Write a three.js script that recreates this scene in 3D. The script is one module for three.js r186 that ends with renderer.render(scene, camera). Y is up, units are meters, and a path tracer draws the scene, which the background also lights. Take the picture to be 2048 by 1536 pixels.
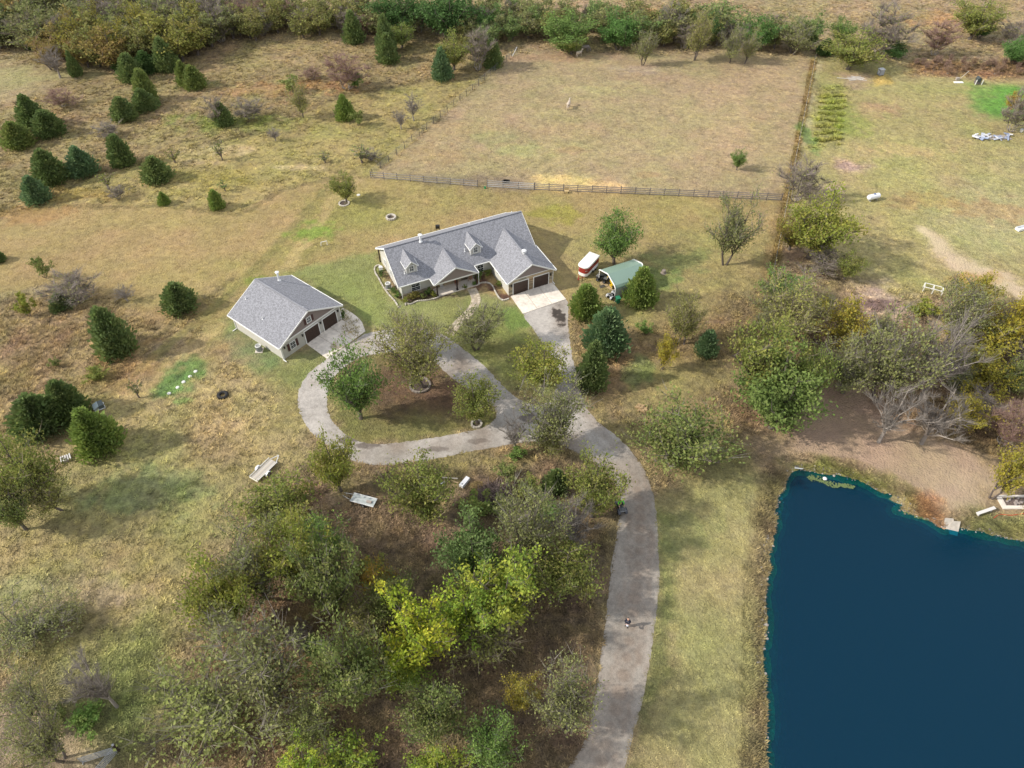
import * as THREE from 'three';
import { mergeGeometries } from 'three/addons/utils/BufferGeometryUtils.js';
import { MarchingCubes } from 'three/addons/objects/MarchingCubes.js';

// ---------- camera, sky, sun, exposure ----------
const R = d => d * Math.PI / 180;
const scene = new THREE.Scene();
const camera = new THREE.PerspectiveCamera(55.83, 4 / 3, 0.5, 3000);
camera.position.set(0, 71, 0);
camera.rotation.set(R(-46.5), 0, 0);
const renderer = new THREE.WebGLRenderer({ antialias: true });
renderer.setSize(1024, 768);
renderer.toneMapping = THREE.LinearToneMapping;
renderer.toneMappingExposure = 1.6;
renderer.shadowMap.enabled = true;
renderer.shadowMap.type = THREE.PCFSoftShadowMap;
{ // hazy autumn sky: pale blue overhead, whiter towards the horizon
  const w = 256, h = 128, d = new Float32Array(w * h * 4);
  for (let j = 0; j < h; j++) {
    const el = Math.max(0, ((j + 0.5) / h - 0.5) * Math.PI), s = Math.sin(el);
    const k = Math.pow(1 - s, 2.2);
    for (let i = 0; i < w; i++) d.set([0.50 + 0.35 * k, 0.53 + 0.33 * k, 0.59 + 0.28 * k, 1], (j * w + i) * 4);
  }
  const t = new THREE.DataTexture(d, w, h, THREE.RGBAFormat, THREE.FloatType);
  t.mapping = THREE.EquirectangularReflectionMapping; t.magFilter = t.minFilter = THREE.LinearFilter; t.needsUpdate = true;
  scene.background = t; scene.environment = t;
}
const sun = new THREE.DirectionalLight(new THREE.Color(1, 0.93, 0.82), 3.15);
sun.position.set(-81 - 0, 57, -75 + 10);
sun.target.position.set(0, 0, -76);
sun.castShadow = true; sun.shadow.radius = 3; sun.shadow.mapSize.set(4096, 4096);
Object.assign(sun.shadow.camera, { left: -160, right: 160, top: 160, bottom: -160, near: 1, far: 500 });
scene.add(sun, sun.target);

// ---------- helpers ----------
const V = (x, y, z) => new THREE.Vector3(x, y, z);
const C = (r, g, b) => new THREE.Color().setRGB(r, g, b);
function rng(a) { return () => { a |= 0; a = a + 0x6D2B79F5 | 0; let t = Math.imul(a ^ a >>> 15, 1 | a); t = t + Math.imul(t ^ t >>> 7, 61 | t) ^ t; return ((t ^ t >>> 14) >>> 0) / 4294967296; }; }
const lerp = (a, b, t) => a + (b - a) * t;
const clamp = (x, a = 0, b = 1) => x < a ? a : x > b ? b : x;
const smooth = (a, b, x) => { const t = clamp((x - a) / (b - a)); return t * t * (3 - 2 * t); };
// tiling value noise
const NT = 256, ntab = new Float32Array(NT * NT); { const r = rng(77); for (let i = 0; i < NT * NT; i++) ntab[i] = r(); }
function noise(x, y) {
  const xf = Math.floor(x), yf = Math.floor(y); let u = x - xf, v = y - yf; u = u * u * (3 - 2 * u); v = v * v * (3 - 2 * v);
  const x0 = xf & 255, x1 = (xf + 1) & 255, y0 = (yf & 255) << 8, y1 = ((yf + 1) & 255) << 8;
  const a = ntab[y0 + x0], b = ntab[y0 + x1], c = ntab[y1 + x0], d = ntab[y1 + x1];
  return a + (b - a) * u + (c - a) * v + (a - b - c + d) * u * v;
}
const fbm = (x, y, o = 4) => { let s = 0, a = 0.5, n = 0; for (let i = 0; i < o; i++) { s += a * noise(x, y); n += a; a *= 0.5; x = x * 2.03 + 17.1; y = y * 2.03 + 5.3; } return s / n; };
const toLin = v => { v /= 255; return v <= 0.04045 ? v / 12.92 : Math.pow((v + 0.055) / 1.055, 2.4); };
const toS = v => 255 * (v <= 0.0031308 ? v * 12.92 : 1.055 * Math.pow(v, 1 / 2.4) - 0.055);

const taken = {};
function numbered(n) { const k = taken[n] = (taken[n] ?? -1) + 1; return k ? n + '_' + String(k).padStart(3, '0') : n; }
function mesh(name, geo, mat, parent) {
  if (Array.isArray(geo)) geo = merged(geo);
  const m = new THREE.Mesh(geo, mat); m.name = parent ? name : numbered(name); m.castShadow = m.receiveShadow = true;
  (parent || scene).add(m); return m;
}
function merged(list) {
  const g = list.map(x => { const q = x.index ? x.toNonIndexed() : x.clone(); for (const k of Object.keys(q.attributes)) if (!['position', 'normal', 'uv'].includes(k)) q.deleteAttribute(k); return q; });
  return mergeGeometries(g);
}
function thing(name, label, category, x = 0, z = 0, turn = 0, group, y = 0) {
  const o = new THREE.Group(); o.name = numbered(name); scene.add(o); o.position.set(x, y, z); o.rotation.y = turn;
  o.userData = { label, category }; if (group) o.userData.group = group; return o;
}
function tag(o, label, category, group) { Object.assign(o.userData, { label, category }); if (group) o.userData.group = group; return o; }
function structure(o) { o.userData.kind = 'structure'; return o; }
function dup(o, x, z, turn, label) { const r = o.clone(); r.name = numbered(o.name.replace(/_\d{3}$/, '')); scene.add(r); r.position.set(x, o.position.y, z); r.rotation.y = turn; r.userData = { ...o.userData }; if (label) r.userData.label = label; return r; }
const bx = (w, h, d, x = 0, y = 0, z = 0, ry = 0) => { const g = new THREE.BoxGeometry(w, h, d); if (ry) g.rotateY(ry); return g.translate(x, y, z); };
const cyl = (r0, r1, h, x = 0, y = 0, z = 0, n = 12) => new THREE.CylinderGeometry(r1, r0, h, n).translate(x, y, z);
// tapered bar between two points
function bar(a, b, r0, r1 = r0, n = 6) {
  const d = b.clone().sub(a), g = new THREE.CylinderGeometry(r1, r0, d.length(), n, 1);
  g.applyQuaternion(new THREE.Quaternion().setFromUnitVectors(V(0, 1, 0), d.clone().normalize()));
  return g.translate((a.x + b.x) / 2, (a.y + b.y) / 2, (a.z + b.z) / 2);
}
// flat slab: polygon of points in one plane, pushed back by thickness along -normal
function slab(pts, t) {
  const nor = () => pts[1].clone().sub(pts[0]).cross(pts[2].clone().sub(pts[0])).normalize();
  let n = nor(); if (n.y < -0.01) { pts = [...pts].reverse(); n = nor(); }
  const p = [], uv = [], lo = pts.map(q => q.clone().addScaledVector(n, -t));
  const ux = pts[1].clone().sub(pts[0]).normalize(), uy = n.clone().cross(ux);
  const put = q => { p.push(q.x, q.y, q.z); uv.push(q.dot(ux), q.dot(uy)); };
  for (let i = 1; i < pts.length - 1; i++) { [pts[0], pts[i], pts[i + 1]].forEach(put); [lo[0], lo[i + 1], lo[i]].forEach(put); }
  for (let i = 0; i < pts.length; i++) { const a = pts[i], b = pts[(i + 1) % pts.length], c = lo[(i + 1) % pts.length], d = lo[i]; [a, d, b, b, d, c].forEach(put); }
  const g = new THREE.BufferGeometry(); g.setAttribute('position', new THREE.Float32BufferAttribute(p, 3)); g.setAttribute('uv', new THREE.Float32BufferAttribute(uv, 2)); g.computeVertexNormals(); return g;
}
// outline [[x,y]..] in a vertical plane, extruded along z by depth
function extrudeXY(pts, depth, bevel = 0) {
  const s = new THREE.Shape(pts.map(p => new THREE.Vector2(p[0], p[1])));
  return new THREE.ExtrudeGeometry(s, { depth, bevelEnabled: bevel > 0, bevelSize: bevel, bevelThickness: bevel, bevelSegments: 2, curveSegments: 8 });
}
function dataTex(w, h, f, srgb = true) {
  const d = new Uint8Array(w * h * 4);
  for (let j = 0; j < h; j++) for (let i = 0; i < w; i++) { const c = f(i, j); d.set([c[0], c[1], c[2], 255], (j * w + i) * 4); }
  const t = new THREE.DataTexture(d, w, h); if (srgb) t.colorSpace = THREE.SRGBColorSpace;
  t.wrapS = t.wrapT = THREE.RepeatWrapping; t.magFilter = THREE.LinearFilter; t.minFilter = THREE.LinearMipmapLinearFilter; t.generateMipmaps = true; t.needsUpdate = true; return t;
}
const mat = (r, g, b, rough = 0.85, extra = {}) => new THREE.MeshStandardMaterial({ color: C(r, g, b), roughness: rough, ...extra });
// speckled texture about a mean of 1, tileable
function speckle(seed, n, amp, cell, tint = 0) {
  const r = rng(seed), f = [], k = n / cell;
  const t1 = new Float32Array(k * k).map(() => r());
  return dataTex(n, n, (i, j) => {
    const a = t1[(Math.floor(j / cell) % k) * k + Math.floor(i / cell) % k], b = r();
    const v = 1 - amp + amp * (0.55 * a + 0.45 * b), h = tint * (a - 0.5);
    return [255 * clamp(v + h), 255 * v, 255 * clamp(v - h)];
  });
}

// ---------- ground ----------
const pondShore = [[22.91, -19.93], [24.45, -25.92], [25.54, -30.84], [26.54, -34.57], [27.42, -37.98], [28.63, -41.62], [29.52, -43.84], [30.44, -46.16], [31.6, -48.92], [32.78, -51.66], [33.71, -52.93], [35.01, -53.45], [36.68, -53.3], [38.68, -52.85], [40.9, -52.18], [42.67, -51.15], [44.11, -50.13], [45.58, -49.27], [46.19, -48.85], [46.02, -48.22], [45.31, -47.73], [45.83, -47.25], [47.46, -46.5], [48.6, -45.76], [49.42, -45.22], [51.42, -44.96], [52.79, -44.83], [54.49, -44.17], [56.38, -43.97], [57.74, -43.52], [63.15, -42.88]].concat([[95, -30], [80, 0], [17, -4]]);
function sdPoly(P, x, z) { // negative inside
  let d = 1e9, ins = false;
  for (let i = 0, j = P.length - 1; i < P.length; j = i++) {
    const ax = P[j][0], az = P[j][1], ex = P[i][0] - ax, ez = P[i][1] - az, wx = x - ax, wz = z - az;
    const t = clamp((wx * ex + wz * ez) / (ex * ex + ez * ez)), qx = wx - ex * t, qz = wz - ez * t; d = Math.min(d, qx * qx + qz * qz);
    if ((P[i][1] > z) !== (az > z) && x < (ax - P[i][0]) * (z - P[i][1]) / (az - P[i][1]) + P[i][0]) ins = !ins;
  }
  return ins ? -Math.sqrt(d) : Math.sqrt(d);
}
const pondSD = (x, z) => (x < 12 || z < -62) ? 50 : sdPoly(pondShore, x, z) + (fbm(x * 0.55, z * 0.55, 3) - 0.5) * 1.1 + (noise(x * 2.3, z * 2.3) - 0.5) * 0.14;
function groundY(x, z) {
  const s = pondSD(x, z); if (s > 2.0) return 0;
  if (s > 0) return -0.42 * (1 - smooth(0, 2.0, s));
  return -0.42 - Math.min(2.4, -s * 0.27);
}
const X0 = -150, X1 = 150, Z0 = -222, Z1 = -12, GN = 2048;
const DRY = [158, 139, 101], TAN = [172, 149, 111], OLV = [137, 127, 77], GRN = [128, 136, 78], RED = [158, 120, 82], LIT = [118, 97, 72], STR = [199, 176, 135];
// band of even half width along a line
const strip = (P, w) => { const c = new THREE.CatmullRomCurve3(P.map(p => V(p[0], 0, p[1])), false, 'centripetal'), L = [], Q = []; for (let i = 0; i <= P.length * 5; i++) { const p = c.getPoint(i / (P.length * 5)), t = c.getTangent(i / (P.length * 5)); L.push([p.x - t.z * w, p.z + t.x * w]); Q.unshift([p.x + t.z * w, p.z - t.x * w]); } return L.concat(Q); };
// areas of cover: outline, colour, soft edge (m), strength, grain
const zones = [
  [[[-400, -400], [400, -400], [400, 60], [-400, 60]], [160,141,106], 6, 1, 1.2],
  [[[-91.83, -100.4], [-80.92, -111.68], [-61.08, -110.57], [-47.35, -108.54], [-42.06, -116.11], [-35.3, -118.83], [-25.88, -120.57], [0.72, -176.66], [-15.05, -180.8], [-47.15, -183.84], [-66.83, -179.31], [-82.98, -166.6], [-101.33, -163.95], [-111.18, -153.89], [-117.4, -149.18]], [152,134,94], 3, 1, 1.2],
  [[[-87.15, -104.45], [-83.91, -108.54], [-78.93, -119.87], [-72.16, -124.15], [-59.45, -132.51], [-47.39, -140.31], [-39.98, -150.34], [-33.18, -155.1], [-18.39, -161.35], [-6.61, -161.35], [-25.88, -120.57], [-35.3, -118.83], [-41.98, -115.77], [-47.27, -108.23], [-67.66, -109.31], [-80.23, -110.1], [-86.22, -102.55]], [160,146,92], 0.8, 0.9, 1.0],
  [strip([[-88.86, -101.11], [-83.84, -108.38], [-78.93, -119.87], [-72.16, -124.15], [-59.45, -132.51], [-47.39, -140.31], [-39.98, -150.34], [-33.18, -155.1], [-18.39, -161.35]], 0.7), [124,110,74], 0.4, 0.75, 1.2],
  [[[-117.7, -153.89], [-109.59, -155.1], [-102.47, -161.35], [-92.27, -163.95], [-95.58, -166.6], [-105.01, -169.86], [-125.63, -169.31]], [168,158,112], 3, 0.9, 0.6],
  [[[-118.62, -151.51], [-101.92, -160.07], [-101.95, -155.1], [-108.89, -149.18], [-115.61, -145.77]], [184,168,130], 2, 0.5, 0.6],
  // mown ground left and behind the house
  [[[-94.87, -102.98], [-80.27, -111.2], [-61.08, -110.57], [-47.31, -108.38], [-41.98, -115.77], [-35.3, -118.83], [-25.83, -120.22], [48.02, -112.16], [40.32, -89.78], [5.68, -82.63], [-26.11, -94.93], [-40.82, -80.38], [-52.59, -78.19], [-70.64, -89.78], [-84.62, -83.78]], [170,148,101], 0.5, 1, 0.5],
  [[[-34.74, -115.77], [-11.3, -117.12], [42.25, -112.16], [33.52, -94.93], [17.41, -94.93], [9.11, -106.24], [1.42, -112.49], [-26.95, -100.4], [-37.98, -97.62], [-36.75, -107.77]], [160,147,93], 6, 0.8, 0.7],
  [[[-40.91, -110.89], [-27.15, -113.3], [-22.88, -107.77], [-37.98, -97.62], [-43.96, -92.32], [-45.38, -86.13], [-37.1, -93.61], [-26.52, -97.62]], [152,147,82], 5, 0.65, 0.7],
  // rough strip left of the garage
  [[[-81.34, -80.38], [-73.11, -84.94], [-59.46, -84.94], [-51.13, -80.38], [-46.15, -86.13], [-42.02, -84.94], [-49.03, -74], [-53.45, -61.83], [-59.9, -56.07], [-67.38, -53.75]], [156,136,96], 3, 1, 1.3],
  [[[-51.51, -65.36], [-41.71, -83.78], [-36.82, -92.32], [-34.3, -91.68], [-40.38, -78.73], [-46.79, -67.19], [-47.62, -61.83]], [150,141,84], 2.2, 0.75, 0.6],
  [[[-49.85, -64.46], [-38.93, -78.73], [-37.85, -77.33], [-46.97, -61.83]], [178,152,100], 1.0, 0.6, 0.6],
  [strip([[-93.18, -106.24], [-87.17, -108.07], [-80.44, -110.57], [-69.76, -110.25], [-61.08, -110.57], [-53.67, -109.31], [-47.31, -108.38], [-44.51, -111.2], [-41.98, -115.77], [-38.7, -117.46], [-35.3, -118.83], [-26.3, -120.22]], 0.55), [134,120,78], 0.35, 0.8, 1.0],
  [strip([[-52.48, -61.83], [-47.66, -69.84], [-41.26, -82.06], [-36.59, -91.29], [-33.88, -101.83], [-30.99, -114.94], [-28.1, -119.87]], 1.1), [188,165,117], 0.5, 0.75, 0.5],
  [strip([[-54.62, -63.13], [-50.39, -71.79], [-44.23, -84.71], [-39.4, -96.67], [-35.88, -107.77], [-33.9, -116.11]], 0.8), [142,134,82], 0.5, 0.75, 0.7],
  [strip([[-57.13, -64.46], [-53.53, -72.79], [-47.73, -83.78], [-42.7, -93.61], [-38.59, -106.24], [-36.97, -113.3]], 0.7), [180,157,108], 0.5, 0.6, 0.5],
  [strip([[-58.79, -58.48], [-55.37, -66.73], [-50.41, -78.19], [-46.15, -86.13], [-43.55, -90.79]], 0.6), [128,114,76], 0.4, 0.7, 1.2],
  // lower left meadow
  [[[-67.78, -54.51], [-55.8, -64.46], [-47.09, -68.12], [-38.43, -74], [-29.16, -70.03], [-27.16, -60.13], [-19.66, -52.99], [-24.23, -51.5], [-29.54, -48.63], [-31, -38.94], [-34.25, -30.65], [-54.48, -29.14]], [163,148,102], 5, 1, 1.0],
  [[[-54.21, -51.5], [-43.12, -56.07], [-35.8, -50.05], [-35.36, -44.56], [-41.68, -37.18], [-50.99, -36.6], [-55.16, -43.26]], [146,142,90], 8, 0.8, 1.0],
  [[[-46.55, -64.46], [-37.59, -68.12], [-30.88, -65.36], [-28.91, -59.3], [-33.8, -56.07], [-42.39, -57.67]], [176,153,113], 5, 0.8, 1.2],
  // paddock
  [[[-25.69, -119.87], [0.95, -176.08], [71.92, -174.35], [48.19, -112.49]], [170,152,115], 0.5, 1, 0.7],
  [[[-11.63, -122.7], [6.02, -151.51], [16.76, -151.51], [22.85, -138.2], [16.5, -122.7]], [166,152,110], 8, 0.7, 0.8],
  [[[45.89, -169.31], [69.46, -170.69], [52.61, -124.52], [38.42, -124.52]], [178,156,118], 9, 0.6, 0.8],
  // right field
  [[[73.03, -174.92], [133.3, -163.95], [87.9, -82.63], [66.44, -84.94], [52.82, -89.78], [46.85, -109.31], [56.05, -130.16]], [168,157,106], 3, 1, 0.8],
  [[[79.26, -115.77], [101.82, -124.52], [86.71, -94.93], [75.43, -94.93], [72.97, -104.75]], [178,174,126], 8, 0.7, 0.7],
  [[[67.59, -156.33], [75.38, -160.07], [68.02, -140.31], [63.46, -132.11], [57.02, -130.16]], [150,148,82], 2.5, 0.8, 1.3],
  [[[93.3, -172.09], [124.7, -169.31], [120.9, -161.87], [91.36, -163.95]], [148,116,86], 2.5, 0.9, 1.6],
  // lawn round the house
  [[[-36.67, -91.68], [-30.94, -94.93], [-22.34, -96.94], [-17.88, -86.13], [-9.54, -87.33], [1.2, -83.78], [5.26, -71], [5.69, -64.46], [-0.94, -66.73], [-9.65, -76.91], [-16.33, -78.73], [-20.92, -77.65], [-24.96, -82.63]], [142,147,88], 1.6, 1, 0.5],
  [[[-9.03, -84.94], [1.18, -80.38], [4.6, -71.99], [4.45, -67.19], [-1.65, -70.03], [-7.4, -75.03]], [132,132,76], 4, 0.7, 0.7],
  [[[-41.92, -80.38], [-40.08, -80.38], [-31.6, -71.79], [-27.13, -74], [-25.72, -71.99], [-28.09, -68.12], [-31.38, -67.66], [-39.41, -75.03]], [108,132,80], 2.2, 0.85, 0.6],
  [[[-32.12, -71], [-26.85, -72.49], [-27.42, -68.12], [-28.23, -64.46], [-27.8, -60.13], [-29.73, -60.13]], [148,142,90], 4, 0.8, 0.8],
  // right of the house drive, under the cedars
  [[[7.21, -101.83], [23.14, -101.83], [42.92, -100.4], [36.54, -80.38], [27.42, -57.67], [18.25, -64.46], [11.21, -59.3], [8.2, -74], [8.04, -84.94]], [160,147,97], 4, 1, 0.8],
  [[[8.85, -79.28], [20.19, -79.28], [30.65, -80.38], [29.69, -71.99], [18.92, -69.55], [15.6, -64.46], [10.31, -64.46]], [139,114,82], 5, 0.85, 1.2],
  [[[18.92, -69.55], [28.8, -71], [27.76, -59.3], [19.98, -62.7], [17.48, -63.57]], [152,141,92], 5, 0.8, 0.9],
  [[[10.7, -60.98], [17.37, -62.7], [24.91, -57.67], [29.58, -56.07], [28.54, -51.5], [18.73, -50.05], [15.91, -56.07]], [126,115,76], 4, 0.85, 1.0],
  // verge by the pond
  [[[17.23, -48.63], [22.55, -51.5], [31.07, -54.51], [28.61, -42], [22.41, -18.83], [9.6, -18.83], [12.7, -25.77], [15.84, -37.18]], [160,152,104], 2.5, 1, 0.6],
  [[[16.94, -46.56], [18.39, -45.89], [17.16, -36.04], [14.47, -28.15], [11.68, -21.32], [10.05, -18.83], [13.62, -29.14], [16.01, -38.34]], [116,124,72], 1.4, 0.85, 0.8],
  // woods floor
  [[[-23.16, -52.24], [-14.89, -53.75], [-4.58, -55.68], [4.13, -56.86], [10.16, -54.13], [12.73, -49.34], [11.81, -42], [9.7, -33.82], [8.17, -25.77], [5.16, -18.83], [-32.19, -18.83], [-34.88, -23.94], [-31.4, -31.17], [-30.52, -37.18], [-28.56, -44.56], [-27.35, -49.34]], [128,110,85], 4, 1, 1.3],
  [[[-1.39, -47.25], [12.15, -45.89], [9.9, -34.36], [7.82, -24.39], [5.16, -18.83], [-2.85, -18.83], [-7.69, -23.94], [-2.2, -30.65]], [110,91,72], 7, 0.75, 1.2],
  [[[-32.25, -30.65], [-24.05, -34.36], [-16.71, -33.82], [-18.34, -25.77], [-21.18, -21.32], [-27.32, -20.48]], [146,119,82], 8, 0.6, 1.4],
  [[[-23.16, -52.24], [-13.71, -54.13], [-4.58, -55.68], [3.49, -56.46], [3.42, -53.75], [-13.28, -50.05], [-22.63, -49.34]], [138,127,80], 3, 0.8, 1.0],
  [[[-27.19, -48.63], [-23.03, -51.5], [-21.33, -48.63], [-22, -45.89], [-26.16, -46.56]], [184,158,130], 2.5, 0.7, 1.4],
  [[[-40.67, -29.14], [-34.75, -30.65], [-31.4, -31.17], [-31.33, -27.67], [-34.73, -26.24], [-39.9, -27.19]], [178,148,118], 3, 0.7, 1.5],
  [[[-46.77, -30.65], [-36.61, -31.69], [-32.19, -25.77], [-35.18, -22.18], [-41.45, -23.94]], [112,130,68], 6, 0.8, 1.3],
  [[[-51.53, -25.31], [-45.2, -23.94], [-38.35, -20.9], [-34.86, -18.83], [-48.19, -18.83]], [150,132,112], 2.5, 0.9, 0.9],
  [[[-45.71, -24.03], [-44.73, -23.94], [-38.38, -20.98], [-38.83, -20.73]], [190,170,140], 0.6, 0.8, 0.6],
  // island in the loop
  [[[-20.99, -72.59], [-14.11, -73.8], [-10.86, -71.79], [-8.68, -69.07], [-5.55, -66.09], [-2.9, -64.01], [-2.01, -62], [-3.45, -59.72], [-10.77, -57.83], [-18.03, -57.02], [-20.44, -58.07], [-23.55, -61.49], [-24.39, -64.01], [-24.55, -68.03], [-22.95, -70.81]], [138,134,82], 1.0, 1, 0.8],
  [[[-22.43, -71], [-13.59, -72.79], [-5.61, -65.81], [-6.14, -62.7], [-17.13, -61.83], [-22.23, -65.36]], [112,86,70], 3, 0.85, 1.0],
  // dirt and litter between the pond and the right-hand trees
  [[[33.07, -84.94], [45.01, -89.78], [58.85, -84.94], [89.19, -84.94], [68.92, -48.63], [57.2, -48.63], [53.19, -56.07], [43.04, -59.3], [29.58, -56.07], [27.51, -64.46]], [134,113,84], 5, 1, 1.4],
  [[[28.68, -57.67], [34.13, -59.3], [43.73, -70.03], [47.96, -66.27], [49.71, -60.13], [55.09, -57.67], [60.33, -51.5], [56.61, -48.63], [51.77, -45.55], [49.35, -45.22], [47.51, -49.34], [44.14, -51.5], [37.6, -53.75], [30.27, -53.75]], [178,154,128], 2.5, 0.97, 0.3],
  [[[30.82, -56.07], [33.51, -56.86], [32.33, -52.24], [30.54, -47.93], [29.65, -48.63]], [140,116,96], 3, 0.7, 1.1],
  [[[51.94, -52.99], [57.33, -51.5], [54.85, -48.63], [51.92, -45.89], [49.62, -45.89], [49.56, -50.05]], [190,168,141], 4, 0.7, 0.3],
  [[[51.92, -45.89], [68.34, -47.59], [65.57, -42.63], [57.67, -43.59], [52.48, -44.56]], [128,130,78], 2, 0.9, 1.3],
  [[[45.74, -49.34], [48.96, -50.05], [49.76, -46.23], [49.07, -45.22], [46.44, -46.56]], [168,120,82], 1.5, 0.8, 1.4],
  [[[33.42, -54.13], [37.82, -54.51], [45.94, -51.5], [46.36, -48.63], [43.63, -50.05], [38.52, -52.76], [34.1, -53.22]], [128,130,66], 1.2, 0.85, 1.2],
  // pale worn ground
  [[[68.71, -104.75], [70.7, -105.49], [72.28, -99], [75.64, -93.61], [81.29, -87.33], [78.93, -82.63], [74.64, -87.93], [69.5, -92.32], [68.44, -97.62]], [208,187,154], 1.4, 1, 0.3],
  [[[51.65, -86.13], [55.95, -89.78], [58.63, -88.55], [58.42, -83.78], [55.3, -79.28], [51.28, -80.38]], [196,174,152], 2.5, 0.85, 1.0],
  [[[61.66, -84.36], [65.95, -83.78], [66.28, -79.28], [63.74, -75.03], [60.73, -78.19]], [190,166,140], 2.5, 0.8, 1.0],
  [[[44.23, -99], [47.15, -97.62], [44.01, -86.13], [40.95, -86.13]], [170,144,116], 2.0, 0.7, 0.9],
  [[[61.7, -126.36], [67.75, -124.52], [65.6, -120.92], [61.23, -121.81]], [196,168,150], 1.6, 0.8, 1.2],
  [[[56.33, -117.8], [60.68, -117.12], [59.63, -113.79], [56.15, -114.12]], [188,164,148], 1.6, 0.8, 1.0],
  [[[74.92, -163.95], [81.16, -163.95], [78.44, -157.56], [73.71, -158.31]], [186,160,138], 2.0, 0.7, 1.0],
  [[[81.72, -163.95], [85.12, -163.95], [85.42, -160.07], [80.52, -158.81]], [216,188,104], 1.2, 0.8, 0.8],
  [[[1.46, -117.12], [5.2, -120.92], [11.69, -120.57], [20.67, -117.8], [20, -115.77], [12.31, -115.77], [6.85, -115.11]], [221,193,134], 1.2, 0.9, 0.9],
  [[[-18.96, -120.92], [-1.3, -120.57], [3.29, -117.8], [3.25, -115.11], [-7.64, -116.78], [-17.83, -118.83]], [140,124,104], 1.5, 0.7, 0.9],
  [[[102.71, -156.82], [111.58, -158.81], [116.83, -153.89], [111.54, -143.55], [100.14, -143.55], [96.9, -148.03]], [98,152,58], 3.5, 0.9, 0.8],
  // overgrown fence row between paddock and right field
  [[[69.78, -172.65], [71.9, -172.65], [63.16, -149.18], [55.53, -128.24], [48.73, -112.49], [42.23, -94.93], [37.13, -80.38], [35.07, -80.38], [41.42, -97.62], [48.08, -114.12], [55.6, -132.11]], [146,122,80], 0.7, 0.6, 1.0],
  [[[71.27, -172.09], [72.44, -172.09], [63.26, -148.03], [57.22, -130.16], [56.44, -130.16], [62.95, -149.18]], [192,182,138], 0.8, 0.8, 0.7],
  // pond bank
  [[[28.25, -48.63], [30.2, -49.69], [32.81, -52.24], [31.41, -48.63], [29.21, -43.26], [27.4, -38.34], [25.44, -30.65], [22.5, -18.83], [21.16, -18.83], [24.23, -30.65], [26.32, -38.34]], [130,114,82], 1.0, 0.9, 1.3],
  // garden beds
  [[[-21.45, -91.29], [-20.31, -92.32], [-16.99, -84.94], [-16.02, -84.36], [-13.98, -85.18], [-11.71, -85.3], [-9.08, -85.89], [-9.28, -86.72], [-17.18, -86.72], [-20.08, -91.68]], [92,74,62], 0.5, 0.95, 1.0],
  [[[-6.1, -87.93], [-4.66, -91.68], [-1.83, -86.13], [-0.46, -85.89], [-1.21, -84.94], [-3.01, -87.93], [-4.82, -88.79], [-5.85, -87.33]], [104,74,60], 0.5, 0.95, 1.0],
];
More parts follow.
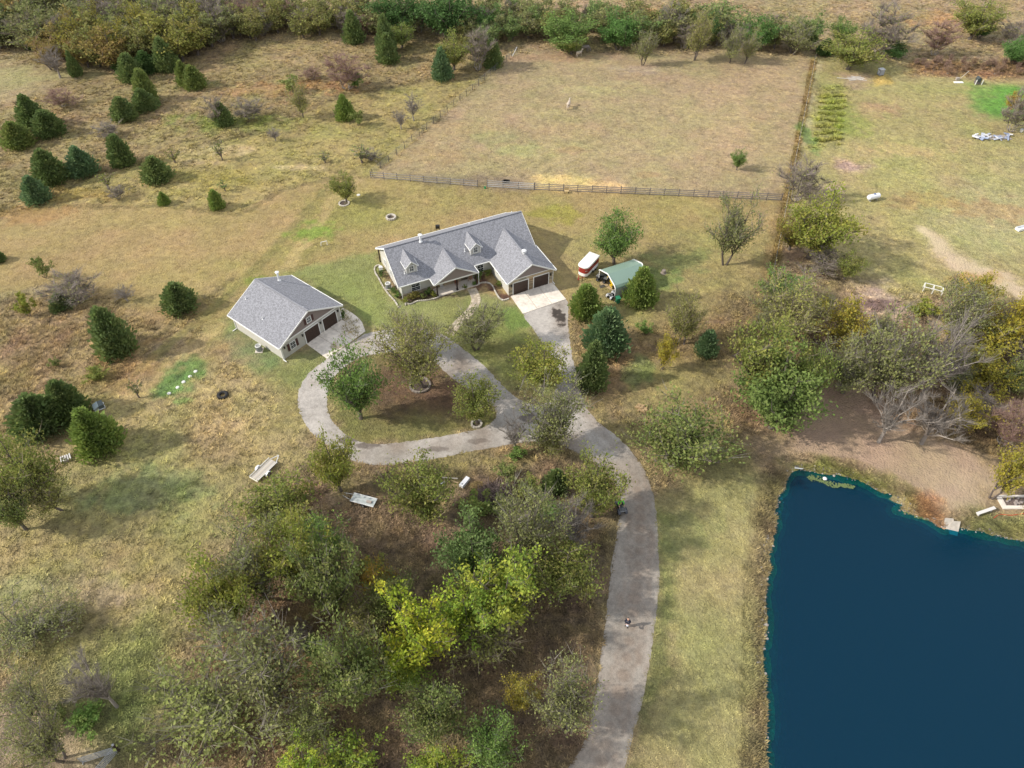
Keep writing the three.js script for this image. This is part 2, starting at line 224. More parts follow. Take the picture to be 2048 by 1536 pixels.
// patches: x, z, half width, half depth (m), colour, strength
const patches = [
  [-43.98, -49.69, 9, 4, [112,142,88], 0.35], [-45.74, -68.12, 3, 4, [100,138,72], 0.8], [-44.14, -69.55, 2, 3, [100,138,72], 0.6], [-50.99, -36.6, 5, 2, [122,142,70], 0.5],
  [-34.02, -102.55, 4, 3, [126,158,60], 0.7], [7.45, -107.77, 5, 3, [150,148,60], 0.6], [21.57, -89.78, 5, 4, [112,140,70], 0.6], [26.27, -94.93, 7, 4, [118,134,76], 0.5],
  [1.18, -80.38, 3, 3, [104,138,60], 0.5], [17.55, -69.55, 4, 3, [112,128,74], 0.6], [69.39, -144.65, 4, 9, [132,148,62], 0.4], [59.18, -136.13, 1.5, 7, [112,138,76], 0.7],
  [-37.68, -89.16, 3, 2, [130,150,60], 0.6], [-61.27, -142.46, 12, 3, [122,140,62], 0.5], [-69.21, -158.81, 6, 2, [128,142,72], 0.4], [-53.51, -140.31, 14, 4, [140,148,72], 0.5],
  [-83.56, -107.77, 8, 3, [172,128,80], 0.4], [-80.18, -114.12, 9, 3, [164,134,74], 0.5], [-55.63, -119.18, 10, 5, [158,142,72], 0.4], [-50.91, -156.33, 14, 5, [170,124,86], 0.45], [-42.59, -158.81, 9, 4, [168,122,84], 0.5],
  [-57.8, -130.16, 7, 2.4, [206,182,140], 0.6], [-60.27, -125.43, 6, 1.6, [206,182,140], 0.5], [-40.88, -123.61, 5, 1.2, [206,184,146], 0.6], [-62.44, -117.46, 8, 1.6, [190,168,128], 0.4],
  [-12.54, -138.2, 10, 5, [176,148,110], 0.35], [-13.88, -128.24, 9, 4, [178,148,108], 0.35], [12.74, -138.2, 9, 4, [176,150,112], 0.3], [1.56, -130.16, 8, 3, [168,164,112], 0.7], [-2.39, -135.11, 6, 2.5, [160,158,108], 0.5],
  [25.65, -120.92, 2.5, 1.2, [172,136,106], 0.4], [17.12, -156.33, 9, 2, [190,178,128], 0.5], [29.34, -166.6, 8, 2.5, [176,160,134], 0.6], [7.78, -173.5, 10, 3, [172,142,110], 0.6], [24.09, -160.07, 6, 1.5, [188,176,128], 0.5],
  [76.41, -146.89, 5, 4, [184,150,116], 0.5], [78.43, -130.16, 9, 2.5, [196,170,122], 0.6], [69.99, -128.24, 6, 2, [192,166,124], 0.4], [84.44, -109.31, 8, 4, [182,150,108], 0.5], [73.45, -112.49, 9, 3, [170,142,96], 0.6], [65.3, -104.75, 4, 5, [176,164,108], 0.5],
  [55.41, -83.78, 3, 1.5, [120,98,92], 0.8], [6.9, -79.83, 1.5, 2.4, [100,86,76], 0.0], [11.29, -130.16, 4, 2, [174,138,106], 0.4], [-21.15, -196.78, 12, 6, [190,150,100], 0.5], [43.59, -198.49, 14, 5, [186,140,94], 0.6], [36.27, -201.97, 12, 5, [184,146,100], 0.5], [-61.36, -203.74, 12, 5, [196,170,128], 0.5], [110.37, -196.78, 14, 7, [178,136,94], 0.5], [76.84, -196.78, 16, 6, [160,140,104], 0.5],
  [-42.93, -34.92, 6, 3, [156,132,94], 0.2], [-38.08, -40.75, 5, 4, [152,130,86], 0.25], [-48.99, -43.26, 6, 4, [154,130,88], 0.25], [-35.86, -54.51, 5, 4, [152,132,88], 0.2], [-47.29, -36.6, 8, 2.5, [176,156,128], 0.5], [-50.5, -33.28, 6, 4, [160,150,110], 0.4],
  [-12.68, -56.07, 5, 1, [134,128,76], 0.5], [-53.22, -70.03, 6, 5, [164,128,84], 0.4], [-68.1, -74, 7, 5, [130,104,80], 0.4], [-46.64, -82.63, 6, 3, [160,136,86], 0.4], [-50.53, -87.93, 5, 2, [184,158,114], 0.4], [-38.23, -124.52, 5, 2, [190,164,120], 0.3],
  [23.62, -42, 8, 6, [168,158,108], 0.4], [19.83, -30.65, 5, 6, [150,146,98], 0.5], [20.18, -44.56, 4, 3, [120,128,78], 0.5], [2.44, -68.12, 3, 5, [150,140,84], 0.4], [-0.99, -74, 4, 3, [120,112,70], 0.5],
  [72.36, -89.78, 5, 2, [190,140,78], 0.5], [62.27, -87.93, 5, 3, [172,164,104], 0.5], [-1.49, -56.07, 6, 1, [140,118,84], 0.5], [-25.06, -49.69, 3, 3, [188,160,130], 0.4],
];
const gcol = new Float32Array(GN * GN * 3), ggrain = new Float32Array(GN * GN);
{
  const S = 512, sx = (X1 - X0) / S, sz = (Z1 - Z0) / S, sd = new Float32Array((S + 1) * (S + 1));
  for (const [P, col, soft, strength, grain] of zones) {
    let a = 1e9, b = -1e9, c = 1e9, d = -1e9; for (const [x, z] of P) { a = Math.min(a, x); b = Math.max(b, x); c = Math.min(c, z); d = Math.max(d, z); }
    const pad = soft + 4, i0 = Math.max(0, Math.floor((a - pad - X0) / sx)), i1 = Math.min(S, Math.ceil((b + pad - X0) / sx)), j0 = Math.max(0, Math.floor((c - pad - Z0) / sz)), j1 = Math.min(S, Math.ceil((d + pad - Z0) / sz));
    for (let j = j0; j <= j1; j++) for (let i = i0; i <= i1; i++) sd[j * (S + 1) + i] = sdPoly(P, X0 + i * sx, Z0 + j * sz);
    const k = GN / S, amp = Math.min(3.5, 0.4 + soft * 0.9), fr = 1 / (1.2 + soft * 0.9);
    for (let j = j0 * k; j < Math.min(GN, j1 * k); j++) for (let i = i0 * k; i < Math.min(GN, i1 * k); i++) {
      const u = i / k, v = j / k, iu = Math.floor(u), iv = Math.floor(v), fu = u - iu, fv = v - iv, q = iv * (S + 1) + iu;
      const s = lerp(lerp(sd[q], sd[q + 1], fu), lerp(sd[q + S + 1], sd[q + S + 2], fu), fv);
      if (s > soft + amp) continue;
      const x = X0 + (i + .5) / GN * (X1 - X0), z = Z0 + (j + .5) / GN * (Z1 - Z0);
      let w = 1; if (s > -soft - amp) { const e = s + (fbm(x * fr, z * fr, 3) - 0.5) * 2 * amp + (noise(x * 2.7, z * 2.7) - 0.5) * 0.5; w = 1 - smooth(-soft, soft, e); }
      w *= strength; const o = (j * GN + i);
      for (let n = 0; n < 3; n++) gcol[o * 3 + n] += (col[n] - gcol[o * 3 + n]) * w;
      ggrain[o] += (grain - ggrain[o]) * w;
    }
  }
  for (const [px, pz, rx, rz, col, st] of patches) {
    const i0 = Math.max(0, Math.floor((px - rx * 2 - X0) / (X1 - X0) * GN)), i1 = Math.min(GN, Math.ceil((px + rx * 2 - X0) / (X1 - X0) * GN)), j0 = Math.max(0, Math.floor((pz - rz * 2 - Z0) / (Z1 - Z0) * GN)), j1 = Math.min(GN, Math.ceil((pz + rz * 2 - Z0) / (Z1 - Z0) * GN));
    for (let j = j0; j < j1; j++) for (let i = i0; i < i1; i++) {
      const x = X0 + (i + .5) / GN * (X1 - X0), z = Z0 + (j + .5) / GN * (Z1 - Z0), r = Math.hypot((x - px) / rx, (z - pz) / rz) + (fbm(x * 0.5 + 31, z * 0.5, 3) - 0.5) * 1.6;
      const w = st * (1 - smooth(0.45, 1.15, r)); if (w <= 0) continue; const o = (j * GN + i) * 3;
      for (let n = 0; n < 3; n++) gcol[o + n] += (col[n] - gcol[o + n]) * w;
    }
  }
}
const ALB = 0.78; // share of light a full-bright patch gives back
const ground8 = new Uint8Array(GN * GN * 4);
{
  const r = rng(5), lut = new Uint8Array(1024); for (let i = 0; i < 1024; i++) lut[i] = Math.round(toS(Math.min(1, toLin(i / 4) * ALB)));
  for (let j = 0; j < GN; j++) for (let i = 0; i < GN; i++) {
    const x = X0 + (i + .5) / GN * (X1 - X0), z = Z0 + (j + .5) / GN * (Z1 - Z0), o = j * GN + i, gr = ggrain[o];
    const big = fbm(x * 0.07 + 3, z * 0.07, 2) - 0.5, mid = fbm(x * 0.33 + 9, z * 0.33, 2) - 0.5, sm = noise(x * 1.6, z * 1.6) - 0.5, fi = noise(x * 3.7 + 50, z * 3.7) - 0.5, dot = r() - 0.5;
    const grn = fbm(x * 0.16 + 60, z * 0.16 + 4, 3) - 0.5, red = noise(x * 0.45 + 90, z * 0.45) - 0.5;
    const tn = noise(x * 1.1 + 7, z * 1.1), k = Math.max(0.35, 1 + gr * (0.12 * mid + 0.13 * sm + 0.20 * fi + 0.20 * dot) + 0.08 * big + (tn > 0.76 ? -0.09 * gr : tn < 0.2 ? 0.08 * gr : 0)) * 4;
    const q = o * 3, w = o * 4;
    ground8[w] = lut[Math.min(1023, gcol[q] * k * (1 - 0.07 * grn + 0.04 * red * gr) | 0)]; ground8[w + 1] = lut[Math.min(1023, gcol[q + 1] * k * (1 + 0.03 * grn) | 0)]; ground8[w + 2] = lut[Math.min(1023, gcol[q + 2] * k * (1 - 0.12 * grn - 0.08 * sm * gr + 0.04 * red * gr) | 0)]; ground8[w + 3] = 255;
  }
}
const colAt = (x, z) => { const i = clamp(Math.floor((x - X0) / (X1 - X0) * GN), 0, GN - 1), j = clamp(Math.floor((z - Z0) / (Z1 - Z0) * GN), 0, GN - 1), o = (j * GN + i) * 4; return [toLin(ground8[o]), toLin(ground8[o + 1]), toLin(ground8[o + 2])]; };
const grainAt = (x, z) => ggrain[clamp(Math.floor((z - Z0) / (Z1 - Z0) * GN), 0, GN - 1) * GN + clamp(Math.floor((x - X0) / (X1 - X0) * GN), 0, GN - 1)];
const groundTex = new THREE.DataTexture(ground8, GN, GN); groundTex.colorSpace = THREE.SRGBColorSpace;
groundTex.wrapS = groundTex.wrapT = THREE.MirroredRepeatWrapping; groundTex.magFilter = THREE.LinearFilter; groundTex.minFilter = THREE.LinearFilter; groundTex.needsUpdate = true;
const grassBump = (() => { // tiling relief of tufts
  const n = 512, r = rng(31), h = new Float32Array(n * n);
  for (let k = 0; k < 5200; k++) { const cx = r() * n, cy = r() * n, rad = 3 + r() * 7, a = 0.3 + 0.7 * r(); for (let y = -rad; y <= rad; y++) for (let x = -rad; x <= rad; x++) { const q = 1 - (x * x + y * y) / (rad * rad); if (q > 0) { const o = ((Math.floor(cy + y) + n) % n) * n + (Math.floor(cx + x) + n) % n; h[o] = Math.max(h[o], a * Math.sqrt(q)); } } }
  const t = dataTex(n, n, (i, j) => { const v = 255 * clamp(h[j * n + i] * 0.9 + 0.1 * r()); return [v, v, v]; }, false); return t;
})();
const groundBump = grassBump.clone(); groundBump.repeat.set(300 / 9, 210 / 9); groundBump.needsUpdate = true;
{
  const lines = (spans) => { const out = []; for (const [a, b, s] of spans) { const n = Math.round((b - a) / s); for (let i = 0; i < n; i++) out.push(a + (b - a) * i / n); } out.push(spans[spans.length - 1][1]); return out; };
  const xs = lines([[-1500, -200, 130], [-200, 16, 6], [16, 76, 0.4], [76, 200, 6], [200, 1500, 130]]), zs = lines([[-1800, -240, 130], [-240, -62, 6], [-62, -10, 0.4], [-10, 60, 6], [60, 600, 90]]);
  const p = [], uv = [], ix = [], nx = xs.length;
  for (const z of zs) for (const x of xs) { p.push(x, groundY(x, z), z); uv.push((x - X0) / (X1 - X0), (z - Z0) / (Z1 - Z0)); }
  for (let j = 0; j < zs.length - 1; j++) for (let i = 0; i < nx - 1; i++) { const a = j * nx + i; ix.push(a, a + nx, a + 1, a + 1, a + nx, a + nx + 1); }
  const g = new THREE.BufferGeometry(); g.setAttribute('position', new THREE.Float32BufferAttribute(p, 3)); g.setAttribute('uv', new THREE.Float32BufferAttribute(uv, 2)); g.setIndex(ix); g.computeVertexNormals();
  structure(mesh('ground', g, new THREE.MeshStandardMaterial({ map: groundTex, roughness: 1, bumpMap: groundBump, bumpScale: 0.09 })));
}
// ---------- pond: dyed water in sheets of growing depth over the sloping bed ----------
{
  const inner = [[-60, 1.2]];
  const sheet = (y) => { const s = new THREE.Shape(pondShore.map(p => new THREE.Vector2(p[0], -p[1]))); const c = V(60, 0, -25);
    const g = new THREE.ShapeGeometry(new THREE.Shape(pondShore.map(p => { const dx = p[0] - c.x, dz = p[1] - c.z, l = Math.hypot(dx, dz); return new THREE.Vector2(p[0] + dx / l * 1.6, -(p[1] + dz / l * 1.6)); }))); g.rotateX(-Math.PI / 2); return g.translate(0, y, 0); };
  const ripple = (() => { const n = 512, t = dataTex(n, n, (i, j) => { const w = (k, a) => noise((i / n * k) % k, (j / n * k)); let v = 0; for (const [k, a] of [[32, .5], [64, .3], [128, .2]]) { const x = i / n * k, y = j / n * k; const e = smooth(0.9, 1, i / n), f = smooth(0.9, 1, j / n); v += a * lerp(lerp(noise(x, y), noise(x - k, y), e), lerp(noise(x, y - k), noise(x - k, y - k), e), f); } return [255 * v, 255 * v, 255 * v]; }, false); t.repeat.set(0.09, 0.09); return t; })();
  const pond = thing('pond', 'deep blue pond with a teal edge along its shallow bank', 'pond'); pond.userData.kind = 'structure'; delete pond.userData.category; delete pond.userData.label;
  const top = new THREE.MeshPhysicalMaterial({ color: C(0.04, 0.42, 0.56), roughness: 0.07, transmission: 0.965, thickness: 0, ior: 1.33, specularIntensity: 0.5, bumpMap: ripple, bumpScale: 0.05 });
  const body = new THREE.MeshPhysicalMaterial({ color: C(0.06, 0.48, 0.68), roughness: 0.1, transmission: 0.92, thickness: 0, ior: 1.0, specularIntensity: 0 });
  mesh('water_surface', sheet(-0.44), top, pond);
  for (const y of [-0.62, -0.76, -0.91, -1.07, -1.26, -1.5]) mesh('water_body', sheet(y), body, pond);
}
// ---------- gravel drive ----------
const jag = (P, step, amp, seed) => { const out = []; for (let i = 0; i < P.length; i++) { const a = P[i], b = P[(i + 1) % P.length], L = Math.hypot(b[0] - a[0], b[1] - a[1]) || 1e-6, n = Math.max(1, Math.round(L / step)); for (let k = 0; k < n; k++) { const t = k / n, x = lerp(a[0], b[0], t), z = lerp(a[1], b[1], t), nx = -(b[1] - a[1]) / L, nz = (b[0] - a[0]) / L, o = (fbm(x * 2.2 + seed, z * 2.2, 3) - 0.5) * 2 * amp; out.push([x + nx * o, z + nz * o]); } } return out; };
const smoothLoop = (P, n = 4, open = false) => { const q = new THREE.CatmullRomCurve3(P.map(p => V(p[0], 0, p[1])), !open, 'centripetal').getPoints(P.length * n).map(p => [p.x, p.z]); if (!open) q.pop(); return q; };
function sheetXZ(outer, holes, y) {
  const s = new THREE.Shape(outer.map(p => new THREE.Vector2(p[0], -p[1]))); for (const h of holes) s.holes.push(new THREE.Path(h.map(p => new THREE.Vector2(p[0], -p[1]))));
  const g = new THREE.ShapeGeometry(s); g.rotateX(-Math.PI / 2).translate(0, y, 0); const p = g.attributes.position, uv = g.attributes.uv; for (let i = 0; i < p.count; i++) uv.setXY(i, p.getX(i), p.getZ(i)); return g;
}
const driveEdge = smoothLoop([[4.23, -18.03], [6.46, -21.75], [7.62, -24.85], [8.69, -29.14], [9.64, -33.82], [10.75, -39.54], [12.08, -45.22], [12.72, -48.63], [12.2, -51.14], [10.71, -53.37], [8.7, -55.13], [5.38, -57.02], [2.26, -57.34], [-1.5, -56.62], [-5.21, -55.83], [-10.68, -54.43], [-15.5, -53.75], [-18.92, -54.13], [-21.27, -55.44], [-24.15, -57.67], [-26.4, -60.13], [-27.81, -62.7], [-28.44, -65.18], [-28.39, -67.56], [-27.61, -69.84], [-26.05, -71.89], [-24.8, -73.59], [-23.08, -75.23], [-21.24, -77.33], [-19.02, -78.08], [-16.32, -78.62], [-12.65, -78.3], [-9.81, -77.12], [-7.01, -74.31], [-3.73, -70.71], [-1.08, -66.91], [1.39, -64.28], [3.68, -63.57], [5.29, -64.46], [5.93, -67.19], [5.72, -70.22], [4.55, -74.82], [2.92, -78.73], [1.71, -81.72], [4.81, -83.54], [8.13, -85.18], [8.25, -80.38], [8.32, -75.03], [8.68, -70.22], [9.13, -66.64], [9.71, -63.4], [10.95, -60.81], [12.92, -58.64], [14.77, -55.91], [16.12, -52.84], [16.61, -49.69], [16.61, -46.23], [16.25, -42], [15.75, -38.05], [14.8, -33.82], [13.69, -29.64], [11.92, -24.39], [10.18, -20.06], [9.26, -17.64]]);
const island = smoothLoop([[-20.99, -72.59], [-18.22, -73.39], [-14.09, -73.59], [-11, -71.79], [-8.68, -69.07], [-5.55, -66.09], [-2.89, -63.75], [-1.95, -61.83], [-3.45, -59.88], [-6.22, -58.89], [-10.77, -57.91], [-15.28, -57.1], [-18.04, -57.1], [-20.45, -58.15], [-22.52, -59.97], [-23.77, -62], [-24.39, -64.01], [-24.52, -67.84], [-22.95, -70.81]]);
const drivePoly = driveEdge, islandPoly = island;
// gravel tones: clean pale stone on the loop, soil worked into the long drive, mud where wheels turn
const driveLine = smoothLoop([[14.53, -53.75], [14.84, -49.69], [14.59, -45.22], [13.81, -40.14], [12.78, -35.47], [11.46, -30.14], [9.61, -24.39], [7.67, -19.65], [6.38, -17.25]], 6, true);
const gravel = (() => {
  const W = 1024, H = 1536, x0 = -28, x1 = 20, z0 = -92, z1 = -12, r = rng(9), d = new Uint8Array(W * H * 4);
  const spots = [[6.96, -81.05, 1.3, 2.2, .62], [-20.4, -57.83, 1.6, 1.0, .42], [-18.07, -56.86, 2.2, .5, .4], [-9.7, -56.23, 2.2, .5, .3], [-4.33, -57.5, 1.5, .45, .25], [2.46, -61.32, 1.5, 1.0, .4], [6.47, -67.19, 1.5, 3, .15], [-8.53, -70.03, 3, 2, .12]];
  for (let j = 0; j < H; j++) for (let i = 0; i < W; i++) {
    const x = lerp(x0, x1, i / W), z = lerp(z0, z1, j / H); let soil = 0;
    if (z > -62 && x > 2) { let m = 1e9; for (let k = 0; k < driveLine.length; k += 2) { const e = (x - driveLine[k][0]) ** 2 + (z - driveLine[k][1]) ** 2; if (e < m) m = e; } m = Math.sqrt(m); const rut = Math.exp(-(((m - .85 + (fbm(x * .3, z * .3, 2) - .5) * .5) / .28) ** 2)); m += (fbm(x * .9, z * .5, 3) - .5) * 2.4; soil = (1 - .55 * rut) * (1 - smooth(.6, 2.1, m)) * .75 * smooth(-60, -48, z + (fbm(x * .4, z * .4, 2) - .5) * 8) * clamp(.35 + 1.3 * fbm(x * .35 + 8, z * .22, 3)); }
    soil = Math.max(soil, .55 * clamp((fbm(x * .28 + 40, z * .28, 3) - .5) * 3));
    let mud = 0; for (const [sx, sz, rx, rz, a] of spots) { const q = Math.hypot((x - sx) / rx, (z - sz) / rz); if (q < 2.2) mud = Math.max(mud, 1.35 * a * (1 - smooth(.55, 1.05, q + (fbm(x * 1.3 + 5, z * 1.3, 4) - .5) * 1.5))); }
    const far_ = smooth(-62, -50, z + (fbm(x * .5, z * .5, 2) - .5) * 10);
    const v = 1 + (noise(x * .6, z * .6) - .5) * .2 + (noise(x * 2.1 + 3, z * 2.1) - .5) * .2 + (noise(x * 5 + 9, z * 5) - .5) * .22 + (r() - .5) * .34, k = v * (1 - mud), o = (j * W + i) * 4;
    d[o] = toS(clamp(toLin(lerp(190 - 26 * far_, 146, soil)) * k * ALB)); d[o + 1] = toS(clamp(toLin(lerp(183 - 27 * far_, 130, soil)) * k * ALB * (1 - .1 * mud))); d[o + 2] = toS(clamp(toLin(lerp(176 - 30 * far_, 116, soil)) * k * ALB * (1 - .15 * mud))); d[o + 3] = 255;
  }
  const t = new THREE.DataTexture(d, W, H); t.colorSpace = THREE.SRGBColorSpace; t.wrapS = t.wrapT = THREE.RepeatWrapping; t.magFilter = THREE.LinearFilter; t.repeat.set(1 / (x1 - x0), 1 / (z1 - z0)); t.offset.set(-x0 / (x1 - x0), -z0 / (z1 - z0)); t.needsUpdate = true; return t;
})();
const gravelBump = grassBump.clone(); gravelBump.repeat.set(1 / 3, 1 / 3); gravelBump.needsUpdate = true;
const gravelMat = new THREE.MeshStandardMaterial({ map: gravel, roughness: 1, bumpMap: gravelBump, bumpScale: 0.02 });
structure(mesh('gravel_driveway', sheetXZ(jag(driveEdge, 0.15, 0.16, 3), [jag(island, 0.15, 0.16, 8)], 0.012), gravelMat));
const isDrive = (x, z) => sdPoly(drivePoly, x, z) < 0 && sdPoly(islandPoly, x, z) > 0;

// ---------- building materials ----------
const shingleTex = (() => { const n = 512, r = rng(14); const rows = 40, rowTone = Array.from({ length: rows * 40 }, () => r());
  return dataTex(n, n, (i, j) => { const row = Math.floor(j / n * rows), off = (row * 7) % 13, tab = Math.floor((i / n * 40 + off / 13 * 3)) % 40, t = rowTone[row * 40 + tab], e = (j / n * rows) % 1 < 0.1 ? 0.9 : 1; const v = (0.74 + 0.22 * t + 0.14 * (r() - 0.5)) * e * 255; return [v, v, v]; }); })();
shingleTex.repeat.set(1 / 5.6, 1 / 5.6);
const shingle = new THREE.MeshStandardMaterial({ map: shingleTex, color: C(0.345, 0.35, 0.385), roughness: 0.95 });
const sidingBump = dataTex(8, 64, (i, j) => { const v = 255 * ((j % 16) / 15); return [v, v, v]; }, false); sidingBump.repeat.set(1, 1 / 0.6);
const siding = new THREE.MeshStandardMaterial({ color: C(0.52, 0.505, 0.46), roughness: 0.8, bumpMap: sidingBump, bumpScale: 0.015 });
const gableBrown = new THREE.MeshStandardMaterial({ color: C(0.25, 0.205, 0.19), roughness: 0.85, bumpMap: sidingBump, bumpScale: 0.01 });
const stoneTex = (() => { const n = 256, r = rng(88), s = []; for (let k = 0; k < 90; k++) s.push([r() * n, r() * n, 0.72 + 0.36 * r(), (r() - 0.5) * 0.12]);
  return dataTex(n, n, (i, j) => { let a = 1e9, b = 1e9, q = null; for (const p of s) { let dx = Math.abs(i - p[0]), dy = Math.abs(j - p[1]) * 1.7; dx = Math.min(dx, n - dx); dy = Math.min(dy, n * 1.7 - dy); const d = dx * dx + dy * dy; if (d < a) { b = a; a = d; q = p; } else if (d < b) b = d; } const e = Math.sqrt(b) - Math.sqrt(a) < 3 ? 1.08 : q[2]; return [255 * clamp(e * 0.86 + q[3]), 255 * clamp(e * 0.83), 255 * clamp(e * 0.77 - q[3])]; }); })();
stoneTex.repeat.set(1 / 2.4, 1 / 2.4);
const stoneWall = new THREE.MeshStandardMaterial({ map: stoneTex, color: C(0.55, 0.5, 0.42), roughness: 0.95 });
const white = mat(0.78, 0.78, 0.76, 0.6), whiteMetal = mat(0.75, 0.76, 0.77, 0.4), glass = mat(0.012, 0.018, 0.024, 0.06), brownWood = mat(0.045, 0.024, 0.017, 0.5), darkWood = mat(0.035, 0.02, 0.017, 0.7), shutterRed = mat(0.07, 0.028, 0.024, 0.7), black = mat(0.015, 0.015, 0.016, 0.5), galv = mat(0.42, 0.43, 0.44, 0.45, { metalness: 0.5 }), grey = mat(0.25, 0.26, 0.27, 0.6);
const concTex = (() => { const n = 512, r = rng(43); return dataTex(n, n, (i, j) => { const x = i / n * 16, y = j / n * 16; const e = smooth(.8, 1, i / n), f = smooth(.8, 1, j / n); const N = (q) => lerp(lerp(noise(x * q, y * q), noise((x - 16) * q, y * q), e), lerp(noise(x * q, (y - 16) * q), noise((x - 16) * q, (y - 16) * q), e), f); const v = 255 * (0.84 + 0.09 * (N(.5) - .5) + 0.1 * (N(2) - .5) + 0.07 * (r() - .5)); return [v, v * 0.985, v * 0.95]; }); })();
concTex.repeat.set(1 / 8, 1 / 8);
const concrete = new THREE.MeshStandardMaterial({ map: concTex, color: C(1, 0.935, 0.885), roughness: 0.95 });

// panelled overhead door, its foot at y 0
function garageDoor(parent, x, z, w, h) {
  const d = mesh('garage_door', bx(w, h, 0.06, x, h / 2, z), brownWood, parent);
  for (let r = 0; r < 4; r++) for (let c = 0; c < 4; c++) mesh('panel', bx(w / 4 - 0.12, h / 4 - 0.12, 0.03, x - w / 2 + (c + 0.5) * w / 4, (r + 0.5) * h / 4, z + 0.042), brownWood, d);
  mesh('door_trim', [bx(0.12, h + 0.12, 0.1, x - w / 2 - 0.06, (h + 0.12) / 2, z), bx(0.12, h + 0.12, 0.1, x + w / 2 + 0.06, (h + 0.12) / 2, z), bx(w, 0.12, 0.1, x, h + 0.06, z)], white, parent);
  return d;
}
// sash window facing +z at (x, y centre, z)
function windowAt(parent, x, y, z, w, h, turn = 0, grid = true) {
  const g = new THREE.Group(); g.name = 'window'; g.position.set(x, y, z); g.rotation.y = turn; parent.add(g);
  const f = 0.09;
  mesh('pane', bx(w - f, h - f, 0.03, 0, 0, 0.01), glass, g);
  mesh('frame', [bx(f, h, 0.08, -w / 2 + f / 2, 0, 0.02), bx(f, h, 0.08, w / 2 - f / 2, 0, 0.02), bx(w - 2 * f, f, 0.08, 0, h / 2 - f / 2, 0.02), bx(w - 2 * f, f, 0.08, 0, -h / 2 + f / 2, 0.02), bx(w - 2 * f, 0.06, 0.05, 0, 0, 0.03)], white, g);
  if (grid) mesh('glazing_bar', [bx(0.02, h - 2 * f, 0.03, 0, 0, 0.035), bx(w - 2 * f, 0.02, 0.028, 0, h * 0.25, 0.036), bx(w - 2 * f, 0.02, 0.028, 0, -h * 0.25, 0.036)], white, g);
  return g;
}
function wallLamp(parent, x, y, z) { const l = mesh('wall_lamp', [bx(0.14, 0.3, 0.16, x, y, z + 0.08), bx(0.2, 0.05, 0.22, x, y + 0.175, z + 0.08)], black, parent); return l; }
function pipeVent(parent, x, y, z, r = 0.07, h = 0.45) { mesh('vent_pipe', [cyl(r, r, h, x, y + h / 2 - 0.1, z), cyl(r * 2.2, r, 0.12, x, y, z)], whiteMetal, parent); }
function roofPlanes(parent, planes, name = 'roof_slope') { for (const p of planes) mesh(name, slab(p.map(q => V(q[0], q[1], q[2])), 0.14), shingle, parent); }

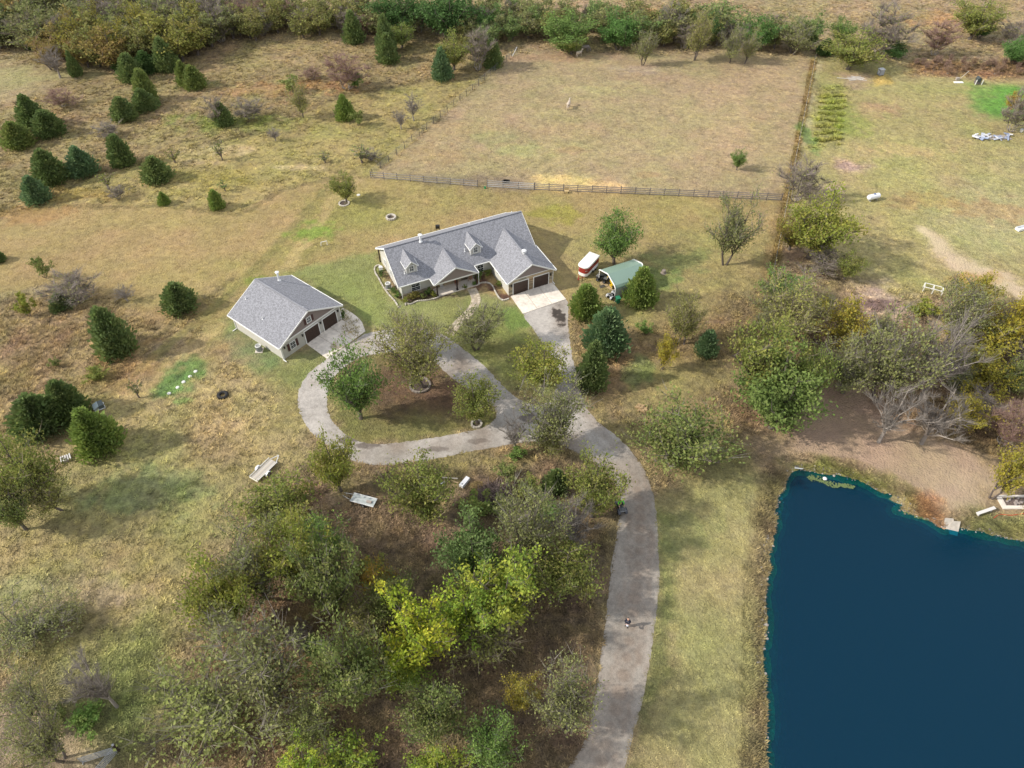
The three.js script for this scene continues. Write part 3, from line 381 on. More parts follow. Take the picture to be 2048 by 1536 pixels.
// ---------- farmhouse: x runs along the front, -z is the back ----------
{
  const h = thing('farmhouse', 'long farmhouse with grey shingle roof, two dormers and a pillared porch', 'house', -0.5, -85.98, R(25.6));
  const B = b => -b, EV = 2.62, RB = 11.4, RH = 6.1, SL = (RH - EV) / (RB - 5.95);
  const roofY = b => EV + (b - 5.95) * SL;
  // main body, gabled at both ends
  const prof = [[6.35, 0], [16.45, 0], [16.45, roofY(6.35) - 0.16], [RB, RH - 0.2], [6.35, roofY(6.35) - 0.16]];
  const body = extrudeXY(prof, 22.0); body.rotateY(Math.PI / 2); body.translate(-14.8, 0, 0);
  mesh('main_wall', body, siding, h);
  // garage wing
  const GW = extrudeXY([[0, 0], [7.44, 0], [7.44, 2.68], [3.72, 4.9], [0, 2.68]], 7.0); GW.translate(0, 0, -7.0);
  mesh('garage_wall', GW, siding, h);
  mesh('stone_front', bx(7.5, 2.75, 0.08, 3.72, 1.375, 0.04), stoneWall, h);
  { const g = extrudeXY([[0.1, 2.76], [7.34, 2.76], [3.72, 4.86]], 0.05); g.translate(0, 0, 0.03); mesh('gable_panel', g, gableBrown, h); }
  mesh('gable_band', bx(7.4, 0.1, 0.1, 3.72, 2.78, 0.06), white, h);
  garageDoor(h, 1.98, 0.09, 2.5, 2.15); garageDoor(h, 5.46, 0.09, 2.5, 2.15);
  wallLamp(h, 0.4, 1.75, 0.08); wallLamp(h, 7.06, 1.75, 0.08);
  // roofs
  roofPlanes(h, [
    [[-15.3, EV, B(5.95)], [7.65, EV, B(5.95)], [7.65, RH, B(RB)], [-15.3, RH, B(RB)]],
    [[7.65, EV, B(16.85)], [-15.3, EV, B(16.85)], [-15.3, RH, B(RB)], [7.65, RH, B(RB)]],
  ]);
  const gR = 5.06, gB = 5.95 + (gR - EV) / SL;
  roofPlanes(h, [
    [[-0.42, EV, 0.42], [3.72, gR, 0.42], [3.72, gR, B(gB)], [-0.42, EV, B(5.9)]].reverse(),
    [[7.86, EV, 0.42], [7.86, EV, B(6.6)], [3.72, gR + 0.0, B(gB)], [3.72, gR, 0.42]].reverse().reverse(),
  ], 'wing_roof_slope');
  // porch roof
  const pR = 4.8, pB = 5.95 + (pR - EV) / SL, pM = -6.75;
  roofPlanes(h, [
    [[pM - 3.62, EV, B(4.1)], [pM, pR, B(4.1)], [pM, pR, B(pB)], [pM - 3.62, EV, B(5.9)]].reverse(),
    [[pM + 3.62, EV, B(4.1)], [pM + 3.62, EV, B(5.9)], [pM, pR, B(pB)], [pM, pR, B(4.1)]],
  ], 'porch_roof_slope');
  // fascia boards and gutters
  const tr = [];
  const fas = (a, b, t = 0.1, hh = 0.16) => { const A = V(...a), D = V(...b), L = A.distanceTo(D), g = new THREE.BoxGeometry(L, hh, t), d = D.clone().sub(A).normalize(); g.applyQuaternion(new THREE.Quaternion().setFromUnitVectors(V(1, 0, 0), d)); return g.translate((A.x + D.x) / 2, (A.y + D.y) / 2, (A.z + D.z) / 2); };
  const gut = (a, b) => mesh('gutter', fas(a, b), white, h);
  gut([-15.3, EV - 0.05, B(5.89)], [pM - 3.7, EV - 0.05, B(5.89)]); gut([pM + 3.7, EV - 0.05, B(5.89)], [-0.5, EV - 0.05, B(5.89)]);
  gut([-15.3, EV - 0.05, B(16.92)], [7.65, EV - 0.05, B(16.92)]); gut([-0.48, EV - 0.05, 0.42], [-0.48, EV - 0.05, B(5.8)]); gut([7.92, EV - 0.05, 0.42], [7.92, EV - 0.05, B(6.6)]);
  gut([pM - 3.68, EV - 0.05, B(4.1)], [pM - 3.68, EV - 0.05, B(5.82)]); gut([pM + 3.68, EV - 0.05, B(4.1)], [pM + 3.68, EV - 0.05, B(5.82)]);
  const rake = (a, b) => mesh('rake_board', fas(a, b, 0.06, 0.2), white, h);
  rake([-15.34, EV - 0.1, B(5.95)], [-15.34, RH - 0.1, B(RB)]); rake([-15.34, RH - 0.1, B(RB)], [-15.34, EV - 0.1, B(16.85)]);
  rake([7.69, EV - 0.1, B(5.95)], [7.69, RH - 0.1, B(RB)]); rake([7.69, RH - 0.1, B(RB)], [7.69, EV - 0.1, B(16.85)]);
  rake([-0.42, EV - 0.1, 0.46], [3.72, gR - 0.1, 0.46]); rake([3.72, gR - 0.1, 0.46], [7.86, EV - 0.1, 0.46]);
  rake([pM - 3.62, EV - 0.1, B(4.06)], [pM, pR - 0.1, B(4.06)]); rake([pM, pR - 0.1, B(4.06)], [pM + 3.62, EV - 0.1, B(4.06)]);
  mesh('ridge_cap', [fas([-15.3, RH + 0.02, B(RB)], [7.65, RH + 0.02, B(RB)], 0.3, 0.05), fas([3.72, gR + 0.02, 0.42], [3.72, gR + 0.02, B(gB)], 0.3, 0.05), fas([pM, pR + 0.02, B(4.1)], [pM, pR + 0.02, B(pB)], 0.3, 0.05)], shingle, h);
  // porch
  mesh('porch_floor', bx(6.75, 0.16, 2.05, -6.55, 0.08, B(5.33)), concrete, h);
  { const g = extrudeXY([[pM - 3.3, 2.5], [pM + 3.3, 2.5], [pM, 4.62]], 0.06); g.translate(0, 0, B(4.42)); mesh('porch_gable', g, gableBrown, h); }
  mesh('porch_beam', bx(6.7, 0.24, 0.18, pM + 0.05, 2.4, B(4.44)), white, h);
  for (const x of [-9.85, -6.6, -3.4]) mesh('porch_post', [bx(0.2, 2.3, 0.2, x, 1.3, B(4.5)), bx(0.3, 0.25, 0.3, x, 0.26, B(4.5))], darkWood, h);
  { const d = mesh('front_door', bx(1.05, 2.1, 0.08, -4.7, 1.2, B(6.31)), brownWood, h); mesh('handle', bx(0.05, 0.2, 0.08, -4.3, 1.15, B(6.24)), galv, d); }
  windowAt(h, -7.9, 1.5, B(6.31), 1.7, 1.4); windowAt(h, -12.6, 1.55, B(6.31), 1.5, 1.45); windowAt(h, -1.9, 1.5, B(6.31), 1.15, 1.6);
  mesh('stone_skirt', [bx(11.3, 0.75, 0.1, -9.1, 0.375, B(6.32)), bx(2.9, 0.75, 0.1, -1.45, 0.375, B(6.32))], stoneWall, h);
  for (const b of [1.9, 3.9]) windowAt(h, -0.02, 1.7, B(b), 0.75, 0.8, -Math.PI / 2, false);
  for (const b of [8.5, 11.2, 14]) windowAt(h, -14.82, 1.6, B(b), 0.9, 1.2, -Math.PI / 2);
  // dormers
  for (const [u, b0] of [[-12.6, 7.35], [-2.1, 7.45]]) {
    const d = new THREE.Group(); d.name = 'dormer'; h.add(d); d.position.set(u, 0, B(b0));
    const y0 = roofY(b0), w = 0.84, top = 4.8, rid = 5.68, back = (RB - 0.9 - b0);
    const g = extrudeXY([[-w, y0 - 0.25], [w, y0 - 0.25], [w, top], [0, rid - 0.1], [-w, top]], 2.6); g.translate(0, 0, -2.6); mesh('dormer_wall', g, siding, d);
    const ey = top - 0.12, o = w + 0.2, rb = 5.95 + (rid - EV) / SL - b0, eb = 5.95 + (ey - EV) / SL - b0;
    mesh('dormer_roof', slab([V(-o, ey, 0.28), V(0, rid, 0.28), V(0, rid, -rb), V(-o, ey, -eb)].reverse(), 0.1), shingle, d);
    mesh('dormer_roof', slab([V(o, ey, 0.28), V(o, ey, -eb), V(0, rid, -rb), V(0, rid, 0.28)], 0.1), shingle, d);
    mesh('dormer_trim', [fas([-o, ey - 0.06, 0.31], [0, rid - 0.06, 0.31], 0.05, 0.14), fas([0, rid - 0.06, 0.31], [o, ey - 0.06, 0.31], 0.05, 0.14), fas([-o - 0.03, ey - 0.04, 0.28], [-o - 0.03, ey - 0.04, -eb], 0.06, 0.12), fas([o + 0.03, ey - 0.04, 0.28], [o + 0.03, ey - 0.04, -eb], 0.06, 0.12), bx(0.09, 1.1, 0.05, -w, y0 + 0.5, 0.03), bx(0.09, 1.1, 0.05, w, y0 + 0.5, 0.03)], white, d);
    windowAt(d, 0, y0 + 0.74, 0.02, 0.8, 1.05);
  }
  // roof fittings
  for (const [u, b] of [[-13.7, 7.5], [-3.6, 8.2], [1.2, 12.2], [6.2, 12.0], [-1.2, 11.8]]) pipeVent(h, u, b < RB ? roofY(b) : RH - (b - RB) * SL, B(b), 0.07, 0.5);
  { const c = mesh('chimney_flue', [cyl(0.16, 0.16, 1.3, -9.6, 6.3, B(11.0)), cyl(0.3, 0.16, 0.25, -9.6, 5.95, B(11.0))], whiteMetal, h); mesh('flue_cap', [cyl(0.26, 0.26, 0.16, -9.6, 7.0, B(11.0)), cyl(0.34, 0.05, 0.12, -9.6, 7.14, B(11.0))], whiteMetal, c); }
  { const t = mesh('turbine_vent', [cyl(0.2, 0.2, 0.35, 3.72, 5.2, B(2.4)), cyl(0.34, 0.34, 0.3, 3.72, 5.52, B(2.4), 16), cyl(0.3, 0.05, 0.14, 3.72, 5.74, B(2.4), 16)], whiteMetal, h); for (let k = 0; k < 12; k++) { const a = k / 12 * 2 * Math.PI; mesh('vane', bx(0.02, 0.26, 0.12, 3.72 + 0.37 * Math.cos(a), 5.52, B(2.4) + 0.37 * Math.sin(a), -a), whiteMetal, t); } }
  // back porch post and downspouts
  mesh('back_post', bx(0.18, 2.5, 0.18, -14.98, 1.25, B(16.6)), darkWood, h);
  mesh('downspout', bx(0.09, 2.4, 0.09, -14.86, 1.25, B(6.2)), white, h); mesh('downspout', bx(0.09, 2.4, 0.09, -3.05, 1.3, B(4.35)), white, h);
  mesh('downspout', [bx(0.09, 2.4, 0.09, 7.52, 1.25, 0.05), bx(0.1, 0.08, 0.6, 7.6, 0.08, 0.35)], white, h);
}
// concrete aprons
{
  const slabs = (name, P, y, label, nx, nz) => { // P: four corners, split into poured bays with joints between
    const root = new THREE.Group(); root.name = name; root.userData.kind = 'structure'; scene.add(root);
    const at = (u, v) => [lerp(lerp(P[0][0], P[1][0], u), lerp(P[3][0], P[2][0], u), v), lerp(lerp(P[0][1], P[1][1], u), lerp(P[3][1], P[2][1], u), v)];
    const e = 0.004; for (let i = 0; i < nx; i++) for (let j = 0; j < nz; j++) { const q = [at(i / nx + e, j / nz + e), at((i + 1) / nx - e, j / nz + e), at((i + 1) / nx - e, (j + 1) / nz - e), at(i / nx + e, (j + 1) / nz - e)]; const g = slab(q.map(p => V(p[0], y, p[1])).reverse(), 0.1); if (g.attributes.normal.getY(0) < 0) { } const p = g.attributes.position, uv = g.attributes.uv; for (let k = 0; k < p.count; k++) uv.setXY(k, p.getX(k), p.getZ(k)); mesh('concrete_bay', g, concrete, root); }
    return root;
  };
  slabs('house_apron', [[-0.23, -85.77], [6.23, -89.29], [8.24, -85.09], [1.6, -81.72]], 0.07, '', 3, 1);
  slabs('garage_apron', [[-29.44, -75.34], [-25.06, -80.42], [-21.22, -77.89], [-25.81, -72.15]], 0.07, '', 3, 1);
  const side = sheetXZ(smoothLoop([[-24.94, -80.6], [-25.49, -83.08], [-24.41, -82.4], [-23.12, -81.27], [-22.02, -79.83], [-21.34, -78.08], [-21.24, -77.87], [-23.1, -79.17]], 3), [], 0.05);
  structure(mesh('curved_side_slab', side, concrete));
}
// flagstone walk from the drive to the porch: separate stones on a sand bed
{
  const line = new THREE.CatmullRomCurve3([[-9.09, -77.23], [-7.99, -79.5], [-6.68, -81.49], [-5.78, -83.31], [-5.46, -84.94], [-5.74, -86.36], [-6.25, -87.69]].map(p => V(p[0], 0, p[1])));
  const root = structure(mesh('flagstone_walk', (() => { const L = [], Rr = []; for (let i = 0; i <= 40; i++) { const p = line.getPoint(i / 40), t = line.getTangent(i / 40), n = V(-t.z, 0, t.x); L.push([p.x + n.x * 0.72, p.z + n.z * 0.72]); Rr.unshift([p.x - n.x * 0.72, p.z - n.z * 0.72]); } return sheetXZ(L.concat(Rr), [], 0.016); })(), mat(0.42, 0.36, 0.26, 1)));
  const mats = [mat(0.48, 0.40, 0.30, .95), mat(0.40, 0.33, 0.25, .95), mat(0.54, 0.46, 0.36, .95), mat(0.36, 0.31, 0.25, .95)], r = rng(4), len = line.getLength();
  for (let s = 0.2; s < len; s += 0.42) { const p = line.getPointAt(clamp(s / len)), t = line.getTangentAt(clamp(s / len)), n = V(-t.z, 0, t.x);
    for (let k = -1; k <= 1; k++) { const c = V(p.x + n.x * k * 0.46 + (r() - .5) * .08, 0, p.z + n.z * k * 0.46 + (r() - .5) * .08), m = 5 + Math.floor(r() * 3), a0 = r() * 6, pts = []; for (let q = 0; q < m; q++) { const a = a0 + q / m * 6.283, d = 0.2 + 0.05 * r(); pts.push(V(c.x + Math.cos(a) * d, 0.05, c.z + Math.sin(a) * d)); } mesh('flagstone', slab(pts.reverse(), 0.04), mats[Math.floor(r() * 4)], root); } }
}
// ---------- detached garage ----------
{
  const h = thing('detached_garage', 'square detached garage with grey shingle roof, brown doors and red shutters', 'garage', -31.81, -72.06, R(52));
  const W = 10.8, D = 10.5, EV = 2.62, RH = 5.55, M = W / 2, ov = 0.42, SL = (RH - EV) / (M + ov);
  const g = extrudeXY([[0, 0], [W, 0], [W, 2.72], [M, RH - 0.2], [0, 2.72]], D); g.translate(0, 0, -D); mesh('wall', g, siding, h);
  { const q = extrudeXY([[0.35, 2.78], [W - 0.35, 2.78], [M, RH - 0.3]], 0.05); mesh('gable_panel', q, gableBrown, h); }
  mesh('trim_band', bx(W, 0.2, 0.1, M, 2.68, 0.05), white, h);
  mesh('corner_board', bx(0.14, 2.55, 0.14, 0.04, 1.28, 0.05), white, h); mesh('corner_board', bx(0.14, 2.55, 0.14, W - 0.04, 1.28, 0.05), white, h);
  garageDoor(h, 5.42, 0.07, 2.45, 2.2); garageDoor(h, 8.74, 0.07, 2.45, 2.2);
  for (const x of [0.55, 3.75, 7.08, 10.38]) wallLamp(h, x, 1.9, 0.06);
  windowAt(h, 1.95, 1.45, 0.06, 1.0, 1.25); mesh('shutter', bx(0.36, 1.25, 0.06, 1.2, 1.45, 0.08), shutterRed, h); mesh('shutter', bx(0.36, 1.25, 0.06, 2.7, 1.45, 0.08), shutterRed, h);
  windowAt(h, M, 3.7, 0.06, 0.85, 1.0); mesh('shutter', bx(0.34, 1.0, 0.06, M - 0.65, 3.7, 0.08), shutterRed, h); mesh('shutter', bx(0.34, 1.0, 0.06, M + 0.65, 3.7, 0.08), shutterRed, h);
  roofPlanes(h, [
    [[-ov, EV, ov], [M, RH, ov], [M, RH, -D - ov], [-ov, EV, -D - ov]].reverse(),
    [[W + ov, EV, ov], [W + ov, EV, -D - ov], [M, RH, -D - ov], [M, RH, ov]],
  ]);
  const fas = (a, b, t = 0.1, hh = 0.16) => { const A = V(...a), E = V(...b), L = A.distanceTo(E), q = new THREE.BoxGeometry(L, hh, t); q.applyQuaternion(new THREE.Quaternion().setFromUnitVectors(V(1, 0, 0), E.clone().sub(A).normalize())); return q.translate((A.x + E.x) / 2, (A.y + E.y) / 2, (A.z + E.z) / 2); };
  mesh('gutter', fas([-ov - 0.06, EV - 0.05, ov], [-ov - 0.06, EV - 0.05, -D - ov]), white, h); mesh('gutter', fas([W + ov + 0.06, EV - 0.05, ov], [W + ov + 0.06, EV - 0.05, -D - ov]), white, h);
  for (const z of [ov + 0.04, -D - ov - 0.04]) { mesh('rake_board', fas([-ov, EV - 0.1, z], [M, RH - 0.1, z], 0.06, 0.2), white, h); mesh('rake_board', fas([M, RH - 0.1, z], [W + ov, EV - 0.1, z], 0.06, 0.2), white, h); }
  mesh('ridge_cap', fas([M, RH + 0.02, ov], [M, RH + 0.02, -D - ov], 0.3, 0.05), shingle, h);
  for (const b of [2.6, 9]) windowAt(h, -0.02, 1.85, -b, 0.9, 0.5, -Math.PI / 2, false);
  pipeVent(h, 1.6, EV + 2.02 * SL, -5.2); pipeVent(h, 2.6, EV + 3.0 * SL, -10); pipeVent(h, 5.5, RH, -0.6, 0.05, 0.2);
  { const x = 8.3, z = -9.6, y = RH - (x - M) * SL; const c = mesh('chimney_flue', [cyl(0.14, 0.14, 1.5, x, y + 0.65, z), cyl(0.3, 0.15, 0.24, x, y + 0.1, z)], whiteMetal, h); mesh('flue_cap', [cyl(0.24, 0.24, 0.16, x, y + 1.45, z), cyl(0.32, 0.05, 0.12, x, y + 1.6, z)], whiteMetal, c); }
  mesh('downspout', [bx(0.09, 2.45, 0.09, -0.06, 1.3, 0.02), bx(0.1, 0.1, 0.7, -0.1, 0.08, 0.35)], white, h); mesh('downspout', [bx(0.09, 2.45, 0.09, -0.06, 1.3, -D + 0.1), bx(0.7, 0.1, 0.1, -0.4, 0.08, -D + 0.1)], white, h);
}

// ---------- carport and what stands round it ----------
const greenMetal = mat(0.24, 0.34, 0.285, 0.4, { metalness: 0.2 }), redPaint = mat(0.30, 0.035, 0.025, 0.4), yellowPaint = mat(0.55, 0.38, 0.02, 0.5), rubber = mat(0.02, 0.02, 0.021, 0.9), greenPlastic = mat(0.015, 0.17, 0.085, 0.5), oldWood = mat(0.33, 0.29, 0.25, 0.95), paleWood = mat(0.48, 0.43, 0.36, 0.95), weatheredRail = mat(0.30, 0.28, 0.265, 0.95), rust = mat(0.16, 0.07, 0.04, 0.9);
const wheelGeo = (r, w, x, y, z, ax = 'z') => { const g = new THREE.TorusGeometry(r - w / 2, w / 2, 8, 20); g.scale(1, 1, 1); if (ax === 'x') g.rotateY(Math.PI / 2); return g.translate(x, y, z); };
function wheel(parent, r, w, x, y, z, ax = 'z') { const t = mesh('wheel', wheelGeo(r, w, x, y, z, ax), rubber, parent); const g = new THREE.CylinderGeometry(r * 0.6, r * 0.6, w * 0.6, 14); if (ax === 'z') g.rotateX(Math.PI / 2); else g.rotateZ(Math.PI / 2); mesh('rim', g.translate(x, y, z), galv, t); return t; }
{
  const c = thing('carport', 'metal carport with green ridged roof and white trim', 'carport', 13.45, -89.5, R(26));
  // local x runs back along the ridge, +z towards the drive side
  const L = 6.0, w = 4.75, sk = 0;
  const prof = [[0, 2.15], [0.25, 2.35], [w / 2, 3.05], [w - 0.3, 2.3], [w, 2.0], [w + 0.02, 1.75]];
  const np = 24; for (let i = 0; i < np; i++) for (let s = 0; s < prof.length - 1; s++) { }
  for (let i = 0; i < np; i++) { const x0 = i * L / np, x1 = (i + 1) * L / np - 0.03, gs = []; for (let s = 0; s < prof.length - 1; s++) { const [z0, y0] = prof[s], [z1, y1] = prof[s + 1]; gs.push(slab([V(x0, y0, z0), V(x0, y1, z1), V(x1, y1, z1), V(x1, y0, z0)], 0.03)); gs.push(slab([V(x1, y0 + 0.03, z0), V(x1, y1 + 0.03, z1), V(x1 + 0.03, y1 + 0.03, z1), V(x1 + 0.03, y0 + 0.03, z0)], 0.06)); } mesh('roof_panel', gs, greenMetal, c); }
  for (const x of [-0.03, L + 0.03]) { const gs = []; for (let s = 0; s < prof.length - 1; s++) gs.push(bar(V(x, prof[s][1] + 0.02, prof[s][0]), V(x, prof[s + 1][1] + 0.02, prof[s + 1][0]), 0.09, 0.09, 8)); mesh('end_trim', gs, white, c); }
  for (const x of [0.05, L / 2, L - 0.05]) { mesh('post', bx(0.07, 2.1, 0.07, x, 1.05, 0.06), white, c); mesh('post', bx(0.07, 1.95, 0.07, x, 0.975, w - 0.04), white, c); }
  for (let k = 0; k < 9; k++) mesh('side_panel', bx(L / 9 - 0.02, 1.75, 0.04, (k + 0.5) * L / 9, 0.92, w + 0.03), mat(0.42, 0.44, 0.46, 0.4, { metalness: 0.3 }), c);
  for (let k = 0; k < 9; k++) mesh('side_panel', bx(L / 9 - 0.02, 1.9, 0.04, (k + 0.5) * L / 9, 1.1, 0), mat(0.42, 0.44, 0.46, 0.4, { metalness: 0.3 }), c);
}
structure(mesh('sandy_floor', sheetXZ(jag([[13.69, -89.04], [14.54, -88.06], [15.53, -87.08], [16.7, -88.06], [18.65, -90.28], [16.68, -91.68]], 0.4, 0.3, 2), [], 0.014), mat(0.48, 0.36, 0.22, 1)));
{ // horse trailer
  const t = thing('horse_trailer', 'red and white rounded horse trailer beside the carport', 'trailer', 11.95, -91.95, R(57));
  // local -x is the nose
  const sh = (w0, len, r) => { const s = new THREE.Shape(); s.moveTo(len / 2, -w0); s.lineTo(len / 2, w0); s.lineTo(-len / 2 + r, w0); s.quadraticCurveTo(-len / 2, w0, -len / 2, w0 - r * 0.9); s.lineTo(-len / 2, -w0 + r * 0.9); s.quadraticCurveTo(-len / 2, -w0, -len / 2 + r, -w0); s.closePath(); return s; };
  const ex = (w0, len, r, h, y, b = 0.02) => { const g = new THREE.ExtrudeGeometry(sh(w0, len, r), { depth: h, bevelEnabled: b > 0, bevelSize: b, bevelThickness: b, bevelSegments: 3 }); g.rotateX(-Math.PI / 2); return g.translate(0, y, 0); };
  mesh('lower_body', ex(0.82, 3.9, 0.75, 0.55, 0.42), white, t); mesh('upper_body', ex(0.83, 3.92, 0.75, 1.0, 0.99), redPaint, t); mesh('roof', ex(0.86, 4.0, 0.78, 0.12, 2.03, 0.09), white, t);
  mesh('stripe', ex(0.845, 3.95, 0.75, 0.07, 1.45, 0), white, t);
  for (const s of [-1, 1]) { for (const x of [0.35, 1.1]) wheel(t, 0.34, 0.2, x, 0.34, s * 0.88); mesh('fender', bx(1.6, 0.08, 0.26, 0.72, 0.74, s * 0.92), white, t); mesh('side_vent', bx(0.9, 0.3, 0.03, 0.6, 1.75, s * 0.855), black, t); }
  mesh('hitch', [bar(V(-1.9, 0.42, 0.5), V(-3.0, 0.42, 0), 0.05), bar(V(-1.9, 0.42, -0.5), V(-3.0, 0.42, 0), 0.05), bx(0.25, 0.14, 0.14, -3.0, 0.44, 0), bar(V(-2.8, 0.05, 0), V(-2.8, 0.8, 0), 0.04)], redPaint, t);
  mesh('rear_door', bx(0.04, 1.5, 1.5, 1.98, 1.2, 0), mat(0.16, 0.03, 0.025, 0.5), t);
}
{ // wheeled bin
  const b = thing('wheeled_bin', 'green wheeled rubbish bin standing by the carport corner', 'bin', 15.95, -84.3, R(20));
  const g = new THREE.CylinderGeometry(0.42, 0.33, 0.95, 4, 1); g.rotateY(Math.PI / 4).scale(0.95, 1, 1.1).translate(0, 0.52, 0); mesh('body', g, greenPlastic, b);
  mesh('lid', [bx(0.66, 0.07, 0.78, 0, 1.03, 0)], greenPlastic, b); mesh('handle', bar(V(-0.25, 0.98, -0.44), V(0.25, 0.98, -0.44), 0.025), greenPlastic, b);
  for (const s of [-1, 1]) wheel(b, 0.13, 0.06, s * 0.3, 0.13, -0.32, 'x');
}
function quad(name, label, x, z, turn, paint, y = 0) { // four-wheeled all-terrain vehicle facing +x
  const q = thing(name, label, 'quad bike', x, z, turn, undefined, y);
  for (const [a, b] of [[0.58, 0.42], [0.58, -0.42], [-0.58, 0.42], [-0.58, -0.42]]) { wheel(q, 0.29, 0.24, a, 0.29, b); mesh('fender', new THREE.CylinderGeometry(0.4, 0.4, 0.3, 10, 1, true, 0, Math.PI).rotateZ(Math.PI / 2).rotateY(Math.PI / 2).translate(a, 0.36, b * 0.98), paint, q); }
  mesh('frame', [bx(1.3, 0.22, 0.3, 0, 0.42, 0), bx(0.5, 0.26, 0.42, 0.15, 0.58, 0)], black, q);
  { const g = extrudeXY([[-0.75, 0.68], [-0.7, 0.84], [-0.1, 0.82], [0.05, 0.74], [0.05, 0.64]], 0.3, 0.03); g.translate(0, 0, -0.15); mesh('seat', g, black, q); }
  { const g = extrudeXY([[0.1, 0.66], [0.15, 0.88], [0.6, 0.8], [0.8, 0.62], [0.75, 0.55]], 0.34, 0.04); g.translate(0, 0, -0.17); mesh('front_cowl', g, paint, q); }
  const rk = (a) => { const gs = []; for (let k = -3; k <= 3; k++) gs.push(bar(V(a - 0.28, 0.86, k * 0.11), V(a + 0.28, 0.86, k * 0.11), 0.015)); gs.push(bar(V(a - 0.28, 0.86, -0.36), V(a - 0.28, 0.86, 0.36), 0.018), bar(V(a + 0.28, 0.86, -0.36), V(a + 0.28, 0.86, 0.36), 0.018), bar(V(a, 0.6, -0.2), V(a, 0.86, -0.2), 0.015), bar(V(a, 0.6, 0.2), V(a, 0.86, 0.2), 0.015)); return gs; };
  mesh('front_rack', rk(0.62), galv, q); mesh('rear_rack', rk(-0.66), galv, q);
  mesh('handlebar', [bar(V(0.28, 1.02, -0.38), V(0.28, 1.02, 0.38), 0.022), bar(V(0.36, 0.75, 0), V(0.28, 1.02, 0), 0.03)], black, q);
  return q;
}
quad('quad_bike', 'grey and black quad bike parked at the carport corner', 15.3, -85.6, R(40), mat(0.32, 0.33, 0.35, 0.4));
{ // cluttered gear under the carport
  const m = thing('ride_on_mower', 'yellow ride-on mower half under the carport roof', 'mower', 15.7, -88.3, R(110));
  { const g = extrudeXY([[-0.2, 0.35], [0.75, 0.35], [0.8, 0.7], [0.65, 0.82], [-0.1, 0.85]], 0.5, 0.04); g.translate(0, 0, -0.25); mesh('hood', g, yellowPaint, m); }
  mesh('deck', bx(0.9, 0.18, 1.1, -0.15, 0.22, 0), yellowPaint, m); { const g = extrudeXY([[-0.75, 0.5], [-0.3, 0.5], [-0.3, 0.6], [-0.62, 0.62], [-0.75, 0.95]], 0.45, 0.03); g.translate(0, 0, -0.22); mesh('seat', g, black, m); }
  for (const s of [-1, 1]) { wheel(m, 0.26, 0.2, -0.5, 0.26, s * 0.42); wheel(m, 0.19, 0.14, 0.62, 0.19, s * 0.36); } mesh('steering_wheel', new THREE.TorusGeometry(0.17, 0.02, 6, 16).rotateX(1.1).translate(-0.12, 1.0, 0), black, m);
  const d = thing('dirt_bike', 'small yellow and black dirt bike inside the carport', 'motorbike', 14.95, -89.7, R(60));
  wheel(d, 0.32, 0.09, 0.6, 0.32, 0); wheel(d, 0.32, 0.1, -0.6, 0.32, 0); mesh('frame', [bar(V(-0.6, 0.32, 0), V(0, 0.5, 0), 0.04), bar(V(0, 0.5, 0), V(0.42, 0.95, 0), 0.04), bx(0.35, 0.3, 0.24, 0, 0.45, 0)], black, d);
  { const g = extrudeXY([[-0.75, 0.78], [-0.1, 0.82], [0.4, 0.95], [0.45, 0.8], [0, 0.65], [-0.6, 0.7]], 0.16, 0.03); g.translate(0, 0, -0.08); mesh('tank', g, yellowPaint, d); }
  mesh('fork', [bar(V(0.6, 0.32, 0.08), V(0.4, 1.05, 0.08), 0.03), bar(V(0.6, 0.32, -0.08), V(0.4, 1.05, -0.08), 0.03), bar(V(0.38, 1.08, -0.36), V(0.38, 1.08, 0.36), 0.025)], galv, d); mesh('kickstand', bar(V(-0.1, 0.4, 0), V(-0.15, 0, 0.3), 0.02), black, d);
  quad('quad_bike', 'all-black quad bike tucked against the carport post', 14.0, -89.55, R(150), black);
  const r = thing('rubber_ramp', 'dark flat rubber mat with a hose lying before the carport', 'mat', 14.0, -88.2, R(20)); mesh('mat', bx(0.8, 0.05, 0.6, 0, 0.025, 0), mat(0.06, 0.06, 0.06, .9), r);
  mesh('hose', new THREE.TubeGeometry(new THREE.CatmullRomCurve3([V(0.3, 0.04, 0.2), V(0.7, 0.04, 0.25), V(1.0, 0.04, 0), V(1.1, 0.04, -0.35)]), 20, 0.03, 6), black, r);
}
{ const s = thing('tree_stump', 'grey weathered stump in the grass beyond the carport', 'stump', 23.93, -91.55); mesh('stump', new THREE.LatheGeometry([[0.001, 0.62], [0.28, 0.6], [0.33, 0.5], [0.34, 0.2], [0.44, 0.06], [0.5, 0]].map(p => new THREE.Vector2(...p)), 11), mat(0.24, 0.2, 0.17, 1), s); }
// ---------- air conditioners ----------
function airCon(label, x, z, r = 0.42, h = 0.85) {
  const a = thing('air_conditioner', label, 'air conditioner', x, z);
  mesh('pad', bx(r * 2.5, 0.08, r * 2.5, 0, 0.04, 0), concrete, a); mesh('casing', cyl(r, r, h, 0, 0.08 + h / 2, 0, 20), mat(0.30, 0.31, 0.31, 0.5), a);
  for (let k = 0; k < 20; k++) { const t = k / 20 * 6.283; mesh('fin', bx(0.02, h - 0.1, 0.03, Math.cos(t) * (r + 0.008), 0.08 + h / 2, Math.sin(t) * (r + 0.008), -t), mat(0.22, 0.23, 0.23, 0.6), a); }
  const top = mesh('top_ring', new THREE.TorusGeometry(r - 0.06, 0.07, 8, 24).rotateX(Math.PI / 2).translate(0, 0.08 + h, 0), mat(0.68, 0.68, 0.66, 0.6), a);
  mesh('fan_grille', cyl(r - 0.1, r - 0.1, 0.03, 0, 0.08 + h - 0.02, 0, 20), black, top);
  return a;
}
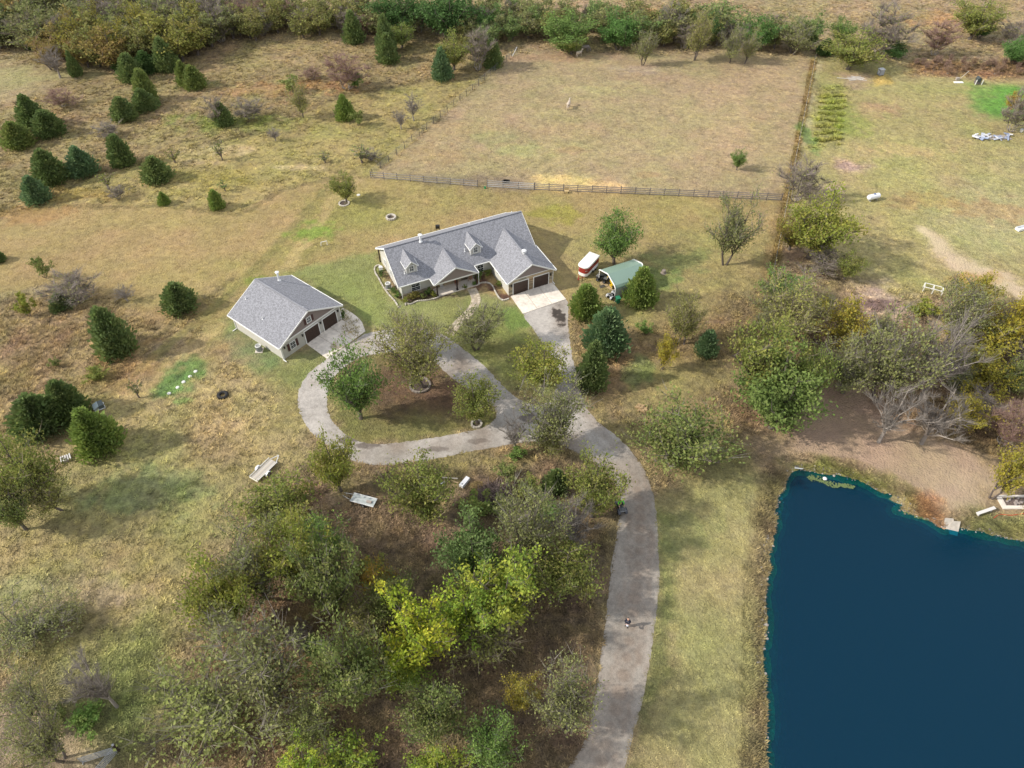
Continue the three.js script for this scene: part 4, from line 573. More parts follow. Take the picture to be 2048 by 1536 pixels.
airCon('round air conditioner unit against the white side of the detached garage', -35.65, -73.9); airCon('round air conditioner unit beside the white side of the farmhouse', -19.07, -87.81); 
{ const b = thing('utility_box', 'small white utility box in the side bed of the farmhouse', 'utility box', -20.77, -92.19); mesh('box', bx(0.5, 0.7, 0.4, 0, 0.35, 0), white, b); mesh('lid', bx(0.56, 0.06, 0.46, 0, 0.73, 0), whiteMetal, b); }
{ const b = thing('barbecue_grill', 'dark covered barbecue behind the farmhouse roof ridge', 'barbecue', -12.49, -102.98); mesh('body', bx(0.7, 0.4, 0.5, 0, 0.8, 0), black, b); const l = new THREE.CylinderGeometry(0.26, 0.26, 0.7, 14, 1, false, 0, Math.PI).rotateZ(Math.PI / 2); mesh('lid', l.translate(0, 1.0, 0), black, b); for (const [x, z] of [[-.3, -.2], [.3, -.2], [-.3, .2], [.3, .2]]) mesh('leg', bx(0.05, 0.62, 0.05, x, 0.31, z), black, b); }
// ---------- yard furniture and bits ----------
function stoneRing(label, x, z, r, n, h, m, group) {
  const a = thing('stone_ring', label, 'stone ring', x, z); const q = rng(Math.floor(x * 100)); const ms = [m, mat(m.color.r * 0.85, m.color.g * 0.83, m.color.b * 0.8, .95), mat(m.color.r * 1.1, m.color.g * 1.1, m.color.b * 1.1, .95)];
  for (let k = 0; k < n; k++) { const t = k / n * 6.283; const g = new THREE.BoxGeometry(r * 6.283 / n * 0.93, h, 0.24 + 0.05 * q(), 2, 2, 2); const p = g.attributes.position; for (let i = 0; i < p.count; i++) p.setXYZ(i, p.getX(i) * (0.95 + 0.1 * q()), p.getY(i), p.getZ(i) * (0.95 + 0.1 * q())); g.rotateY(-t + Math.PI / 2).translate(Math.cos(t) * r, h / 2 - 0.01, Math.sin(t) * r); g.computeVertexNormals(); mesh('stone', g, ms[Math.floor(q() * 3)], a); }
  mesh('soil', cyl(r, r, 0.05, 0, 0.02, 0, 24), mat(0.08, 0.06, 0.05, 1), a); return a;
}
const blockM = mat(0.5, 0.46, 0.40, .95), darkBlock = mat(0.22, 0.19, 0.165, .95);
stoneRing('pale stone fire ring on the grass behind the farmhouse', -20.87, -106.85, 0.75, 14, 0.35, blockM);
stoneRing('pale stone edging ring round the small tree near the board fence', -29.7, -111.36, 0.85, 16, 0.16, blockM);
stoneRing('brownish stone ring round the big tree inside the drive loop', -12.4, -67.1, 1.35, 20, 0.25, darkBlock);
stoneRing('small pale stone ring at the foot of a tree beside the loop', -4.55, -60.22, 0.62, 12, 0.28, blockM);
{ const t = thing('tractor_tyre', 'large black tractor tyre lying flat on the lower lawn', 'tyre', -38.41, -65.18); mesh('tyre', new THREE.TorusGeometry(0.52, 0.2, 12, 36).rotateX(Math.PI / 2).scale(1, 0.95, 1).translate(0, 0.19, 0), rubber, t); for (let k = 0; k < 22; k++) { const a = k / 22 * 6.283; mesh('tread_lug', bx(0.2, 0.3, 0.07, Math.cos(a) * 0.66, 0.19, Math.sin(a) * 0.66, -a + 0.35), rubber, t); } }
for (const [i, [x, z]] of [[-43.44, -69.74], [-43.9, -68.79], [-44.47, -67.75], [-44.95, -66.73], [-45.74, -65.63]].entries()) tag(mesh('septic_lid', (() => { const g = new THREE.LatheGeometry([[0.001, 0.1], [0.2, 0.1], [0.26, 0.06], [0.27, 0]].map(p => new THREE.Vector2(...p)), 14); return g.translate(x, 0, z); })(), mat(0.6, 0.6, 0.56, .8)), 'white round cover in a row on the lower lawn', 'cover', 'white covers in a row on the lawn');
tag(mesh('septic_lid', new THREE.LatheGeometry([[0.001, 0.1], [0.26, 0.1], [0.32, 0.06], [0.33, 0]].map(p => new THREE.Vector2(...p)), 14).translate(...[-27.54, -114.12].flatMap((v, i) => i ? [0, v] : [v])), mat(0.62, 0.62, 0.58, .8)), 'white round cover alone in the grass beside the ringed small tree', 'cover');
{ const b = thing('chicken_coop', 'small pale blue and grey box standing in the grass', 'box', -54.03, -63.13, R(35)); mesh('frame', [bx(1.3, 0.1, 1.2, 0, 0.1, 0)], whiteMetal, b); mesh('body', bx(0.62, 0.55, 1.05, 0.28, 0.4, 0), mat(0.09, 0.11, 0.11, .7), b); mesh('lid', slab([V(-0.7, 0.42, -0.55), V(-0.7, 0.42, 0.55), V(-0.02, 0.72, 0.55), V(-0.02, 0.72, -0.55)], 0.05), mat(0.42, 0.5, 0.52, .5), b); mesh('stand', [bx(0.5, 0.4, 1.0, -0.36, 0.24, 0)], mat(0.35, 0.37, 0.37, .7), b); }
{ const p = thing('wooden_pallet', 'pale slatted pallet bench beside the big round cedar', 'pallet', -54.74, -54.59, R(32)); for (let k = 0; k < 5; k++) mesh('slat', bx(0.16, 0.04, 0.95, -0.5 + k * 0.25, 0.36, 0), mat(0.62, 0.6, 0.58, .9), p); for (const z of [-0.42, 0, 0.42]) mesh('bearer', bx(1.2, 0.3, 0.08, 0, 0.17, z), oldWood, p); }
{ const t = thing('utility_trailer', 'flat weathered utility trailer with white fenders parked on the grass', 'trailer', -29.95, -52.65, Math.atan2(2.75, 1.65));
  for (let k = 0; k < 7; k++) mesh('deck_board', bx(3.25, 0.04, 0.165, 0, 0.5, -0.54 + k * 0.18), [paleWood, mat(0.40, 0.37, 0.33, .95), mat(0.52, 0.48, 0.42, .95)][k % 3], t);
  for (const s of [-1, 1]) { mesh('side_rail', [bx(3.3, 0.06, 0.05, 0, 0.62, s * 0.66), ...[-1.6, -0.55, 0.55, 1.6].map(x => bx(0.05, 0.2, 0.05, x, 0.54, s * 0.66))], whiteMetal, t); wheel(t, 0.31, 0.18, -0.1, 0.31, s * 0.84); mesh('fender', new THREE.CylinderGeometry(0.42, 0.42, 0.26, 14, 1, true, -Math.PI / 2, Math.PI).rotateX(-Math.PI / 2).translate(-0.1, 0.32, s * 0.84), whiteMetal, t); }
  mesh('tongue', [bar(V(1.6, 0.46, 0.5), V(2.6, 0.46, 0), 0.045), bar(V(1.6, 0.46, -0.5), V(2.6, 0.46, 0), 0.045), bar(V(2.45, 0, 0), V(2.45, 0.7, 0), 0.04)], whiteMetal, t); mesh('rear_sill', bx(0.08, 0.14, 1.3, -1.66, 0.47, 0), mat(0.7, 0.66, 0.55, .8), t); mesh('axle', bar(V(-0.1, 0.31, -0.84), V(-0.1, 0.31, 0.84), 0.04), black, t); }
{ const t = thing('flatbed_trailer', 'low flat trailer with pale metal deck among the trees', 'trailer', -17.3, -48.35, Math.atan2(-0.86, 2.82));
  for (let k = 0; k < 5; k++) mesh('deck_panel', bx(2.95, 0.04, 0.21, 0, 0.42, -0.44 + k * 0.22), [mat(0.45, 0.48, 0.48, .6), mat(0.38, 0.42, 0.42, .7)][k % 2], t);
  mesh('side_rail', [bx(3.0, 0.08, 0.06, 0, 0.44, -0.58), bx(3.0, 0.08, 0.06, 0, 0.44, 0.58)], whiteMetal, t); mesh('toolbox', bx(0.6, 0.16, 0.3, 0.75, 0.52, 0.1), mat(0.35, 0.30, 0.27, .8), t);
  for (const s of [-1, 1]) wheel(t, 0.28, 0.16, 0.2, 0.28, s * 0.7); mesh('tongue', [bar(V(-1.5, 0.4, 0.4), V(-2.6, 0.4, 0.12), 0.035), bar(V(-1.5, 0.4, -0.4), V(-2.6, 0.4, -0.3), 0.035), bar(V(-2.5, 0, 0.14), V(-2.5, 0.5, 0.14), 0.03), bar(V(-2.3, 0, -0.26), V(-2.3, 0.42, -0.26), 0.03)], galv, t); }
{ const c = thing('discarded_cabinet', 'white metal cabinet lying on its back near the brush pile', 'cabinet', -5.65, -51.0, R(57)); mesh('body', bx(1.5, 0.45, 0.55, 0, 0.225, 0), mat(0.62, 0.63, 0.66, .5), c); mesh('door', bx(1.44, 0.03, 0.5, 0, 0.465, 0), mat(0.66, 0.67, 0.70, .5), c); mesh('handle', bx(0.14, 0.04, 0.1, -0.5, 0.5, 0.02), black, c); }
for (const [x0, z0, x1, z1, m, label] of [[-8.4, -51.8, -6.5, -51.65, paleWood, 'longest pale board lying in the weeds near the white cabinet'], [-7.3, -51.35, -6.4, -51.0, mat(0.5, 0.36, 0.2, .9), 'tan board lying in the weeds near the white cabinet'], [-8.8, -50.7, -8.0, -51.2, galv, 'grey metal strip lying in the weeds near the white cabinet']]) { const o = mesh('discarded_board', bx(Math.hypot(x1 - x0, z1 - z0), 0.05, 0.16, (x0 + x1) / 2, 0.09, (z0 + z1) / 2, -Math.atan2(z1 - z0, x1 - x0)), m); tag(o, label, 'board'); }
{ // brush pile: tangle of cut limbs
  const b = thing('brush_pile', 'heap of cut grey brown branches among the trees', 'brush pile', -2.29, -48.91); const q = rng(21), gs = []; for (let k = 0; k < 260; k++) { const a = q() * 6.283, r = Math.sqrt(q()) * 1.9, y = 0.15 + (1 - r / 2.1) * 1.2 * q(), c = V(Math.cos(a) * r, y, Math.sin(a) * r), d = V(q() - .5, (q() - .5) * 0.5, q() - .5).normalize().multiplyScalar(0.5 + q() * 0.8); const p0 = c.clone().sub(d), p1 = c.clone().add(d); p0.y = Math.max(0.03, p0.y); p1.y = Math.max(0.03, p1.y); gs.push(bar(p0, p1, 0.03 + 0.03 * q(), 0.012, 4)); } const m = mesh('branches', gs, mat(0.17, 0.125, 0.11, 1), b); m.userData.kind = 'stuff';
  const s2 = thing('straw_heap', 'small tan heap of straw beside the brush pile', 'straw heap', -4.16, -50.41); const g2 = []; for (let k = 0; k < 240; k++) { const a = q() * 6.283, r = Math.sqrt(q()) * 0.9, c = V(Math.cos(a) * r, 0.05 + (1 - r) * 0.5 * q(), Math.sin(a) * r), d = V(q() - .5, (q() - .5) * .4, q() - .5).normalize().multiplyScalar(0.25); const p0 = c.clone().sub(d), p1 = c.clone().add(d); p0.y = Math.max(.02, p0.y); p1.y = Math.max(.02, p1.y); g2.push(bar(p0, p1, 0.02, 0.012, 3)); } mesh('straw', g2, mat(0.34, 0.25, 0.11, 1), s2).userData.kind = 'stuff';
  const s3 = thing('broken_stump', 'tan broken stump and wood chips in the grass below the cedars', 'stump', 17.02, -63.05); const g3 = []; for (let k = 0; k < 60; k++) { const a = q() * 6.283, r = Math.sqrt(q()) * 0.8; g3.push(bx(0.2 + .2 * q(), 0.08 + (1 - r) * 0.35 * q(), 0.12 + .1 * q(), Math.cos(a) * r, 0.06 + (1 - r) * 0.2 * q(), Math.sin(a) * r, a * 3)); } mesh('wood_chunks', g3, mat(0.40, 0.28, 0.15, 1), s3).userData.kind = 'stuff'; }
{ const b = thing('pipe_marker', 'white plastic pipe bent in an angle on the mown grass', 'pipe', -31.05, -99.14); mesh('pipe', [bar(V(-0.4, 0.04, 0.4), V(-0.3, 0.75, 0.4), 0.05), bar(V(-0.3, 0.75, 0.4), V(0.6, 0.8, 0.1), 0.05), bar(V(0.6, 0.8, 0.1), V(0.55, 0, 0.1), 0.05)], white, b); }
// ---------- board fence ----------
{
  const P = [[-26.06, -119.87], [-6.28, -116.78], [-4.46, -116.78], [3.98, -115.77], [47.8, -112.33]];
  const fence = (name, label, a, b, nspan, rails, m, hp) => { const dx = b[0] - a[0], dz = b[1] - a[1], L = Math.hypot(dx, dz), f = thing(name, label, 'fence', a[0], a[1], Math.atan2(-dz, dx)); const q = rng(nspan * 7 + rails); const ms = [m, mat(m.color.r * .85, m.color.g * .84, m.color.b * .83, .95), mat(m.color.r * 1.15, m.color.g * 1.15, m.color.b * 1.15, .95)];
    for (let i = 0; i <= nspan; i++) mesh('post', bx(0.13, hp + 0.1, 0.13, i * L / nspan, (hp + 0.1) / 2, 0), mat(0.16, 0.14, 0.13, .95), f);
    for (let i = 0; i < nspan; i++) for (let r = 0; r < rails; r++) { const y = hp * (r + 1) / rails - 0.1, g = bx(L / nspan - 0.02, 0.14, 0.035, 0, 0, 0); g.rotateZ((q() - .5) * 0.012); g.translate((i + .5) * L / nspan, y, 0.085); mesh('rail', g, ms[Math.floor(q() * 3)], f); } return f; };
  fence('board_fence', 'weathered grey board fence from the wire fence corner to the gap behind the farmhouse', P[0], P[1], 8, 3, weatheredRail, 1.35);
  fence('board_fence', 'pale bright stretch of board fence next to the scattered straw', P[2], P[3], 3, 4, mat(0.42, 0.41, 0.40, .9), 1.45);
  fence('board_fence', 'long dark grey board fence along the front of the paddock past the straw', P[3].map((v, i) => v + [0.15, 0.0][i]), P[4], 17, 4, mat(0.24, 0.215, 0.205, .95), 1.4);
}
{ // wire fence down the left side of the paddock
  const a = [-25.88, -120.57], b = [1.19, -176.37], dx = b[0] - a[0], dz = b[1] - a[1], L = Math.hypot(dx, dz), f = thing('wire_fence', 'wire mesh fence with thin dark posts along the left side of the paddock', 'fence', a[0], a[1], Math.atan2(-dz, dx));
  const n = 22; for (let i = 0; i <= n; i++) mesh('post', cyl(0.06, 0.06, 1.5, i * L / n, 0.75, 0, 6), mat(0.09, 0.08, 0.075, .9), f);
  for (const y of [0.25, 0.55, 0.85, 1.15, 1.4]) mesh('wire', bx(L, 0.018, 0.018, L / 2, y, 0), grey, f);
  mesh('corner_brace', bar(V(L, 1.3, 0), V(L - 2.6, 0.1, 0), 0.06), whiteMetal, f);
  const c = [71.27, -172.93], e = [38.76, -84.94], ex = e[0] - c[0], ez = e[1] - c[1], M = Math.hypot(ex, ez), w = thing('wire_fence', 'overgrown wire fence with short posts between paddock and open field', 'fence', c[0], c[1], Math.atan2(-ez, ex));
  for (let i = 0; i <= 30; i++) { const p = mesh('post', cyl(0.045, 0.045, 1.25, i * M / 30, 0.62, 0, 6), mat(0.16, 0.12, 0.09, .9), w); mesh('insulator', bx(0.1, 0.12, 0.1, i * M / 30, 1.28, 0), mat(0.7, 0.62, 0.35, .7), p); }
  for (const y of [0.5, 0.9, 1.2]) mesh('wire', bx(M, 0.016, 0.016, M / 2, y, 0), grey, w);
}
// things leaning on the fence
{ const b = thing('feed_trough', 'black feed trough standing behind the pale fence stretch', 'trough', -1.1, -118.14); const g = new THREE.CylinderGeometry(0.45, 0.35, 0.5, 14, 1, true).scale(1.6, 1, 0.9).translate(0, 0.25, 0); mesh('tub', g, black, b); mesh('base', cyl(0.36, 0.36, 0.04, 0, 0.02, 0, 14).scale(1.6, 1, 0.9), black, b); mesh('rim', new THREE.TorusGeometry(0.45, 0.03, 6, 20).rotateX(Math.PI / 2).scale(1.6, 1, 0.9).translate(0, 0.5, 0), black, b); }
{ const b = thing('wooden_chair', 'small yellowish wooden chair in front of the long fence', 'chair', 9.81, -114.78); mesh('seat', bx(0.8, 0.08, 0.5, 0, 0.45, 0), mat(0.5, 0.38, 0.2, .9), b); mesh('back', bx(0.8, 0.5, 0.06, 0, 0.75, -0.24), mat(0.45, 0.34, 0.18, .9), b); for (const [x, z] of [[-.35, -.2], [.35, -.2], [-.35, .2], [.35, .2]]) mesh('leg', bx(0.07, 0.42, 0.07, x, 0.21, z), darkWood, b); }
{ const b = thing('green_bucket', 'small green bucket at the fence gap', 'bucket', -4.9, -116.28); mesh('tub', new THREE.LatheGeometry([[0.001, 0.03], [0.15, 0.03], [0.15, 0], [0.2, 0.36], [0.17, 0.36], [0.13, 0.06], [0.001, 0.06]].map(p => new THREE.Vector2(...p)), 14), mat(0.03, 0.3, 0.12, .5), b); mesh('handle', new THREE.TorusGeometry(0.18, 0.012, 5, 14, Math.PI).translate(0, 0.34, 0), galv, b); }
// ---------- pipe gates at the lower left ----------
function pipeGate(label, x0, z0, x1, z1) { const L = Math.hypot(x1 - x0, z1 - z0), g = thing('pipe_gate', label, 'gate', x0, z0, Math.atan2(-(z1 - z0), x1 - x0)); for (let k = 0; k < 6; k++) mesh('bar', bar(V(0, 0.2 + k * 0.22, 0), V(L, 0.2 + k * 0.22, 0), 0.028, 0.028, 8), galv, g); for (const x of [0.02, L / 2, L - 0.02]) mesh('upright', bar(V(x, x === L / 2 ? 0.2 : 0.12, 0), V(x, 1.34, 0), 0.03, 0.03, 8), galv, g); mesh('support', bx(0.08, 0.13, 0.3, 0.02, 0.065, 0), galv, g); mesh('support', bx(0.08, 0.13, 0.3, L - 0.02, 0.065, 0), galv, g); return g; }
pipeGate('silver six-bar pipe gate angled towards the bare dirt track', -38.7, -20.2, -35.95, -21.1); pipeGate('silver six-bar pipe gate running away from the hinged gate corner', -35.9, -21.0, -37.4, -18.2);
{ const p = thing('gate_post', 'thick wooden post where the two pipe gates meet', 'post', -35.8, -21.25); mesh('post', new THREE.LatheGeometry([[0.001, 1.6], [0.09, 1.58], [0.11, 1.5], [0.12, 0]].map(q => new THREE.Vector2(...q)), 10), darkWood, p); mesh('cap', cyl(0.13, 0.11, 0.05, 0, 1.61, 0), galv, p); }
// ---------- right-hand field ----------
{ const t = thing('propane_tank', 'white horizontal propane tank on short legs in the field', 'tank', 64.11, -112.49, R(20)); const pr = []; for (let i = 0; i <= 8; i++) { const a = i / 8 * Math.PI / 2; pr.push(new THREE.Vector2(0.48 * Math.sin(a), -0.95 - 0.36 * Math.cos(a))); } for (let i = 0; i <= 8; i++) { const a = i / 8 * Math.PI / 2; pr.push(new THREE.Vector2(0.48 * Math.cos(a), 0.95 + 0.36 * Math.sin(a))); } mesh('shell', new THREE.LatheGeometry(pr, 24).rotateZ(Math.PI / 2).translate(0, 0.72, 0), mat(0.75, 0.76, 0.8, .35), t); mesh('dome', new THREE.LatheGeometry([[0.17, 0], [0.17, 0.12], [0.12, 0.2], [0.001, 0.22]].map(p => new THREE.Vector2(...p)), 14).translate(0, 1.17, 0), mat(0.12, 0.16, 0.3, .5), t); for (const x of [-0.7, 0.7]) mesh('leg', bx(0.12, 0.4, 0.7, x, 0.2, 0), mat(0.4, 0.4, 0.4, .8), t); }
{ const b = thing('timber_stand', 'white open two-bay timber frame standing on the grass by the bare patch', 'frame', 63.05, -86.96, Math.atan2(-1.07, 2.26)); const L = 2.6; const rails = [bar(V(0, 0.9, 0), V(L, 0.9, 0), 0.06, 0.06, 4), bar(V(0, 0.9, -1.1), V(L, 0.9, -1.1), 0.06, 0.06, 4)]; for (const r of rails) mesh('rail', r, white, b); for (const x of [0, L / 2, L]) { mesh('cross_rail', bar(V(x, 0.9, 0), V(x, 0.9, -1.1), 0.06, 0.06, 4), white, b); for (const z of [0, -1.1]) mesh('leg', bx(0.1, 0.9, 0.1, x, 0.45, z), white, b); } }
{ const b = thing('grey_feeder', 'grey metal box feeder on spilled yellow grain near the spreading tree', 'feeder', 83.42, -163.95, R(15)); mesh('bin', bx(1.1, 1.2, 1.0, 0, 0.75, 0), mat(0.3, 0.32, 0.36, .5), b); mesh('lid', bx(1.2, 0.08, 1.1, 0, 1.39, 0), mat(0.55, 0.57, 0.6, .5), b); for (const [x, z] of [[-.45, -.4], [.45, -.4], [-.45, .4], [.45, .4]]) mesh('leg', bx(0.09, 0.16, 0.09, x, 0.08, z), black, b); }
{ const q = rng(91); const b = thing('pipe_heap', 'heap of pale plastic pipes lying on bare ground by the fence row', 'pipe heap', 76.38, -162.12); for (let k = 0; k < 9; k++) { const c = V((q() - .5) * 3.4, 0.06 + q() * 0.12, (q() - .5) * 1.8), d = V(1 + q(), 0, (q() - .5) * 1.2); mesh('pipe', bar(c.clone().sub(d), c.clone().add(d), 0.06, 0.06, 6), mat(0.6, 0.57, 0.53, .8), b); } }
{ const b = thing('white_board_scrap', 'white board lying flat with a pale post leaning beside it', 'board', 99.58, -160.07); mesh('board', bx(2.0, 0.12, 0.7, 0, 0.06, 0), white, b); mesh('post', bar(V(0.3, 0.0, -1), V(2.2, 1.9, -1.6), 0.06, 0.06, 6), paleWood, b); mesh('crate', bx(0.7, 0.6, 0.6, 0.2, 0.3, -1.2), oldWood, b); }
{ const b = thing('smoker_grill', 'dark barrel smoker between two white posts', 'smoker', 103.48, -159.31); mesh('barrel', new THREE.CylinderGeometry(0.45, 0.45, 1.2, 16).rotateX(Math.PI / 2).translate(0, 1.0, -0.3), mat(0.05, 0.06, 0.06, .6), b); mesh('base', bx(1.0, 0.6, 1.0, 0, 0.3, -0.3), mat(0.16, 0.13, 0.13, .8), b); for (const x of [-0.7, 0.7]) mesh('post', bx(0.12, 1.1, 0.12, x, 0.55, 0.4), white, b); }
{ const q = rng(17), b = thing('scrap_heap', 'heap of bluish and white scrap metal sheets in the field', 'scrap heap', 95.77, -135.11); const ms = [mat(0.5, 0.53, 0.6, .4, { metalness: .3 }), mat(0.3, 0.35, 0.48, .5), mat(0.65, 0.65, 0.66, .6), mat(0.24, 0.28, 0.4, .5)]; for (let k = 0; k < 34; k++) { const g = bx(0.5 + 1.6 * q(), 0.03, 0.2 + 0.5 * q()); g.rotateZ((q() - .5) * 0.4).rotateY(q() * 3); g.translate((q() - .5) * 8, 0.22 + q() * 0.25, (q() - .5) * 2.2); mesh('sheet', g, ms[Math.floor(q() * 4)], b); } mesh('pallet_base', bx(7, 0.12, 1.8, 0, 0.06, 0), oldWood, b); }
{ const b = thing('white_trough', 'white metal trough at the edge of the bright field', 'trough', 86.22, -103.42, R(20)); mesh('tub', [bx(2.2, 0.06, 0.8, 0, 0.1, 0), bx(2.2, 0.45, 0.05, 0, 0.3, 0.4), bx(2.2, 0.45, 0.05, 0, 0.3, -0.4), bx(0.05, 0.45, 0.75, 1.08, 0.3, 0), bx(0.05, 0.45, 0.75, -1.08, 0.3, 0)], whiteMetal, b); for (const x of [-0.8, 0.8]) mesh('foot', bx(0.1, 0.1, 0.8, x, 0.05, 0), galv, b); }
{ const b = thing('white_bucket', 'white bucket under the grey shrub at the field edge', 'bucket', 102.54, -137.36); mesh('tub', new THREE.LatheGeometry([[0.001, 0.03], [0.25, 0], [0.32, 0.6], [0.28, 0.6], [0.22, 0.06], [0.001, 0.06]].map(p => new THREE.Vector2(...p)), 14), white, b); mesh('handle', new THREE.TorusGeometry(0.3, 0.015, 5, 14, Math.PI).translate(0, 0.58, 0), galv, b); }
// ---------- pond shore ----------
{ const d = thing('concrete_ramp', 'broken pale concrete ramp running down into the pond', 'ramp'); const P = [[49.79, -46.16], [50.68, -46.09], [50.6, -45.76], [51.37, -45.69], [50.61, -44.17], [49.11, -44.63]]; const yy = [0.02, 0.02, 0, 0, -0.62, -0.62]; const pts = P.map((p, i) => V(p[0], yy[i], p[1])); const g = slab([pts[0], pts[1], pts[2], pts[3], pts[4], pts[5]], 0.2); mesh('slab', g, new THREE.MeshStandardMaterial({ map: concTex, color: C(0.62, 0.58, 0.54), roughness: .95 }), d); mesh('crack_edge', slab([V(P[5][0], -0.40, P[5][1] - 0.55), V(P[4][0] - 0.1, -0.40, P[4][1] - 0.75), V(P[4][0] - 0.1, -0.36, P[4][1] - 0.9), V(P[5][0], -0.36, P[5][1] - 0.7)], 0.1), mat(0.5, 0.47, 0.43, 1), d); }
{ const b = thing('plank_bench', 'long white plank bench on the bank above the pond', 'bench', 53.3, -46.4, Math.atan2(0.85, 2.45)); const L = 2.6; mesh('plank', bx(L, 0.07, 0.36, L / 2, 0.5, 0), mat(0.62, 0.6, 0.58, .8), b); for (const x of [0.35, L - 0.45]) mesh('leg', [bx(0.1, 0.47, 0.3, x, 0.235, 0)], mat(0.5, 0.47, 0.45, .9), b); mesh('brace', bx(L - 0.9, 0.06, 0.06, L / 2, 0.3, 0), oldWood, b); tag(mesh('orange_cord', new THREE.TubeGeometry(new THREE.CatmullRomCurve3([V(55.3, 0.08, -46.1), V(56.2, 0.05, -46.6), V(57.5, 0.05, -46.5), V(59, 0.05, -46.7), V(60.5, 0.05, -46.6)]), 30, 0.035, 6), mat(0.6, 0.08, 0.03, .6)), 'orange cord trailing along the pond bank from the plank bench', 'cord'); }
{ const b = thing('concrete_footing', 'pale rectangular concrete frame round a fire pit by the yellow tree', 'fire pit', 59.2, -48.3); mesh('side', bx(4.6, 0.14, 0.45, 0, 0.07, 0.75), concrete, b); mesh('side', bx(4.6, 0.14, 0.3, 0, 0.07, -0.8), concrete, b); mesh('side', bx(0.6, 0.14, 1.17, -2.0, 0.07, -0.06), concrete, b); mesh('side', bx(0.6, 0.14, 1.17, 2.0, 0.07, -0.06), concrete, b); mesh('ash', bx(3.36, 0.05, 1.15, 0, 0.03, -0.06), mat(0.12, 0.09, 0.08, 1), b); const q = rng(3); for (let k = 0; k < 16; k++) { const g = new THREE.IcosahedronGeometry(0.1 + 0.1 * q(), 0); g.translate(-1.4 + q() * 2.8, 0.12, -0.5 + q() * 0.9); mesh('rock', g, mat(0.28, 0.24, 0.22, 1), b); } }
{ const f = thing('white_float', 'round white float on the algae of the pond', 'float', 37.83, -52.03, 0, undefined, -0.44); mesh('shell', new THREE.SphereGeometry(0.24, 14, 10).scale(1, 0.75, 1), white, f); mesh('ring', new THREE.TorusGeometry(0.24, 0.03, 6, 18).rotateX(Math.PI / 2), whiteMetal, f); }
{ const f = thing('white_pipe_end', 'short white pipe elbow at the corner of the pond', 'pipe', 35, -53.52, 0, undefined, -0.4); mesh('pipe', bar(V(-0.4, 0.12, 0), V(0.5, 0.06, 0.1), 0.08, 0.08, 10), white, f); mesh('collar', bar(V(-0.42, 0.14, 0), V(-0.3, 0.11, 0), 0.11, 0.11, 10), white, f); }
{ // shore stones and algae
  const q = rng(12), ms = [mat(0.24, 0.21, 0.18, 1), mat(0.34, 0.31, 0.27, 1), mat(0.16, 0.14, 0.12, 1)], gs = [[], [], []];
  const curve = new THREE.CatmullRomCurve3(pondShore.slice(0, 31).map(p => V(p[0], 0, p[1])), false, 'centripetal'), L = curve.getLength();
  for (let k = 0; k < 620; k++) { const t = q(), p = curve.getPointAt(t), x = p.x + (q() - 0.5) * 1.1 + (p.x < 30 ? -0.3 : 0), z = p.z + (q() - .5) * 1.1 - 0.2, s = 0.04 + 0.1 * q() * q(); const g = new THREE.IcosahedronGeometry(s, 0); g.scale(1 + q(), 0.6, 1 + q()).rotateY(q() * 6).translate(x, groundY(x, z) + s * 0.15, z); gs[Math.floor(q() * 3)].push(g); }
  gs.forEach((g, i) => { const m = mesh('shore_stones', g, ms[i]); m.userData = { kind: 'stuff', label: ['tan', 'pale', 'dark'][i] + ' small stones scattered along the pond shore', category: 'stones' }; });
  const al = mat(0.12, 0.16, 0.06, 1), mats = [[[[36.74, -52.03]], 1.3, .5, 1], [[[38.49, -51.22]], 1.2, .5, 5], [[[40.2, -50.93]], .9, .35, 9], [[[46.77, -46.98]], 1.3, .3, 4], [[[47.72, -46.43]], 1.2, .28, 8]];
  mats.forEach(([p, rx, rz, sd], i) => { const gsl = []; const r2 = rng(sd + 50); for (let k = 0; k < 95; k++) { const a = r2() * 6.283, rr = Math.sqrt(r2()) * (0.6 + 0.6 * fbm(Math.cos(a) * 2 + sd, Math.sin(a) * 2, 3)), x = p[0][0] + Math.cos(a) * rr * rx, z = p[0][1] + Math.sin(a) * rr * rz + 0.25 * Math.cos(a) * rx * 0.6, s = 0.03 + 0.06 * r2(); const g = new THREE.CylinderGeometry(s, s * 1.1, 0.02, 6); gsl.push(g.scale(1 + r2(), 1, 1).rotateY(r2() * 6).translate(x, -0.425 + 0.004 * r2(), z)); } const m = mesh('algae_mat', gsl, al); m.userData = { kind: 'stuff', label: 'floating green algae mat near the pond edge', category: 'algae', group: 'algae mats on the pond' }; });
}
// ---------- garden bed edging stones ----------
function edging(label, P, seed) { const c = new THREE.CatmullRomCurve3(P.map(p => V(p[0], 0, p[1])), false, 'centripetal'), L = c.getLength(), q = rng(seed), e = thing('stone_edging', label, 'edging', P[0][0], P[0][1]), ms = [mat(0.5, 0.46, 0.39, .95), mat(0.4, 0.36, 0.3, .95), mat(0.58, 0.54, 0.48, .95)]; for (let s = 0.1; s < L; s += 0.31) { const p = c.getPointAt(s / L), t = c.getTangentAt(s / L), g = new THREE.BoxGeometry(0.27, 0.18, 0.18, 1, 2, 1); const a = g.attributes.position; for (let i = 0; i < a.count; i++) a.setXYZ(i, a.getX(i) * (.9 + .2 * q()), a.getY(i), a.getZ(i) * (.9 + .25 * q())); g.rotateY(Math.atan2(-t.z, t.x)).translate(p.x - P[0][0], 0.09, p.z - P[0][1]); g.computeVertexNormals(); mesh('stone', g, ms[Math.floor(q() * 3)], e); } }
edging('white stone edging along the side bed of the farmhouse', [[-20.52, -92.7], [-21.33, -93.48], [-21.82, -92.96], [-21.66, -91.68], [-21.02, -90.41], [-19.86, -87.93], [-18.8, -86.13], [-17.8, -84.71], [-17.03, -83.2]], 1);
